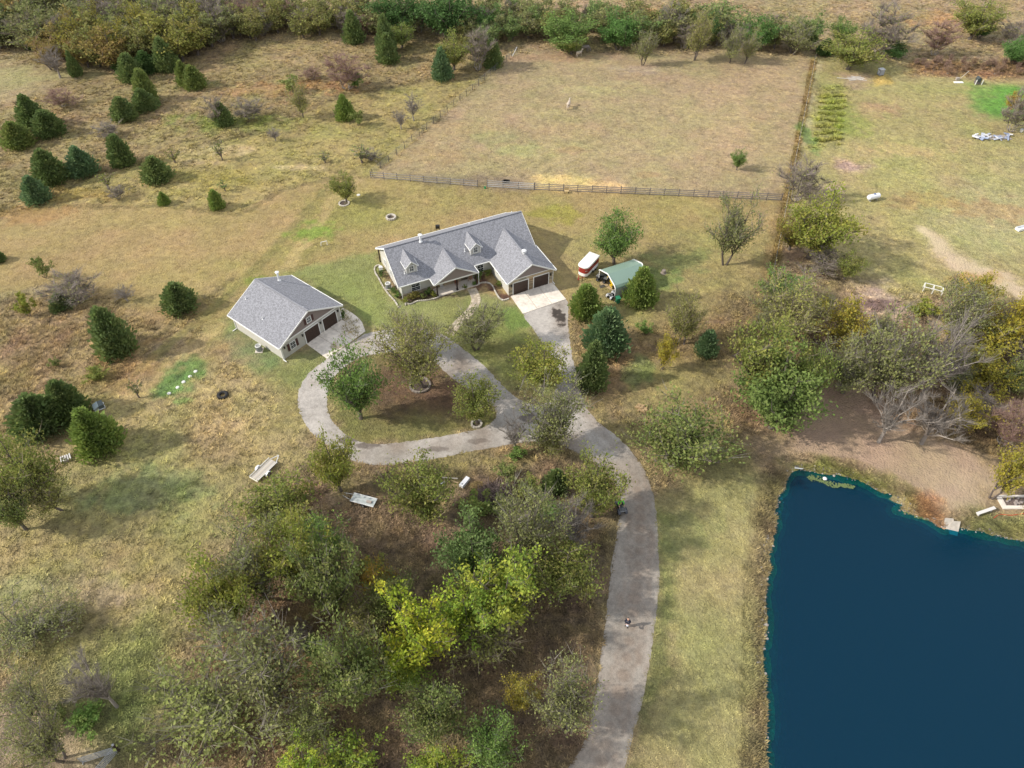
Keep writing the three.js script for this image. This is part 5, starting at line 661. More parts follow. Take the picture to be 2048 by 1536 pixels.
edging('pale stone edging along the front flower bed of the farmhouse', [[-16.01, -83.54], [-16, -84.12], [-15.37, -83.89], [-14.3, -84.59], [-12.81, -84.82], [-11.55, -85.3], [-10.98, -85.77]], 2);
edging('tan curved stone edging beside the garage wing', [[-5.35, -88.55], [-4.59, -89.04], [-3.58, -88.91], [-3.02, -88.18], [-2.53, -86.72], [-1.82, -85.18], [-1.29, -84.82], [-0.46, -85.18]], 3);
// ---------- porch things ----------
{
  const ang = R(25.6), at = (u, b) => [-0.5 + u * Math.cos(ang) - b * Math.sin(ang), -85.98 - u * Math.sin(ang) - b * Math.cos(ang)];
  const chair = (label, u, b, turn, m) => { const [x, z] = at(u, b), c = thing('porch_chair', label, 'chair', x, z, ang + turn, undefined, 0.16); mesh('seat', bx(0.5, 0.05, 0.5, 0, 0.4, 0), m, c); mesh('back', bx(0.5, 0.55, 0.05, 0, 0.68, -0.24), m, c); for (const [a, d] of [[-.22, -.22], [.22, -.22], [-.22, .22], [.22, .22]]) mesh('leg', bx(0.05, 0.39, 0.05, a, 0.195, d), m, c); for (const s of [-.25, .25]) mesh('arm', bx(0.05, 0.05, 0.45, s, 0.58, 0), m, c); };
  chair('white porch chair below the wide front window', -8.6, 5.7, 0.2, mat(0.6, 0.58, 0.55, .7)); chair('rust coloured porch chair near the front door', -6.2, 5.8, -0.2, mat(0.3, 0.12, 0.07, .7)); chair('tan porch chair beside the porch corner post', -3.9, 5.7, -0.9, mat(0.4, 0.25, 0.16, .7));
}
// ---------- people ----------
function blobFigure(parent, name, bones, m, cell = 0.03, pad = 0.12) { // bones: [ax,ay,az, bx,by,bz, ra, rb]
  let lo = [1e9, 1e9, 1e9], hi = [-1e9, -1e9, -1e9]; for (const b of bones) for (let k = 0; k < 3; k++) { const r = Math.max(b[6], b[7]) + pad; lo[k] = Math.min(lo[k], b[k] - r, b[k + 3] - r); hi[k] = Math.max(hi[k], b[k] + r, b[k + 3] + r); }
  const c = lo.map((v, k) => (v + hi[k]) / 2), half = Math.max(...hi.map((v, k) => v - lo[k])) / 2, res = Math.min(90, Math.ceil(2 * half / cell)), mc = new MarchingCubes(res, m, false, false, 400000); mc.isolation = 0; const hs = res / 2;
  for (let z = 0; z < res; z++) for (let y = 0; y < res; y++) for (let x = 0; x < res; x++) {
    const px = c[0] + (x - hs) / hs * half, py = c[1] + (y - hs) / hs * half, pz = c[2] + (z - hs) / hs * half; let acc = 0; const K = 28;
    for (const b of bones) { const ex = b[3] - b[0], ey = b[4] - b[1], ez = b[5] - b[2], wx = px - b[0], wy = py - b[1], wz = pz - b[2], t = clamp((wx * ex + wy * ey + wz * ez) / Math.max(1e-9, ex * ex + ey * ey + ez * ez)), d = Math.hypot(wx - ex * t, wy - ey * t, wz - ez * t) - lerp(b[6], b[7], t); acc += Math.exp(-K * Math.min(d, 2)); }
    mc.field[x + y * res + z * res * res] = Math.log(Math.max(acc, 1e-30)) / K;
  }
  mc.update(); const n = mc.count, p = new Float32Array(n * 3); for (let i = 0; i < n; i++) for (let k = 0; k < 3; k++) p[i * 3 + k] = mc.positionArray[i * 3 + k] * half + c[k];
  const g = new THREE.BufferGeometry(); g.setAttribute('position', new THREE.BufferAttribute(p, 3)); g.setAttribute('normal', new THREE.BufferAttribute(new Float32Array(mc.normalArray.slice(0, n * 3)), 3)); return mesh(name, g, m, parent);
}
const skin = mat(0.45, 0.28, 0.21, .6), navy = mat(0.012, 0.014, 0.03, .8), jeans = mat(0.05, 0.065, 0.11, .9);
{ // walker on the drive, facing the camera, holding a white drone controller
  const p = thing('person', 'person in a black jacket and jeans holding a white controller on the gravel drive', 'person', 11.75, -33.15, R(-15));
  const hand = (sx) => [[sx * 0.14, 1.12, 0.34, sx * 0.1, 1.13, 0.42, 0.035, 0.03], ...[0, 1, 2, 3].map(k => [sx * 0.1 - sx * 0.012, 1.155 - k * 0.022, 0.41, sx * 0.05, 1.155 - k * 0.022, 0.45 - 0.006 * k, 0.011, 0.009]), [sx * 0.11, 1.15, 0.39, sx * 0.05, 1.19, 0.4, 0.012, 0.009]];
  blobFigure(p, 'body', [[0, 1.46, 0, 0, 1.54, 0.01, 0.055, 0.05], [0, 1.62, 0.03, 0, 1.68, 0.02, 0.088, 0.09], [0, 1.56, 0.06, 0, 1.6, 0.07, 0.05, 0.06], [0, 1.61, 0.11, 0, 1.59, 0.125, 0.014, 0.012], [0.095, 1.63, 0.01, 0.1, 1.62, 0, 0.016, 0.014], [-0.095, 1.63, 0.01, -0.1, 1.62, 0, 0.016, 0.014], ...hand(1), ...hand(-1)], skin, 0.016, 0.05);
  blobFigure(p, 'hair', [[0, 1.72, -0.03, 0, 1.66, -0.06, 0.07, 0.06]], mat(0.05, 0.03, 0.02, .9), 0.02, 0.04);
  blobFigure(p, 'jacket', [[0, 0.98, 0, 0, 1.2, 0, 0.15, 0.15], [0, 1.2, 0, 0, 1.36, 0, 0.15, 0.13], [-0.14, 1.38, 0, 0.14, 1.38, 0, 0.09, 0.09], [0.18, 1.38, 0, 0.27, 1.12, 0.02, 0.07, 0.055], [0.27, 1.12, 0.02, 0.14, 1.11, 0.33, 0.052, 0.042], [-0.18, 1.38, 0, -0.27, 1.12, 0.02, 0.07, 0.055], [-0.27, 1.12, 0.02, -0.14, 1.11, 0.33, 0.052, 0.042]], navy, 0.025);
  mesh('chest_print', bx(0.2, 0.05, 0.02, -0.01, 1.28, 0.15), mat(0.5, 0.5, 0.55, .8), p);
  blobFigure(p, 'jeans', [[0, 0.98, 0, 0, 0.9, 0, 0.15, 0.15], [0.09, 0.88, 0, 0.12, 0.48, 0.1, 0.095, 0.065], [0.12, 0.48, 0.1, 0.11, 0.1, 0.06, 0.062, 0.05], [-0.09, 0.88, 0, -0.12, 0.48, 0.02, 0.095, 0.065], [-0.12, 0.48, 0.02, -0.12, 0.1, -0.1, 0.062, 0.05]], jeans, 0.025);
  blobFigure(p, 'shoes', [[0.11, 0.05, 0.02, 0.12, 0.04, 0.2, 0.05, 0.04], [-0.12, 0.05, -0.12, -0.13, 0.04, 0.06, 0.05, 0.04]], black, 0.02, 0.05);
  const c = thing('drone_controller', 'white drone controller held by the person in the black jacket', 'controller', 11.75 + 0.47 * Math.sin(R(-15)), -33.15 + 0.47 * Math.cos(R(-15)), R(-15), undefined, 1.13); mesh('body', [bx(0.22, 0.09, 0.12, 0, 0, 0)], white, c); mesh('screen', bx(0.22, 0.015, 0.16, 0, 0.1, 0.06), mat(0.55, 0.56, 0.6, .2), c); for (const s of [-1, 1]) mesh('antenna', bar(V(s * 0.08, 0.03, 0.06), V(s * 0.09, 0.08, 0.16), 0.012), white, c);
}
{ // rider in green on a quad bike at the edge of the drive
  const q = quad('quad_bike', 'dark quad bike with a seated rider at the edge of the drive', 12.55, -47.35, R(-78), mat(0.05, 0.055, 0.07, .5));
  const p = thing('person', 'person in a bright green top and white cap seated on the quad bike', 'person', 12.55, -47.35, R(-78));
  blobFigure(p, 'body', [[-0.3, 1.42, 0, -0.27, 1.52, 0, 0.055, 0.05], [-0.25, 1.6, 0, -0.25, 1.66, 0, 0.09, 0.088], [-0.2, 1.55, 0, -0.19, 1.58, 0, 0.05, 0.055], [-0.155, 1.6, 0, -0.14, 1.57, 0, 0.013, 0.012], [0.18, 1.06, 0.3, 0.25, 1.04, 0.32, 0.034, 0.03], [0.25, 1.06, 0.34, 0.3, 1.02, 0.34, 0.012, 0.01], [0.25, 1.06, 0.31, 0.31, 1.02, 0.31, 0.012, 0.01], [0.25, 1.06, 0.29, 0.31, 1.02, 0.285, 0.012, 0.01], [0.18, 1.06, -0.3, 0.25, 1.04, -0.32, 0.034, 0.03], [0.25, 1.06, -0.34, 0.3, 1.02, -0.34, 0.012, 0.01], [0.25, 1.06, -0.31, 0.31, 1.02, -0.31, 0.012, 0.01], [0.25, 1.06, -0.29, 0.31, 1.02, -0.285, 0.012, 0.01]], skin, 0.018, 0.05);
  blobFigure(p, 'cap', [[-0.26, 1.71, 0, -0.25, 1.72, 0, 0.095, 0.09], [-0.16, 1.69, 0, -0.08, 1.675, 0, 0.05, 0.04]], mat(0.6, 0.6, 0.58, .8), 0.02, 0.05);
  blobFigure(p, 'top', [[-0.4, 0.95, 0, -0.34, 1.2, 0, 0.15, 0.155], [-0.32, 1.34, -0.14, -0.32, 1.34, 0.14, 0.1, 0.1], [-0.31, 1.35, 0.18, -0.12, 1.14, 0.33, 0.07, 0.055], [-0.12, 1.14, 0.33, 0.18, 1.06, 0.3, 0.052, 0.04], [-0.31, 1.35, -0.18, -0.12, 1.14, -0.33, 0.07, 0.055], [-0.12, 1.14, -0.33, 0.18, 1.06, -0.3, 0.052, 0.04]], mat(0.11, 0.6, 0.05, .8), 0.025);
  blobFigure(p, 'trousers', [[-0.42, 0.95, -0.05, -0.42, 0.95, 0.05, 0.13, 0.13], [-0.38, 0.93, 0.1, 0.0, 0.86, 0.26, 0.095, 0.07], [0.0, 0.86, 0.26, 0.02, 0.48, 0.28, 0.068, 0.05], [-0.38, 0.93, -0.1, 0.0, 0.86, -0.26, 0.095, 0.07], [0.0, 0.86, -0.26, 0.02, 0.48, -0.28, 0.068, 0.05]], mat(0.03, 0.035, 0.05, .9), 0.025);
  blobFigure(p, 'shoes', [[0.0, 0.42, 0.28, 0.16, 0.4, 0.28, 0.05, 0.04], [0.0, 0.42, -0.28, 0.16, 0.4, -0.28, 0.05, 0.04]], black, 0.02, 0.05);
}
// ---------- horses in the paddock ----------
function horse(label, x, z, turn, coat, mane, graze, s = 1) {
  const o = thing('horse', label, 'horse', x, z, turn); o.scale.setScalar(s);
  const head = graze ? [[0.72, 1.25, 0, 1.05, 0.85, 0, 0.19, 0.13], [1.05, 0.85, 0, 1.2, 0.4, 0, 0.13, 0.11], [1.2, 0.4, 0, 1.3, 0.12, 0.0, 0.12, 0.075]] : [[0.72, 1.3, 0, 1.0, 1.65, 0, 0.2, 0.14], [1.0, 1.65, 0, 1.08, 1.72, 0, 0.14, 0.13], [1.1, 1.72, 0, 1.42, 1.48, 0, 0.13, 0.075]];
  const hx = graze ? 1.17 : 1.02, hy = graze ? 0.5 : 1.84, ey = graze ? 0.62 : 1.98;
  const leg = (x0, zz, front, k) => front ? [[x0, 1.15, zz, x0 + k * 0.5, 0.62, zz, 0.14, 0.075], [x0 + k * 0.5, 0.62, zz, x0 + k * 0.8, 0.12, zz, 0.06, 0.05], [x0 + k * 0.8, 0.1, zz, x0 + k * 0.8 + 0.05, 0.05, zz, 0.06, 0.065]] : [[x0, 1.2, zz, x0 + 0.12 + k, 0.82, zz, 0.2, 0.12], [x0 + 0.12 + k, 0.82, zz, x0 - 0.12 + k, 0.52, zz, 0.1, 0.065], [x0 - 0.12 + k, 0.52, zz, x0 - 0.08 + k, 0.12, zz, 0.06, 0.05], [x0 - 0.08 + k, 0.1, zz, x0 - 0.03 + k, 0.05, zz, 0.06, 0.065]];
  blobFigure(o, 'body', [[-0.62, 1.2, 0, -0.1, 1.1, 0, 0.31, 0.33], [-0.1, 1.1, 0, 0.55, 1.15, 0, 0.33, 0.3], ...head, ...leg(0.55, 0.16, true, 0.12), ...leg(0.5, -0.16, true, -0.06), ...leg(-0.68, 0.17, false, 0.05), ...leg(-0.68, -0.17, false, -0.12), [hx, hy, 0.07, hx - 0.02, ey, 0.09, 0.035, 0.015], [hx, hy, -0.07, hx - 0.02, ey, -0.09, 0.035, 0.015]], coat, 0.045);
  blobFigure(o, 'tail', [[-0.92, 1.25, 0, -1.02, 0.95, 0, 0.06, 0.08], [-1.02, 0.95, 0, -1.0, 0.5, 0, 0.08, 0.04]], mane, 0.03);
  blobFigure(o, 'mane', graze ? [[0.68, 1.5, 0, 1.08, 1.0, 0, 0.05, 0.05]] : [[0.66, 1.55, 0, 0.94, 1.84, 0, 0.055, 0.05]], mane, 0.03);
}
horse('cream coloured horse standing alone in the open paddock', 11.94, -147.8, R(75), mat(0.52, 0.43, 0.35, .85), mat(0.5, 0.44, 0.36, .9), false, 0.95);
horse('cream coloured horse standing by the bright green tree', 15.83, -174.07, R(40), mat(0.55, 0.47, 0.38, .85), mat(0.5, 0.43, 0.34, .9), false, 0.9);
horse('grey roan horse grazing under the trees at the paddock edge', 17.45, -176.95, R(5), mat(0.24, 0.21, 0.2, .85), mat(0.03, 0.025, 0.025, .9), true, 1.05);

// ---------- trees ----------
class Tris { constructor() { this.p = []; this.c = []; }
  tri(a, b, c, k) { this.p.push(a[0], a[1], a[2], b[0], b[1], b[2], c[0], c[1], c[2]); this.c.push(k[0], k[1], k[2], k[0], k[1], k[2], k[0], k[1], k[2]); }
  limb(a, b, r0, r1, n = 4, k = [1, 1, 1]) { const d = V(b[0] - a[0], b[1] - a[1], b[2] - a[2]).normalize(), u = Math.abs(d.y) > 0.9 ? V(1, 0, 0) : V(0, 1, 0), s = d.clone().cross(u).normalize(), t = d.clone().cross(s); const ring = (o, r) => Array.from({ length: n }, (_, i) => { const q = i / n * 6.2832; return [o[0] + (s.x * Math.cos(q) + t.x * Math.sin(q)) * r, o[1] + (s.y * Math.cos(q) + t.y * Math.sin(q)) * r, o[2] + (s.z * Math.cos(q) + t.z * Math.sin(q)) * r]; }); const A = ring(a, r0), B = ring(b, r1); for (let i = 0; i < n; i++) { const j = (i + 1) % n; this.tri(A[i], B[i], A[j], k); this.tri(A[j], B[i], B[j], k); } }
  build() { const g = new THREE.BufferGeometry(); g.setAttribute('position', new THREE.Float32BufferAttribute(this.p, 3)); g.setAttribute('color', new THREE.Float32BufferAttribute(this.c, 3)); g.computeVertexNormals(); return g; } }
const unit = r => { let x, y, z, l; do { x = r() * 2 - 1; y = r() * 2 - 1; z = r() * 2 - 1; l = x * x + y * y + z * z; } while (l > 1 || l < 0.01); l = Math.sqrt(l); return [x / l, y / l, z / l]; };
const gauss = r => (r() + r() + r() - 1.5) * 1.15;
const pick = (pal, r) => { const a = pal[Math.floor(r() * pal.length)], v = 0.78 + 0.44 * r(); return [a[0] * v, a[1] * v, a[2] * v]; };
function leaf(T, x, y, z, s, dir, k, r) { // pointed folded leaf spray: two triangles along dir
  const o = unit(r), w = [dir[1] * o[2] - dir[2] * o[1], dir[2] * o[0] - dir[0] * o[2], dir[0] * o[1] - dir[1] * o[0]], h = s * 0.34;
  const a = [x - dir[0] * s * .5, y - dir[1] * s * .5, z - dir[2] * s * .5], b = [x + dir[0] * s * .5, y + dir[1] * s * .5, z + dir[2] * s * .5];
  T.tri(a, [x + w[0] * h, y + w[1] * h + s * .08, z + w[2] * h], b, k); T.tri(a, b, [x - w[0] * h, y - w[1] * h + s * .08, z - w[2] * h], k);
}
const PAL = {
  cedar: [[.18, .255, .082], [.215, .285, .094], [.15, .21, .074], [.24, .28, .1], [.19, .255, .105]],
  elm: [[.215, .26, .078], [.185, .24, .070], [.245, .265, .088], [.16, .215, .068], [.26, .255, .095]],
  far: [[.24, .26, .10], [.21, .24, .09], [.27, .27, .11], [.19, .225, .09], [.28, .26, .12]],
  open: [[.265, .28, .112], [.24, .265, .10], [.29, .29, .12], [.25, .27, .10], [.22, .245, .105]],
  maple: [[.38, .42, .07], [.31, .39, .065], [.43, .43, .075], [.24, .34, .06], [.19, .29, .055]],
  round: [[.14, .21, .07], [.16, .23, .075], [.18, .24, .09], [.115, .18, .06]],
  gold: [[.33, .30, .06], [.30, .285, .065], [.36, .30, .065], [.24, .25, .065]],
  twig: [[.27, .24, .215], [.31, .28, .25], [.22, .195, .175]],
  bark: [[.115, .095, .08], [.135, .11, .095]], pale: [[.34, .30, .265], [.29, .255, .225]],
};
// h, w in metres; base: height where the crown starts (share of h)
const KIND = {
  elm: { h: 6.5, w: 6, base: .05, stems: 1, limbs: 16, sub: 10, leaves: 8200, s: .20, pal: 'elm', up: .75, spread: .15, var: 3, twigs: 400 },
  open: { h: 6.5, w: 7, base: .16, stems: 2, limbs: 14, sub: 9, leaves: 5400, s: .19, pal: 'open', up: .5, spread: .16, var: 3, twigs: 1500 },
  maple: { h: 7.5, w: 6, base: .06, stems: 1, limbs: 16, sub: 8, leaves: 7000, s: .23, pal: 'maple', up: .45, spread: .13, var: 2, twigs: 200 },
  round: { h: 7, w: 7, base: .04, stems: 2, limbs: 16, sub: 9, leaves: 9500, s: .25, pal: 'round', up: .3, spread: .15, var: 2 },
  gold: { h: 6, w: 7, base: .16, stems: 2, limbs: 12, sub: 8, leaves: 4800, s: .23, pal: 'gold', up: .3, spread: .14, var: 2, twigs: 500 },
  bare: { h: 6, w: 5.5, base: .2, stems: 1, limbs: 9, sub: 9, leaves: 0, s: .2, pal: 'open', up: .6, spread: .1, var: 3, twigs: 2600, bark: 'pale' },
  haze: { h: 5, w: 6, base: .05, stems: 5, limbs: 8, sub: 8, leaves: 700, s: .18, pal: 'open', up: .6, spread: .14, var: 2, twigs: 4200, bark: 'pale' },
  shrub: { h: 2, w: 2.4, base: .02, stems: 4, limbs: 8, sub: 6, leaves: 1500, s: .16, pal: 'elm', up: .5, spread: .13, var: 2 },
  far: { h: 6.5, w: 6, base: .06, stems: 1, limbs: 12, sub: 8, leaves: 3200, s: .32, pal: 'far', up: .4, spread: .16, var: 4, twigs: 500 },
  sapling: { h: 2.2, w: 1.4, base: .15, stems: 1, limbs: 6, sub: 5, leaves: 220, s: .13, pal: 'elm', up: .7, spread: .13, var: 2, twigs: 220 },
};
const protos = {};
// true size of a grown crown: height and width that hold nearly all of it
function measured(tg, lg) { const p = lg.attributes.position, ys = [], rs = []; for (let i = 0; i < p.count; i += 3) { ys.push(p.getY(i)); rs.push(Math.hypot(p.getX(i), p.getZ(i))); } ys.sort((a, b) => a - b); rs.sort((a, b) => a - b); return [tg, lg, ys[Math.floor(ys.length * .99)], 2 * rs[Math.floor(rs.length * .93)]]; }
function broadleaf(kind, v) {
  const K = KIND[kind], r = rng(kind.length * 911 + kind.charCodeAt(0) * 37 + v * 101 + 5), T = new Tris(), L = new Tris(), { h, w } = K;
  const bark = PAL[K.bark || 'bark'], cy = h * (K.base + 1) / 2, ry = h * (1 - K.base) / 2, sites = [];
  for (let s = 0; s < K.stems; s++) {
    const a0 = r() * 6.28, lean = K.stems > 1 ? w * 0.10 : w * 0.03, r0 = h * 0.022 / Math.sqrt(K.stems * 0.7), fy = Math.max(h * K.base, h * 0.09) * (0.9 + .3 * r());
    let base = [Math.cos(a0) * lean * .3, 0, Math.sin(a0) * lean * .3], fork = [Math.cos(a0) * lean, fy, Math.sin(a0) * lean];
    T.limb([base[0], -0.05, base[2]], fork, r0 * 1.25, r0 * 0.9, 7, pick(bark, r));
    const nl = Math.ceil(K.limbs / K.stems);
    for (let i = 0; i < nl; i++) {
      const a = (i + r() * .8) / nl * 6.28 + a0, e = i === 0 ? 1 : r(), rr = Math.sqrt(r() * .8 + .2) * (i === 0 ? .25 : 1);
      const tip = [Math.cos(a) * rr * w * .44 + (K.stems > 1 ? Math.cos(a0) * w * .12 : 0), cy + ry * (i === 0 ? .85 : (-.25 + 1.05 * e * (1 - .35 * rr))), Math.sin(a) * rr * w * .44 + (K.stems > 1 ? Math.sin(a0) * w * .12 : 0)];
      const st = [fork[0] * (.9), fy * (0.75 + .25 * r()), fork[2] * .9], mid = [lerp(st[0], tip[0], .45) + gauss(r) * w * .03, lerp(st[1], tip[1], .55) + h * .03 * K.up, lerp(st[2], tip[2], .45) + gauss(r) * w * .03], kb = pick(bark, r);
      const r1 = r0 * (.45 + .2 * r()); T.limb(st, mid, r1, r1 * .62, 5, kb); T.limb(mid, tip, r1 * .62, r1 * .18, 4, kb);
      for (let j = 0; j < K.sub; j++) {
        const t = .15 + .85 * (j + r()) / K.sub, on = t < .5 ? [0, 1, 2].map(n => lerp(st[n], mid[n], t * 2)) : [0, 1, 2].map(n => lerp(mid[n], tip[n], t * 2 - 1));
        const u = unit(r), len = w * (.10 + .13 * r()); const d = [u[0], Math.abs(u[1]) * .6 + K.up * .5 - .1, u[2]], dl = Math.hypot(...d); const e2 = [0, 1, 2].map(n => on[n] + d[n] / dl * len); if (e2[1] < h * .05) e2[1] = h * .05 + r() * h * .05;
        T.limb(on, e2, r1 * .28, r1 * .08, 3, kb); sites.push([on, e2, d.map(q => q / dl)]);
      }
    }
  }
  const pal = PAL[K.pal], sp = K.spread * w;
  // each sub-branch has its own leaf tone, some are thin
  const tone = sites.map(() => [pal[Math.floor(r() * pal.length)], .55 + .9 * r()]), tot = tone.reduce((q, t) => q + t[1], 0);
  sites.forEach(([a, b, d], i) => {
    const n = Math.round(K.leaves * tone[i][1] / tot);
    for (let k = 0; k < n; k++) { const t = .35 + .75 * r(), g = sp * (.35 + .65 * t) * .62, x = lerp(a[0], b[0], t) + gauss(r) * g, y = lerp(a[1], b[1], t) + gauss(r) * g * .75, z = lerp(a[2], b[2], t) + gauss(r) * g; if (y < .04) continue;
      const u = unit(r), dd = [d[0] * .5 + u[0] * .8, d[1] * .5 + u[1] * .6 + K.up * .45, d[2] * .5 + u[2] * .8], l = Math.hypot(...dd), c0 = tone[i][0], c1 = pick(pal, r), v = .8 + .4 * r(); leaf(L, x, y, z, K.s * (.6 + .8 * r()), dd.map(q => q / l), [lerp(c0[0] * v, c1[0], .4), lerp(c0[1] * v, c1[1], .4), lerp(c0[2] * v, c1[2], .4)], r); }
    const nt = Math.round((K.twigs || 0) / sites.length);
    for (let k = 0; k < nt; k++) { const t = .2 + .85 * r(), o = [0, 1, 2].map(q => lerp(a[q], b[q], t)), u = unit(r), dd = [d[0] * .6 + u[0] * .7, d[1] * .6 + Math.abs(u[1]) * .5 + .2, d[2] * .6 + u[2] * .7], len = w * (.07 + .11 * r()), e = [0, 1, 2].map(q => o[q] + dd[q] * len), s2 = unit(r), wd = .014 + .012 * r(), c = pick(PAL.twig, r); if (e[1] < .05) e[1] = .05; L.tri([o[0] + s2[0] * wd, o[1] + s2[1] * wd, o[2] + s2[2] * wd], [o[0] - s2[0] * wd, o[1] - s2[1] * wd, o[2] - s2[2] * wd], e, c); }
  });
  return measured(T.build(), L.build());
}
function cedar(v) {
  const r = rng(4000 + v * 17), T = new Tris(), L = new Tris(), h = 5, w = 4.2, pal = PAL.cedar, sharp = [.62, .8, .5, .7][v % 4];
  T.limb([0, -.05, 0], [0, h * .8, 0], .14, .04, 7, [.1, .075, .06]);
  const prof = t => t < .22 ? .78 + t * 1.0 : Math.pow(Math.max(0, 1 - (t - .22) / .78), sharp);
  // main boughs, each a lobe of sprays
  const N = 150; for (let b = 0; b < N; b++) {
    const t = Math.pow((b + r()) / N, 1.25), a = b * 2.39996 + r() * .6, R0 = w / 2 * prof(t) * (.62 + .56 * r()), cx = Math.cos(a) * R0 * .82, cz = Math.sin(a) * R0 * .82, y0 = .12 + t * h * .9, br = (.20 + .24 * (1 - t)) * w * .5 * (.8 + .4 * r()), tone = pal[Math.floor(r() * pal.length)];
    T.limb([0, Math.max(.1, y0 - R0 * .35), 0], [cx, y0, cz], .035, .01, 3, [.09, .07, .055]);
    for (let k = 0; k < 26; k++) { const u = unit(r), q = br * (.5 + .6 * r()), x = cx + u[0] * q, y = Math.max(.06, y0 + u[1] * q * .85), z = cz + u[2] * q, d = [Math.cos(a) * .55 + u[0] * .5, .75 + .4 * r(), Math.sin(a) * .55 + u[2] * .5], l = Math.hypot(...d), c = pick(pal, r), v2 = .75 + .5 * r(); leaf(L, x, y, z, .30 + .26 * r(), d.map(n => n / l), [lerp(tone[0] * v2, c[0], .35), lerp(tone[1] * v2, c[1], .35), lerp(tone[2] * v2, c[2], .35)], r); }
  }
  for (let k = 0; k < 900; k++) { const t = r(), a = r() * 6.28, q = w / 2 * prof(t) * .72 * Math.sqrt(r()), u = unit(r); leaf(L, Math.cos(a) * q, .1 + t * h * .88, Math.sin(a) * q, .5, u, pick(pal, r), r); }
  return measured(T.build(), L.build());
}
const barkMat = new THREE.MeshStandardMaterial({ vertexColors: true, roughness: 1 });
const crownMats = {};
const TINT = { dark: [.85, .88, .85], mid: [1, 1, 1], blue: [.85, 1.0, 1.3], bright: [1.3, 1.3, .95], olive: [1.15, 1.08, .9], grey: [1.1, 1.06, 1.04], pale: [1.1, 1.08, 1.08], yellow: [1.3, 1.2, .8], rusty: [1.35, 1.02, .85], green: [.85, 1.1, .9], deep: [.62, .78, .72], gold: [1.12, 1.08, .8], brown: [1.25, .95, .9], lime: [1.15, 1.2, 1] };
function crownMat(t) { return crownMats[t] ??= new THREE.MeshPhysicalMaterial({ color: C(...TINT[t]), vertexColors: true, roughness: .95, transmission: .3, thickness: 0, ior: 1.2, specularIntensity: .3, side: THREE.DoubleSide }); }
function proto(kind, v) { const k = kind + v; return protos[k] ??= kind === 'cedar' ? cedar(v) : broadleaf(kind, v); }
const NAMES = { cedar: 'cedar_tree', elm: 'elm_tree', open: 'sparse_tree', maple: 'yellow_green_tree', round: 'leafy_tree', gold: 'golden_tree', bare: 'bare_tree', haze: 'bare_thicket_shrub', shrub: 'shrub', far: 'woodland_tree', sapling: 'sapling' };
let treeCount = 0;
function plant(kind, x, z, h, w, tint, label, category, group, turn) {
  const i = treeCount++, v = i % (kind === 'cedar' ? 4 : KIND[kind].var), [tg, lg, ph, pw] = proto(kind, v);
  const o = thing(NAMES[kind], label, category || (kind === 'shrub' || kind === 'haze' ? 'shrub' : 'tree'), x, z, turn ?? (i * 2.399) % 6.283, group || undefined, groundY(x, z)); o.scale.set(w / pw, h / ph, w / pw);
  mesh('trunk', tg, barkMat, o); mesh('crown', lg, crownMat(tint), o); return o;
}
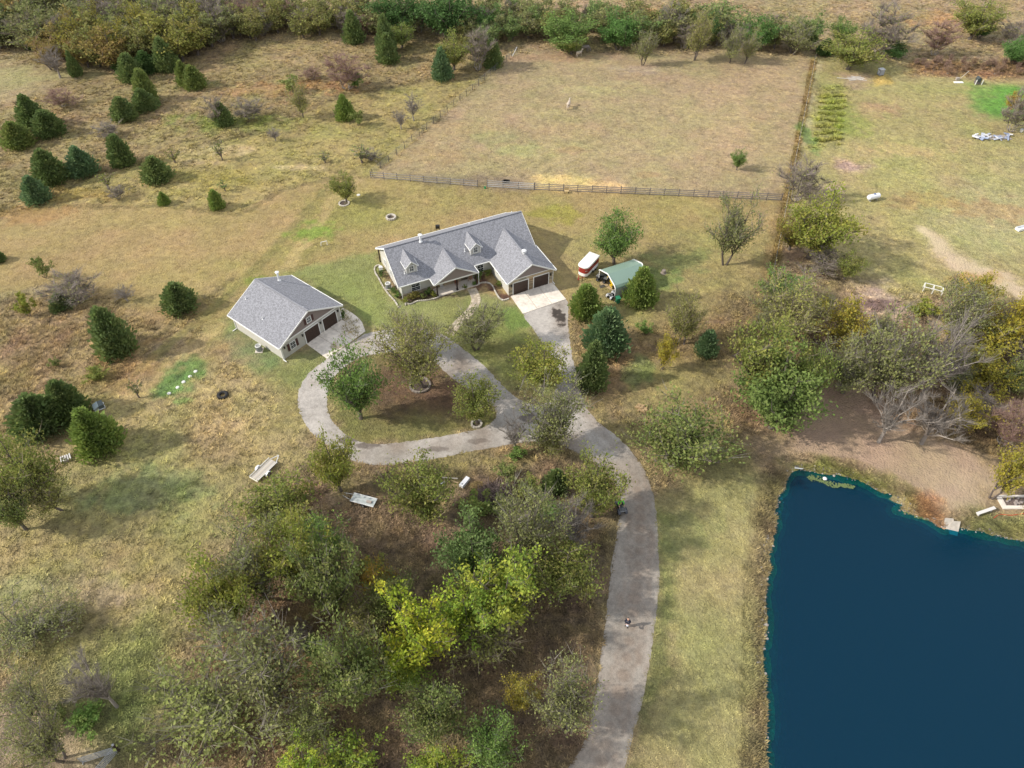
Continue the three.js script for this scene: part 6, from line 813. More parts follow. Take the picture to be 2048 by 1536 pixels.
const trees = [
  ['cedar', -96.37, -131.83, 4.54, 4.82, 'olive', 'low round olive cedar west of the tall dark pair', '', ''],
  ['cedar', -97.07, -139.96, 6.04, 4.67, 'dark', 'dark tall cedar of the pair at the left field edge', '', ''],
  ['cedar', -92.34, -136.39, 4.64, 4.92, 'dark', 'broad dark cedar in front of the tall one of the pair', '', ''],
  ['cedar', -84.02, -112.29, 4.49, 3.8, 'blue', 'bluish cedar at the corner of the mown strip', '', ''],
  ['cedar', -84.24, -118.75, 5.8, 4.79, 'dark', 'dark pointed cedar behind the bluish corner cedar', '', ''],
  ['cedar', -79.65, -121.56, 4.95, 4.28, 'blue', 'blue green cedar beside the dark pointed cedar', '', ''],
  ['cedar', -73.57, -124.79, 5.54, 3.74, 'dark', 'dark upright cedar standing alone in mid field', '', ''],
  ['cedar', -65.15, -119.27, 4.26, 4.53, 'grey', 'grey blue round cedar with dead twigs', '', ''],
  ['cedar', -79.8, -142.89, 4.35, 4.26, 'mid', 'round green cedar just left of the tall twin cedar', '', ''],
  ['cedar', -77.19, -147.31, 4.1, 4.35, 'mid', 'front half of the tall twin cedar in the left field', '', ''],
  ['cedar', -77.91, -151, 6.42, 3.73, 'olive', 'rear taller half of the tall twin cedar in the left field', '', ''],
  ['cedar', -72.48, -159.32, 4.77, 3.17, 'olive', 'olive cedar behind its twin below the wood', '', ''],
  ['cedar', -69.76, -157.52, 4.54, 4.02, 'olive', 'lighter olive cedar in front of its twin below the wood', '', ''],
  ['cedar', -61.35, -111.29, 2.17, 1.69, 'bright', 'smallest bright green cedar at the mown edge', '', ''],
  ['cedar', -51.62, -110, 3.29, 2.23, 'bright', 'small bright green round cedar at the mown edge', '', ''],
  ['cedar', -58.76, -140.51, 4.35, 3.24, 'mid', 'green cedar with a bare shrub growing behind it', '', ''],
  ['haze', -59.75, -140.73, 5.43, 4.24, 'grey', 'bare grey shrub growing behind a green cedar', '', ''],
  ['cedar', -34.43, -143.08, 4.67, 3.28, 'bright', 'bright green cedar in the grass left of the wire fence', '', ''],
  ['shrub', -31.44, -140.36, 2.93, 3.25, 'mid', 'loose olive shrub beside the bright green cedar', '', ''],
  ['cedar', -49.52, -83.02, 4.35, 4.26, 'mid', 'round green cedar at the mown edge left of the detached garage', '', ''],
  ['cedar', -55.43, -73.68, 7.39, 4.41, 'mid', 'large dark oval cedar on the rough strip', '', ''],
  ['cedar', -67.35, -83.22, 2.46, 2.62, 'mid', 'green cedar half under the grey bush on the rough strip', '', ''],
  ['haze', -66.01, -84.4, 4.22, 6.85, 'grey', 'wide grey bush leaning over a green cedar', '', ''],
  ['cedar', -59.73, -59.69, 5.28, 5.62, 'dark', 'widest dark cedar on the lower left', '', ''],
  ['cedar', -57.01, -62.02, 5.64, 3.88, 'dark', 'dark cedar joined to the widest dark cedar', '', ''],
  ['cedar', -51.03, -56.41, 6.65, 4.48, 'bright', 'bright olive round cedar above the pallet', '', ''],
  ['cedar', -82.5, -94.69, 1.8, 1.92, 'dark', 'dark cedar cut off at the far end of the mown strip', '', ''],
  ['cedar', -28.86, -171.02, 5.95, 4.25, 'mid', 'front green cedar of the tall pair by the scrub line', '', ''],
  ['cedar', -29.82, -176.03, 7.97, 3.94, 'mid', 'rear tall cedar of the pair by the scrub line', '', ''],
  ['cedar', -15.68, -162.2, 6.23, 3.74, 'blue', 'blue green pointed cedar near the wire fence', '', ''],
  ['cedar', -4.46, -168.48, 5.8, 3.66, 'mid', 'green cedar next to the wire fence corner', '', ''],
  ['cedar', -38.52, -182.52, 6.75, 4.25, 'mid', 'green cedar standing in the scrub line', '', ''],
  ['cedar', -115.24, -179.53, 4.53, 3.83, 'deep', 'dark cedar at the edge of the small clearing', '', ''],
  ['cedar', -98.53, -163.79, 5.01, 2.33, 'mid', 'slim dark cedar at the edge of the left wood', '', ''],
  ['cedar', -85.09, -161.57, 5.38, 4.44, 'mid', 'dark broad cedar at the foot of the left wood', '', ''],
  ['cedar', -89.42, -167.11, 3.79, 3.28, 'deep', 'dark cedar tucked behind the broad one at the wood foot', '', ''],
  ['cedar', -78.85, -166.75, 6.59, 4.53, 'mid', 'tall green cedar at the wood foot near the twin pair', '', ''],
  ['cedar', -83.18, -165.78, 4.27, 4.53, 'deep', 'low dark cedar between two green ones at the wood foot', '', ''],
  ['cedar', -73.63, -183.54, 3.54, 2.54, 'bright', 'small bright cedar at the right end of the wood', '', ''],
  ['haze', -36.12, -156.82, 7.03, 9.08, 'brown', 'large domed bare brown shrub in the upper field', '', ''],
  ['shrub', -34.17, -157.36, 2.85, 3.72, 'green', 'green bush growing into the domed brown shrub', '', ''],
  ['open', -43.35, -143.77, 6.94, 4.48, 'olive', 'upright grey olive tree in the upper field', '', ''],
  ['haze', -54.01, -143.1, 3.76, 5.74, 'grey', 'low bare grey thicket in mid field', '', ''],
  ['bare', -20.2, -142.24, 5.27, 3.45, 'mid', 'bare leaning tree left of the wire fence', '', ''],
  ['bare', -22.45, -138.61, 3.89, 3.01, 'mid', 'smaller bare tree below the leaning one', '', ''],
  ['bare', -46.75, -133.7, 2.71, 2.55, 'mid', 'small bare sapling in the upper grass', '', ''],
  ['sapling', -63.99, -125.43, 2.89, 2.83, 'olive', 'thin brownish sapling right of the upright cedar', '', ''],
  ['sapling', -55.39, -126.36, 4, 2.26, 'pale', 'thin grey sapling in the pale grass streak', '', ''],
  ['sapling', -51.85, -115.44, 2.16, 1.79, 'green', 'little green sapling above the round bright cedar', '', ''],
  ['sapling', -73.03, -116.11, 3.22, 3.05, 'olive', 'scruffy sapling between cedars at the mown edge', '', ''],
  ['haze', -70.18, -113.06, 2.25, 3.01, 'grey', 'low grey twiggy bush at the mown edge', '', ''],
  ['sapling', -28.41, -125.43, 3.47, 3.39, 'pale', 'thin pale sapling near the wire fence foot', '', ''],
  ['haze', -26.81, -126.41, 1.78, 3.42, 'grey', 'low grey thicket near the wire fence foot', '', ''],
  ['sapling', -35.53, -125.43, 1.96, 2.27, 'pale', 'tiny grey sapling in the golden grass', '', ''],
  ['elm', -29.46, -111.84, 5.19, 4.71, 'olive', 'small vase shaped tree growing in a pale stone ring', '', ''],
  ['bare', -101.78, -162.38, 6.46, 5.09, 'mid', 'bare leaning tree with dark trunk on the small clearing', '', ''],
  ['open', -105.2, -166.6, 6.82, 6.31, 'rusty', 'brownish thin tree at the edge of the small clearing', '', ''],
  ['shrub', -73.19, -90.46, 3.73, 2.64, 'pale', 'grey green upright bush at the mown edge', '', ''],
  ['shrub', -71.57, -81.13, 3.73, 2.92, 'yellow', 'yellowish sapling bush on the rough strip', '', ''],
  ['bare', -58.2, -84.71, 2.52, 2.7, 'mid', 'low bare bush between two cedars on the rough strip', '', ''],
  ['sapling', -49.46, -64.91, 3.17, 1.7, 'pale', 'thin bare sapling with a pale trunk on the grass lane', '', ''],
  ['shrub', -56.08, -68.47, 1.49, 2.98, 'olive', 'loose olive bush on the rough strip', '', ''],
  ['shrub', -62.91, -70.85, 1.28, 1.65, 'mid', 'tiny green bush on the rough strip', '', ''],
  ['shrub', -48.12, -155.19, 3.25, 4.34, 'pale', 'pale bush below the scrub line', '', ''],
  ['haze', -45.11, -161.6, 2.24, 4.47, 'brown', 'low brown thicket below the scrub line', '', ''],
  ['haze', -95.12, -148.54, 3.17, 6.31, 'brown', 'brownish low thicket in the upper left field', '', ''],
  ['haze', -80.81, -135.65, 2.49, 4.96, 'grey', 'grey low thicket left of mid field', '', ''],
  ['round', -16.09, -184.46, 11.73, 13.21, 'deep', 'large dark green oak behind the wire fence corner', '', ''],
  ['round', -27.2, -186.33, 9.93, 10.93, 'deep', 'tall dark green oak rising over the scrub line', '', ''],
  ['round', -6, -186.96, 6.72, 7.35, 'green', 'green tree to the right of the big oaks', '', ''],
  ['elm', -13.38, -166.6, 7.86, 7.42, 'olive', 'olive tree beside the blue green cedar', '', ''],
  ['haze', -7.76, -166.6, 8.4, 6.52, 'grey', 'greyish thicket left of the wire fence corner', '', ''],
  ['elm', -26.7, -179.31, 5.2, 7.15, 'lime', 'light green tree in front of the tall oak', '', ''],
  ['round', 12.49, -177.83, 8.2, 10.6, 'lime', 'bright green spreading tree above the horses', '', ''],
  ['elm', 14.2, -175.5, 5.29, 7.04, 'lime', 'light green drooping tree over the grazing horse', '', ''],
  ['round', 25.44, -177.83, 8.37, 8.24, 'green', 'green double topped tree in the hedgerow', '', ''],
  ['open', 30.27, -169.31, 7.28, 4.78, 'pale', 'grey green bush standing out into the paddock', '', ''],
  ['bare', 38.65, -183.84, 8.27, 6.5, 'mid', 'tall bare tree rising behind the paddock hedgerow', '', ''],
  ['round', 47.2, -180.2, 7.24, 6.2, 'deep', 'dark green tree of the hedgerow next to the bare one', '', ''],
  ['open', 42.62, -172.09, 10.12, 6.4, 'olive', 'thin trunked tree in the paddock corner', '', ''],
  ['open', 50.76, -170.69, 7.65, 5.72, 'pale', 'small thin trunked tree in the paddock corner', '', ''],
  ['open', 53.87, -169.86, 7.8, 4.56, 'grey', 'grey thin trunked tree in the paddock corner', '', ''],
  ['round', 58.54, -177.83, 7.41, 7.32, 'green', 'green tree at the right end of the hedgerow', '', ''],
  ['open', 66.54, -175.5, 7.93, 8.62, 'pale', 'grey tree behind the fence row end', '', ''],
  ['cedar', 74.15, -175.4, 3.36, 3.21, 'deep', 'dark round bush at the end of the fence row', '', ''],
  ['elm', 76.97, -167.14, 8.31, 11.7, 'olive', 'spreading olive tree over bare ground by the grey feeder', '', ''],
  ['haze', 87.01, -174.92, 10.51, 10.43, 'grey', 'grey bare tree behind the spreading olive tree', '', ''],
  ['elm', 78.56, -179.31, 6.37, 5.23, 'green', 'green tree behind the fence row end', '', ''],
  ['round', 89.24, -172.65, 3.8, 5.13, 'deep', 'dark bush behind the grey bare tree', '', ''],
  ['haze', 99.88, -174.92, 7.27, 7.7, 'brown', 'brownish grey tree above the tall reddish weeds', '', ''],
  ['elm', 112.43, -184.46, 8.28, 10.63, 'olive', 'olive yellow tree on the far slope', '', ''],
  ['round', 115.27, -185.39, 4, 5.39, 'deep', 'dark green low tree under the olive yellow one', '', ''],
  ['round', 116.5, -169.86, 5.79, 6.88, 'green', 'green bush at the end of the tall reddish weeds', '', ''],
  ['haze', 120.85, -180.8, 4.73, 7.21, 'grey', 'grey thicket on the far right slope', '', ''],
  ['haze', 100.54, -137.78, 7.66, 5.94, 'grey', 'grey shrub beside the bright green patch', '', ''],
  ['gold', 104.1, -145.77, 4.26, 4.14, 'rusty', 'rust coloured shrub beside the bright green patch', '', ''],
  ['elm', 42.08, -122.7, 3.89, 2.78, 'green', 'little tree with a pale trunk alone in the paddock', '', ''],
  ['elm', 16.42, -93.87, 9.45, 6.5, 'green', 'dense upright tree behind the green carport', '', ''],
  ['cedar', 10.84, -81.68, 5.04, 3.75, 'bright', 'round bright cedar on a short trunk beside the house drive', '', ''],
  ['cedar', 19.25, -84.41, 6.03, 3.92, 'bright', 'bushy cedar in front of the carport side', '', ''],
  ['cedar', 13.17, -74.29, 6.87, 4.99, 'blue', 'large blue green cedar below the carport', '', ''],
  ['cedar', 10.66, -67.11, 7.43, 3.48, 'mid', 'green cedar right beside the drive below the large one', '', ''],
  ['cedar', 27.18, -73.33, 3.91, 2.56, 'blue', 'small round cedar on the open grass right of the drive', '', ''],
  ['gold', 20.78, -70.22, 6.33, 3.08, 'yellow', 'thin yellow leaved tree next to the small round cedar', '', ''],
  ['open', 23.45, -75.44, 8.85, 4.26, 'olive', 'left of two thin trunked trees standing close together', '', ''],
  ['open', 24.47, -75.03, 8.25, 3.99, 'olive', 'right of two thin trunked trees standing close together', '', ''],
  ['shrub', 19.33, -77.78, 1.3, 2.6, 'green', 'low dark bush behind the yellow leaved tree', '', ''],
  ['open', 34.01, -93.61, 12.78, 6.71, 'mid', 'tall thin grey green tree near the fence row', '', ''],
  ['haze', 50.17, -112.4, 6.9, 7.14, 'grey', 'grey bush at the end of the board fence', '', ''],
  ['elm', 47.82, -95.46, 11.46, 9.94, 'yellow', 'broad olive yellow tree over the fence row', '', ''],
  ['elm', 45.33, -97.62, 6.35, 5.61, 'rusty', 'brownish tree at the left of the broad olive yellow one', '', ''],
  ['haze', 48.93, -91.75, 3.53, 7.03, 'grey', 'grey twiggy bush under the broad olive yellow tree', '', ''],
  ['elm', 51.87, -89.78, 5.04, 3.84, 'olive', 'small olive tree at the edge of the bare patch', '', ''],
  ['elm', -19.47, -61.15, 11.87, 6.61, 'green', 'dense olive tree on the left of the drive loop island', '', ''],
  ['open', -11.83, -67.19, 13.05, 9.54, 'olive', 'big sparse tree growing from the stone ring in the loop', '', ''],
  ['open', -13.88, -73.97, 6.63, 7.56, 'mid', 'sparse upright tree at the top of the drive loop', '', ''],
  ['elm', -4.41, -60.5, 7.75, 5.71, 'olive', 'olive tree in the small stone ring on the island tip', '', ''],
  ['elm', 3.92, -66.81, 6.68, 7.06, 'yellow', 'yellowish olive tree between the loop and the house drive', '', ''],
  ['open', -5.07, -74.2, 7.67, 6.85, 'mid', 'sparse tree on the front lawn beside the flagstone walk', '', ''],
  ['open', 5.23, -56.86, 10.45, 7.39, 'mid', 'tall sparse tree at the meeting of loop and drive', '', ''],
  ['open', 4.31, -55.98, 4.8, 4.8, 'olive', 'lower sparse tree at the meeting of loop and drive', '', ''],
  ['bare', 0.36, -55.68, 6.36, 3.01, 'mid', 'thin bare tree on the lower edge of the loop', '', ''],
  ['elm', 19.97, -53.79, 9.55, 10.03, 'mid', 'wide olive tree on the right of the drive', '', ''],
  ['elm', -20.18, -49.91, 9, 4.87, 'yellow', 'yellowish spiky tree below the loop road', '', ''],
  ['elm', -9.96, -46.33, 9.98, 6.68, 'olive', 'olive tree beside the flat metal trailer', '', ''],
  ['cedar', 5.16, -50.18, 3.4, 2.53, 'mid', 'small green cedar in the thicket by the drive', '', ''],
  ['shrub', 0.37, -54.86, 1.22, 2.45, 'green', 'green bush below the thin bare tree', '', ''],
  ['shrub', 2.11, -49.73, 1.76, 3.52, 'olive', 'olive bush in the thicket', '', ''],
  ['shrub', -0.84, -52.42, 1.5, 3, 'mid', 'low bush next to the brush pile', '', ''],
  ['elm', 9.13, -46.45, 9.14, 5.97, 'olive', 'olive tree hanging over the drive near the quad rider', '', ''],
  ['elm', -26.51, -46.01, 5.11, 8.22, 'olive', 'olive tree above the left part of the woods', '', ''],
  ['elm', -21.64, -37.22, 11.88, 6.54, 'yellow', 'yellow olive tree in the left part of the woods', '', ''],
  ['elm', -17.99, -34.7, 11.61, 6.17, 'mid', 'long olive tree leaning right in the woods', '', ''],
  ['elm', -28.24, -32.75, 12, 6.36, 'yellow', 'yellow green tree at the left margin of the woods', '', ''],
  ['open', -25.91, -36.45, 11.65, 7.26, 'mid', 'sparse tree behind the yellow green one at the wood margin', '', ''],
  ['round', -4.36, -39.17, 8.7, 6.02, 'mid', 'dense mid green tree in the middle of the woods', '', ''],
  ['open', 1.84, -41.06, 13.05, 6.95, 'mid', 'vase shaped many stemmed tree in the woods', '', ''],
  ['bare', 6.73, -42.31, 7.51, 4.81, 'mid', 'leaning pale bare tree next to the drive', '', ''],
  ['elm', 5.48, -37.67, 6, 7.01, 'olive', 'wide low olive tree beside the drive', '', ''],
  ['maple', -4.34, -32.52, 7.93, 5.38, 'lime', 'left bright yellow green tree of the pair in the woods', '', ''],
  ['maple', -0.92, -33.75, 10.62, 7.12, 'mid', 'right bright yellow green tree of the pair in the woods', '', ''],
  ['maple', -9.07, -29.59, 10.2, 6.85, 'yellow', 'brightest yellow tree in the lower woods', '', ''],
  ['maple', -10.71, -27.92, 3.47, 5.16, 'mid', 'low yellow green tree at the foot of the brightest yellow one', '', ''],
  ['elm', -14.75, -25.85, 12.9, 6.79, 'mid', 'olive tree left of the brightest yellow one', '', ''],
  ['gold', -13.36, -36.06, 6.95, 3.34, 'rusty', 'thin golden tree between the olive trees', '', ''],
  ['open', -22.86, -25.6, 12.52, 9.46, 'mid', 'large airy tree in the lower left woods', '', ''],
  ['open', -28.12, -23.73, 5.91, 10.19, 'lime', 'largest airy light green tree at the lower left', '', ''],
  ['open', -3.11, -30.97, 5.73, 9.88, 'olive', 'wide flat olive tree below the yellow green pair', '', ''],
  ['elm', -7.07, -22.83, 9.58, 5.13, 'mid', 'grey green tree in the lower woods', '', ''],
  ['elm', -1.67, -20.3, 8.43, 4.55, 'green', 'round green tree at the bottom of the woods', '', ''],
  ['open', 5.43, -23.08, 11.63, 6.14, 'mid', 'airy grey tree hanging over the bottom of the drive', '', ''],
  ['gold', 0.54, -24.74, 7.16, 3.43, 'olive', 'small yellow leaved tree on the brown wood floor', '', ''],
  ['maple', -18.06, -18.35, 5.97, 4.09, 'lime', 'bright tree top left of the pair at the bottom wood edge', '', ''],
  ['maple', -14.32, -19.1, 3.86, 5.74, 'mid', 'bright tree top in the middle of the bottom wood edge', '', ''],
  ['maple', -6.44, -18.7, 4.24, 4.67, 'mid', 'bright tree top on the right of the bottom wood edge', '', ''],
  ['elm', -54.41, -48.1, 10.91, 6.87, 'olive', 'olive tree on the left edge of the lower meadow', '', ''],
  ['open', -52.11, -47.41, 7.69, 5.67, 'olive', 'thin leaning tree beside the olive one at the meadow edge', '', ''],
  ['elm', -55.06, -44.57, 8.86, 4.9, 'mid', 'dark olive tree at the meadow edge below the thin one', '', ''],
  ['open', -48.45, -32, 4.21, 7.27, 'mid', 'grey green thicket tree in the lower left corner', '', ''],
  ['open', -46.11, -34.37, 2.86, 4.61, 'pale', 'pale thin bush tree in the lower left meadow', '', ''],
  ['bare', -37.44, -25.04, 9.85, 3.57, 'mid', 'white trunked bare tree over green undergrowth', '', ''],
  ['shrub', -39.32, -24.17, 1.63, 3.26, 'green', 'green undergrowth bush near the pipe gates', '', ''],
  ['shrub', -42.66, -24.23, 1.4, 2.8, 'mid', 'green bush beside the dirt track', '', ''],
  ['open', -40.64, -20.49, 9.88, 5.27, 'pale', 'dark branched thin tree beside the dirt track', '', ''],
  ['open', -44.59, -24.62, 6.51, 4.61, 'pale', 'thin branching tree above the dirt track', '', ''],
  ['haze', -21.77, -31.65, 1.5, 3.01, 'grey', 'grey twig heap bush in the lower woods', '', ''],
  ['shrub', -19.82, -30.48, 1.24, 2.48, 'deep', 'dark evergreen bush in the lower woods', '', ''],
  ['shrub', -15.82, -39.4, 1.61, 3.23, 'olive', 'olive brush in the middle of the woods', '', ''],
  ['shrub', -1.38, -46.97, 1.72, 3.44, 'mid', 'green brush near the many stemmed tree', '', ''],
  ['round', 32.81, -60.05, 10.9, 9.06, 'olive', 'dense bright green tree at the corner of the pond dirt', '', ''],
  ['elm', 31.89, -65.36, 12.55, 8.19, 'olive', 'olive brown tree behind the dense bright green one', '', ''],
  ['elm', 37.54, -63.57, 9.67, 5.04, 'lime', 'light green tree right of the dense bright green one', '', ''],
  ['open', 39.35, -75.27, 10.11, 10.25, 'olive', 'olive crowned tree on the left of the grove', '', ''],
  ['gold', 46.14, -74, 8.25, 7.51, 'olive', 'yellow olive tree in the grove near the bare patch', '', ''],
  ['open', 44.47, -65.88, 10.01, 8.31, 'mid', 'thin multi stemmed tree above the shaded dirt', '', ''],
  ['open', 48.17, -64.46, 13.94, 9.31, 'mid', 'wide grey green tree in the middle of the grove', '', ''],
  ['bare', 45.96, -57.26, 9.4, 5.4, 'mid', 'small white barked bare tree at the edge of the dirt', '', ''],
  ['bare', 51.21, -57.02, 9.14, 5.7, 'mid', 'thick trunked leaning bare tree at the edge of the dirt', '', ''],
  ['bare', 53.83, -64.46, 13.76, 6.84, 'mid', 'tall pale bare tree in the grove', '', ''],
  ['haze', 59.62, -61.09, 3.18, 6.37, 'grey', 'tangled bare grey branches in the grove', '', ''],
  ['haze', 61.29, -56.96, 6.34, 5.48, 'brown', 'bare brown thicket at the grove edge', '', ''],
  ['gold', 63.11, -66.69, 5.19, 7.88, 'gold', 'brightest yellow tree in the grove', '', ''],
  ['gold', 64.2, -73.27, 5.89, 8.92, 'gold', 'golden tree behind the brightest yellow one', '', ''],
  ['gold', 69.23, -74, 8.64, 6.13, 'yellow', 'yellow green tree at the far side of the grove', '', ''],
  ['open', 61.41, -75.03, 10.28, 7.5, 'mid', 'grey green tree with dark stems by the white frame', '', ''],
  ['gold', 65.99, -80.93, 7.91, 5.73, 'gold', 'golden low tree behind the white frame', '', ''],
  ['shrub', 60.09, -81.46, 2.21, 4.42, 'yellow', 'yellow green bush in front of the white frame', '', ''],
  ['gold', 56.26, -48.98, 10.58, 5.01, 'gold', 'yellow tree overhanging the concrete fire pit', '', ''],
  ['elm', -12.1, -34.14, 7.59, 4.48, 'mid', 'small olive tree next to the brightest yellow one', '', ''],
  ['elm', 0.32, -37.68, 3.14, 4.75, 'olive', 'small olive tree behind the yellow green pair', '', ''],
  ['shrub', -3.67, -47.15, 2.01, 4.02, 'lime', 'light green brush beside the many stemmed tree', '', ''],
  ['shrub', 3.75, -45.82, 1.98, 3.97, 'green', 'green brush by the small cedar', '', ''],
  ['elm', 39.99, -82.96, 5.91, 6.59, 'green', 'green tree at the fence row above the grove', '', ''],
  ['open', -14.56, -32.47, 4.86, 6.16, 'olive', 'airy olive tree in the middle of the lower woods', '', ''],
  ['elm', -20.38, -40.77, 6.45, 5.4, 'green', 'green olive tree behind the long leaning one', '', ''],
  ['gold', 56.39, -59.78, 5.69, 5.6, 'olive', 'olive yellow tree behind the thick trunked bare one', '', ''],
  ['open', -18.25, -22.91, 4.19, 6.13, 'lime', 'airy light tree in the bottom of the woods', '', ''],
];
for (const t of trees) plant(...t);
// woods and hedgerows seen as many single trees
function fill(P, step, seed, kinds, hmin, hmax, group, cat) {
  const r = rng(seed); let a = 1e9, b = -1e9, c = 1e9, d = -1e9; for (const [x, z] of P) { a = Math.min(a, x); b = Math.max(b, x); c = Math.min(c, z); d = Math.max(d, z); }
  for (let z = c; z < d; z += step) for (let x = a + (Math.round((z - c) / step) % 2) * step / 2; x < b; x += step) { const px = x + (r() - .5) * step * .75, pz = z + (r() - .5) * step * .75, k = kinds[Math.floor(r() * kinds.length)], hh = lerp(hmin, hmax, r()), ww = hh * (.75 + .4 * r()); if (sdPoly(P, px, pz) > 0) continue; plant(k[0], px, pz, hh * (k[3] || 1), ww * (k[3] || 1), k[1], k[2], cat, group); }
}
const W1 = 'crowded in the wood beyond the rough field';
fill([[-156.73, -226.95], [-82.95, -226.95], [-75.42, -201.97], [-68.43, -190.15], [-68.93, -182.62], [-72.11, -176.66], [-77.48, -170.97], [-83.91, -169.31], [-90.4, -165], [-97.8, -165], [-107.38, -172.65], [-115.09, -176.66], [-130.3, -176.08]], 4.0, 71, [['far', 'mid', 'olive green tree ' + W1], ['far', 'olive', 'yellowish olive tree ' + W1], ['far', 'pale', 'pale grey green tree ' + W1], ['far', 'mid', 'olive green tree ' + W1], ['far', 'yellow', 'yellow tinged tree ' + W1], ['haze', 'grey', 'bare grey thicket ' + W1, .9], ['gold', 'mid', 'golden leaved tree ' + W1], ['haze', 'grey', 'bare grey thicket ' + W1, .9], ['far', 'pale', 'pale grey green tree ' + W1], ['far', 'rusty', 'rust tinged tree ' + W1], ['far', 'deep', 'dark green tree ' + W1]], 6.8, 9.8, 'trees of the far left wood', 'tree');
const W2 = 'in the hedgerow behind the paddock';
fill([[-15.6, -190.15], [-1.81, -196.78], [28.71, -192.76], [49.69, -189.51], [58.8, -185.39], [74.93, -181.4], [73.88, -177.83], [54.69, -177.83], [33.18, -178.42], [15.36, -182.01], [-2.91, -180.2], [-11.27, -177.83]], 4.4, 72, [['far', 'mid', 'olive green tree ' + W2], ['far', 'green', 'fresh green tree ' + W2], ['haze', 'grey', 'bare grey thicket ' + W2, .8], ['far', 'olive', 'yellowish olive tree ' + W2], ['far', 'pale', 'pale grey green tree ' + W2]], 5.0, 7.8, 'trees of the paddock hedgerow', 'tree');
const W3 = 'in the scrub line above the rough field';
fill([[-74.55, -194.09], [-63.52, -201.61], [-50.01, -199.52], [-36.71, -197.46], [-18.34, -193.42], [-17.85, -186.33], [-35.29, -186.96], [-47.38, -185.08], [-58.07, -183.23], [-67.55, -182.01]], 3.5, 73, [['far', 'pale', 'pale grey green tree ' + W3], ['haze', 'grey', 'bare grey thicket ' + W3, .8], ['far', 'olive', 'yellowish olive tree ' + W3], ['haze', 'brown', 'bare brownish thicket ' + W3, .8]], 5.0, 7.6, 'trees of the scrub line', 'tree');
const W4 = 'in the tangled grove between field and pond';
fill([[35.07, -80.38], [43.05, -82.63], [49.07, -80.38], [54.82, -74], [58.17, -70.03], [76.33, -80.38], [69.39, -66.27], [60.72, -61.83], [54.61, -64.46], [44.98, -65.36], [38.41, -68.12], [32.73, -70.03]], 6.2, 74, [['open', 'mid', 'thin grey green tree ' + W4], ['open', 'pale', 'pale thin tree ' + W4], ['haze', 'grey', 'bare grey thicket ' + W4, .8], ['elm', 'mid', 'olive tree ' + W4]], 3.6, 5.6, 'trees of the pond grove', 'tree');
const W5 = 'in the band of tall reddish weeds';
fill([[93.04, -169.86], [102.45, -171.53], [118.94, -169.86], [124.7, -169.31], [121.69, -163.42], [110.39, -163.42], [99.29, -163.95], [91.76, -165]], 2.6, 75, [['haze', 'rusty', 'rust brown weed clump ' + W5], ['haze', 'brown', 'brown weed clump ' + W5]], 1.3, 2.0, 'tall weed clumps', 'weeds');
// ---------- bushes in the beds ----------
for (const [x, z, h, w, t, label] of [
  [-16.08, -84.24, .85, 1.0, 'yellow', 'bright yellow bush at the corner of the front bed'], [-11.81, -85.65, .9, .9, 'yellow', 'yellow green bush next to the porch'], [-15.48, -85.06, 1.0, 1.3, 'brown', 'dark reddish bush in the front bed next to the yellow one'], [-14.59, -85.3, 1.1, 1.4, 'rusty', 'rust brown bush below the front window'], [-13.62, -85.41, .9, 1.0, 'mid', 'green bush in the middle of the front bed'], [-12.84, -86.13, 1.2, 1.4, 'deep', 'dark bush against the front wall by the porch'],
  [-5.17, -90.28, 1.2, 1.6, 'green', 'green bush in the corner bed beside the porch post'], [-3.86, -91.04, 1.2, 1.6, 'lime', 'light green bush below the corner window'], [-2.01, -88.3, .8, 1.0, 'lime', 'small light green bush along the garage wing'], [-7.17, -87.69, .7, .8, 'lime', 'small fern green plant at the left of the walk end'], [-5.89, -88.42, .7, .8, 'green', 'small green plant at the right of the walk end'],
  [-20.42, -90.66, 1.0, 1.2, 'deep', 'dark bush at the back of the side bed'], [-18.16, -86.6, 1.0, 1.3, 'deep', 'dark bush beside the air conditioner in the side bed'], [-17.5, -85.41, .9, 1.2, 'green', 'green bush near the front of the side bed'], [-25.01, -81.05, 1.1, 1.2, 'deep', 'dark clipped bush at the right front corner of the detached garage']]) plant('shrub', x, z, h, w, t, label, 'bush');
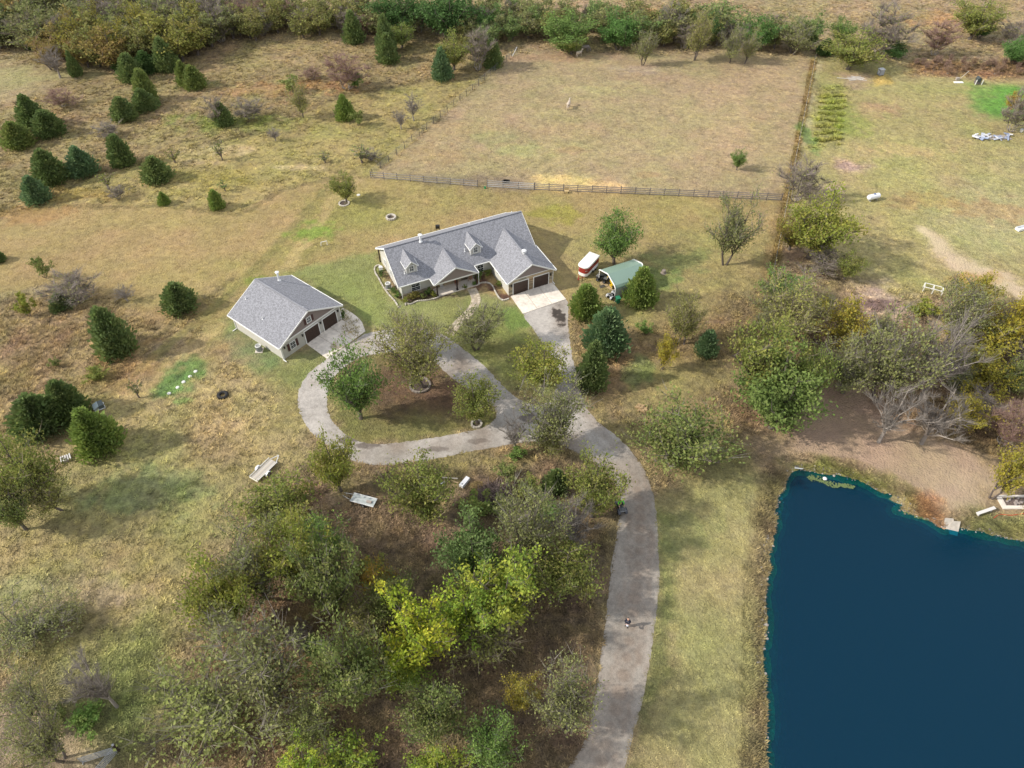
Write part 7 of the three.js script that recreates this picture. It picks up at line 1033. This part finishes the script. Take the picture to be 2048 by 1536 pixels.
// ---------- rough grass, weeds and fallen leaves ----------
{
  const r = rng(500), B = new Tris(); for (let k = 0; k < 7; k++) { const a = r() * 6.28, l = .22 + .12 * r(), x = Math.cos(a) * .09, z = Math.sin(a) * .09, c = .8 + .4 * r(); B.tri([x - .05 * Math.sin(a), 0, z + .05 * Math.cos(a)], [x + .05 * Math.sin(a), 0, z - .05 * Math.cos(a)], [x + Math.cos(a) * l, .42 * (.7 + .5 * r()), z + Math.sin(a) * l], [c, c, c]); }
  const tuft = B.build(), m = new THREE.MeshStandardMaterial({ vertexColors: true, roughness: 1, side: THREE.DoubleSide }), M4 = new THREE.Matrix4(), Q = new THREE.Quaternion(), up = V(0, 1, 0), col = new THREE.Color();
  const sow = (name, label, n, test, hs, ws, tint) => { const pos = []; let tries = 0; while (pos.length < n && tries++ < Math.max(n * 14, 900000)) { const z = -17 - 200 * Math.pow(r(), 1.15), hw = (71 * .725 + -z * .688) * .72 + 6, x = (r() * 2 - 1) * hw; const q = test(x, z); if (q > 0 && r() < q) pos.push([x, z]); }
    const im = new THREE.InstancedMesh(tuft, m, pos.length); pos.forEach(([x, z], i) => { const s = hs * (.55 + .9 * r()); Q.setFromAxisAngle(up, r() * 6.28); M4.compose(V(x, groundY(x, z) - .02, z), Q, V(ws * (.7 + .7 * r()), s, ws * (.7 + .7 * r()))); im.setMatrixAt(i, M4); const c = colAt(x, z), v = .8 + .5 * r(); im.setColorAt(i, col.setRGB(c[0] * v * tint[0], c[1] * v * tint[1], c[2] * v * tint[2])); });
    im.name = name; im.userData = { kind: 'stuff', label, category: 'grass' }; im.castShadow = im.receiveShadow = true; scene.add(im); };
  const clear = (x, z) => !isDrive(x, z) && pondSD(x, z) > .15 && !(Math.abs(x + 4) < 15 && Math.abs(z + 91) < 9.5) && !(Math.hypot(x + 33, z + 79) < 8.5);
  sow('rough_grass', 'tall uncut grass and weeds of the rough field', 70000, (x, z) => { const g = grainAt(x, z); return g < 1.0 || !clear(x, z) ? 0 : (g - .9) * 1.3 * clamp(.25 + 1.5 * (fbm(x * .3, z * .3, 3) - .3)); }, .6, 1.2, [1.18, 1.2, 1.12]);
  sow('short_grass', 'short tufts in the mown grass', 60000, (x, z) => { const g = grainAt(x, z); return g >= 1.0 || g < .42 || !clear(x, z) ? 0 : .25 + .6 * g; }, .22, .9, [1.12, 1.11, 1.05]);
  const row0 = [70.96, -172.65], row1 = [37.97, -82.63];
  sow('fence_row_weeds', 'brown weeds overgrowing the fence between paddock and open field', 1900, (x, z) => { const ex = row1[0] - row0[0], ez = row1[1] - row0[1], t = ((x - row0[0]) * ex + (z - row0[1]) * ez) / (ex * ex + ez * ez); if (t < 0 || t > 1) return 0; const d = Math.hypot(x - row0[0] - ex * t, z - row0[1] - ez * t); return d < .5 ? .3 + fbm(x * .5, z * .5, 2) : 0; }, .9, 1.2, [1.1, 1.08, .95]);
  const bed0 = [67.97, -153.89], bed1 = [60.12, -132.11];
  sow('garden_rows', 'green and straw coloured rows of plants in the old garden plot', 2000, (x, z) => { const t = (z - bed0[1]) / (bed1[1] - bed0[1]); if (t < 0 || t > 1) return 0; const xl = lerp(bed0[0], bed1[0], t); if (x < xl - 1 || x > xl + 4.6) return 0; return (t * 8 + .12 * Math.sin(x)) % 1 < .45 ? .2 + fbm(x * .6, z * .6, 2) : 0; }, .95, 1.3, [1.1, 1.15, .85]);
  sow('bank_weeds', 'reddish brown weeds along the pond bank', 9000, (x, z) => { if (x < 14 || z < -60) return 0; const s = pondSD(x, z); return s > .2 && s < 2.2 ? .8 * clamp(fbm(x * .5, z * .5, 3) * 2 - .4) : 0; }, .5, 1.1, [.95, .95, .92]);
}

renderer.render(scene, camera);
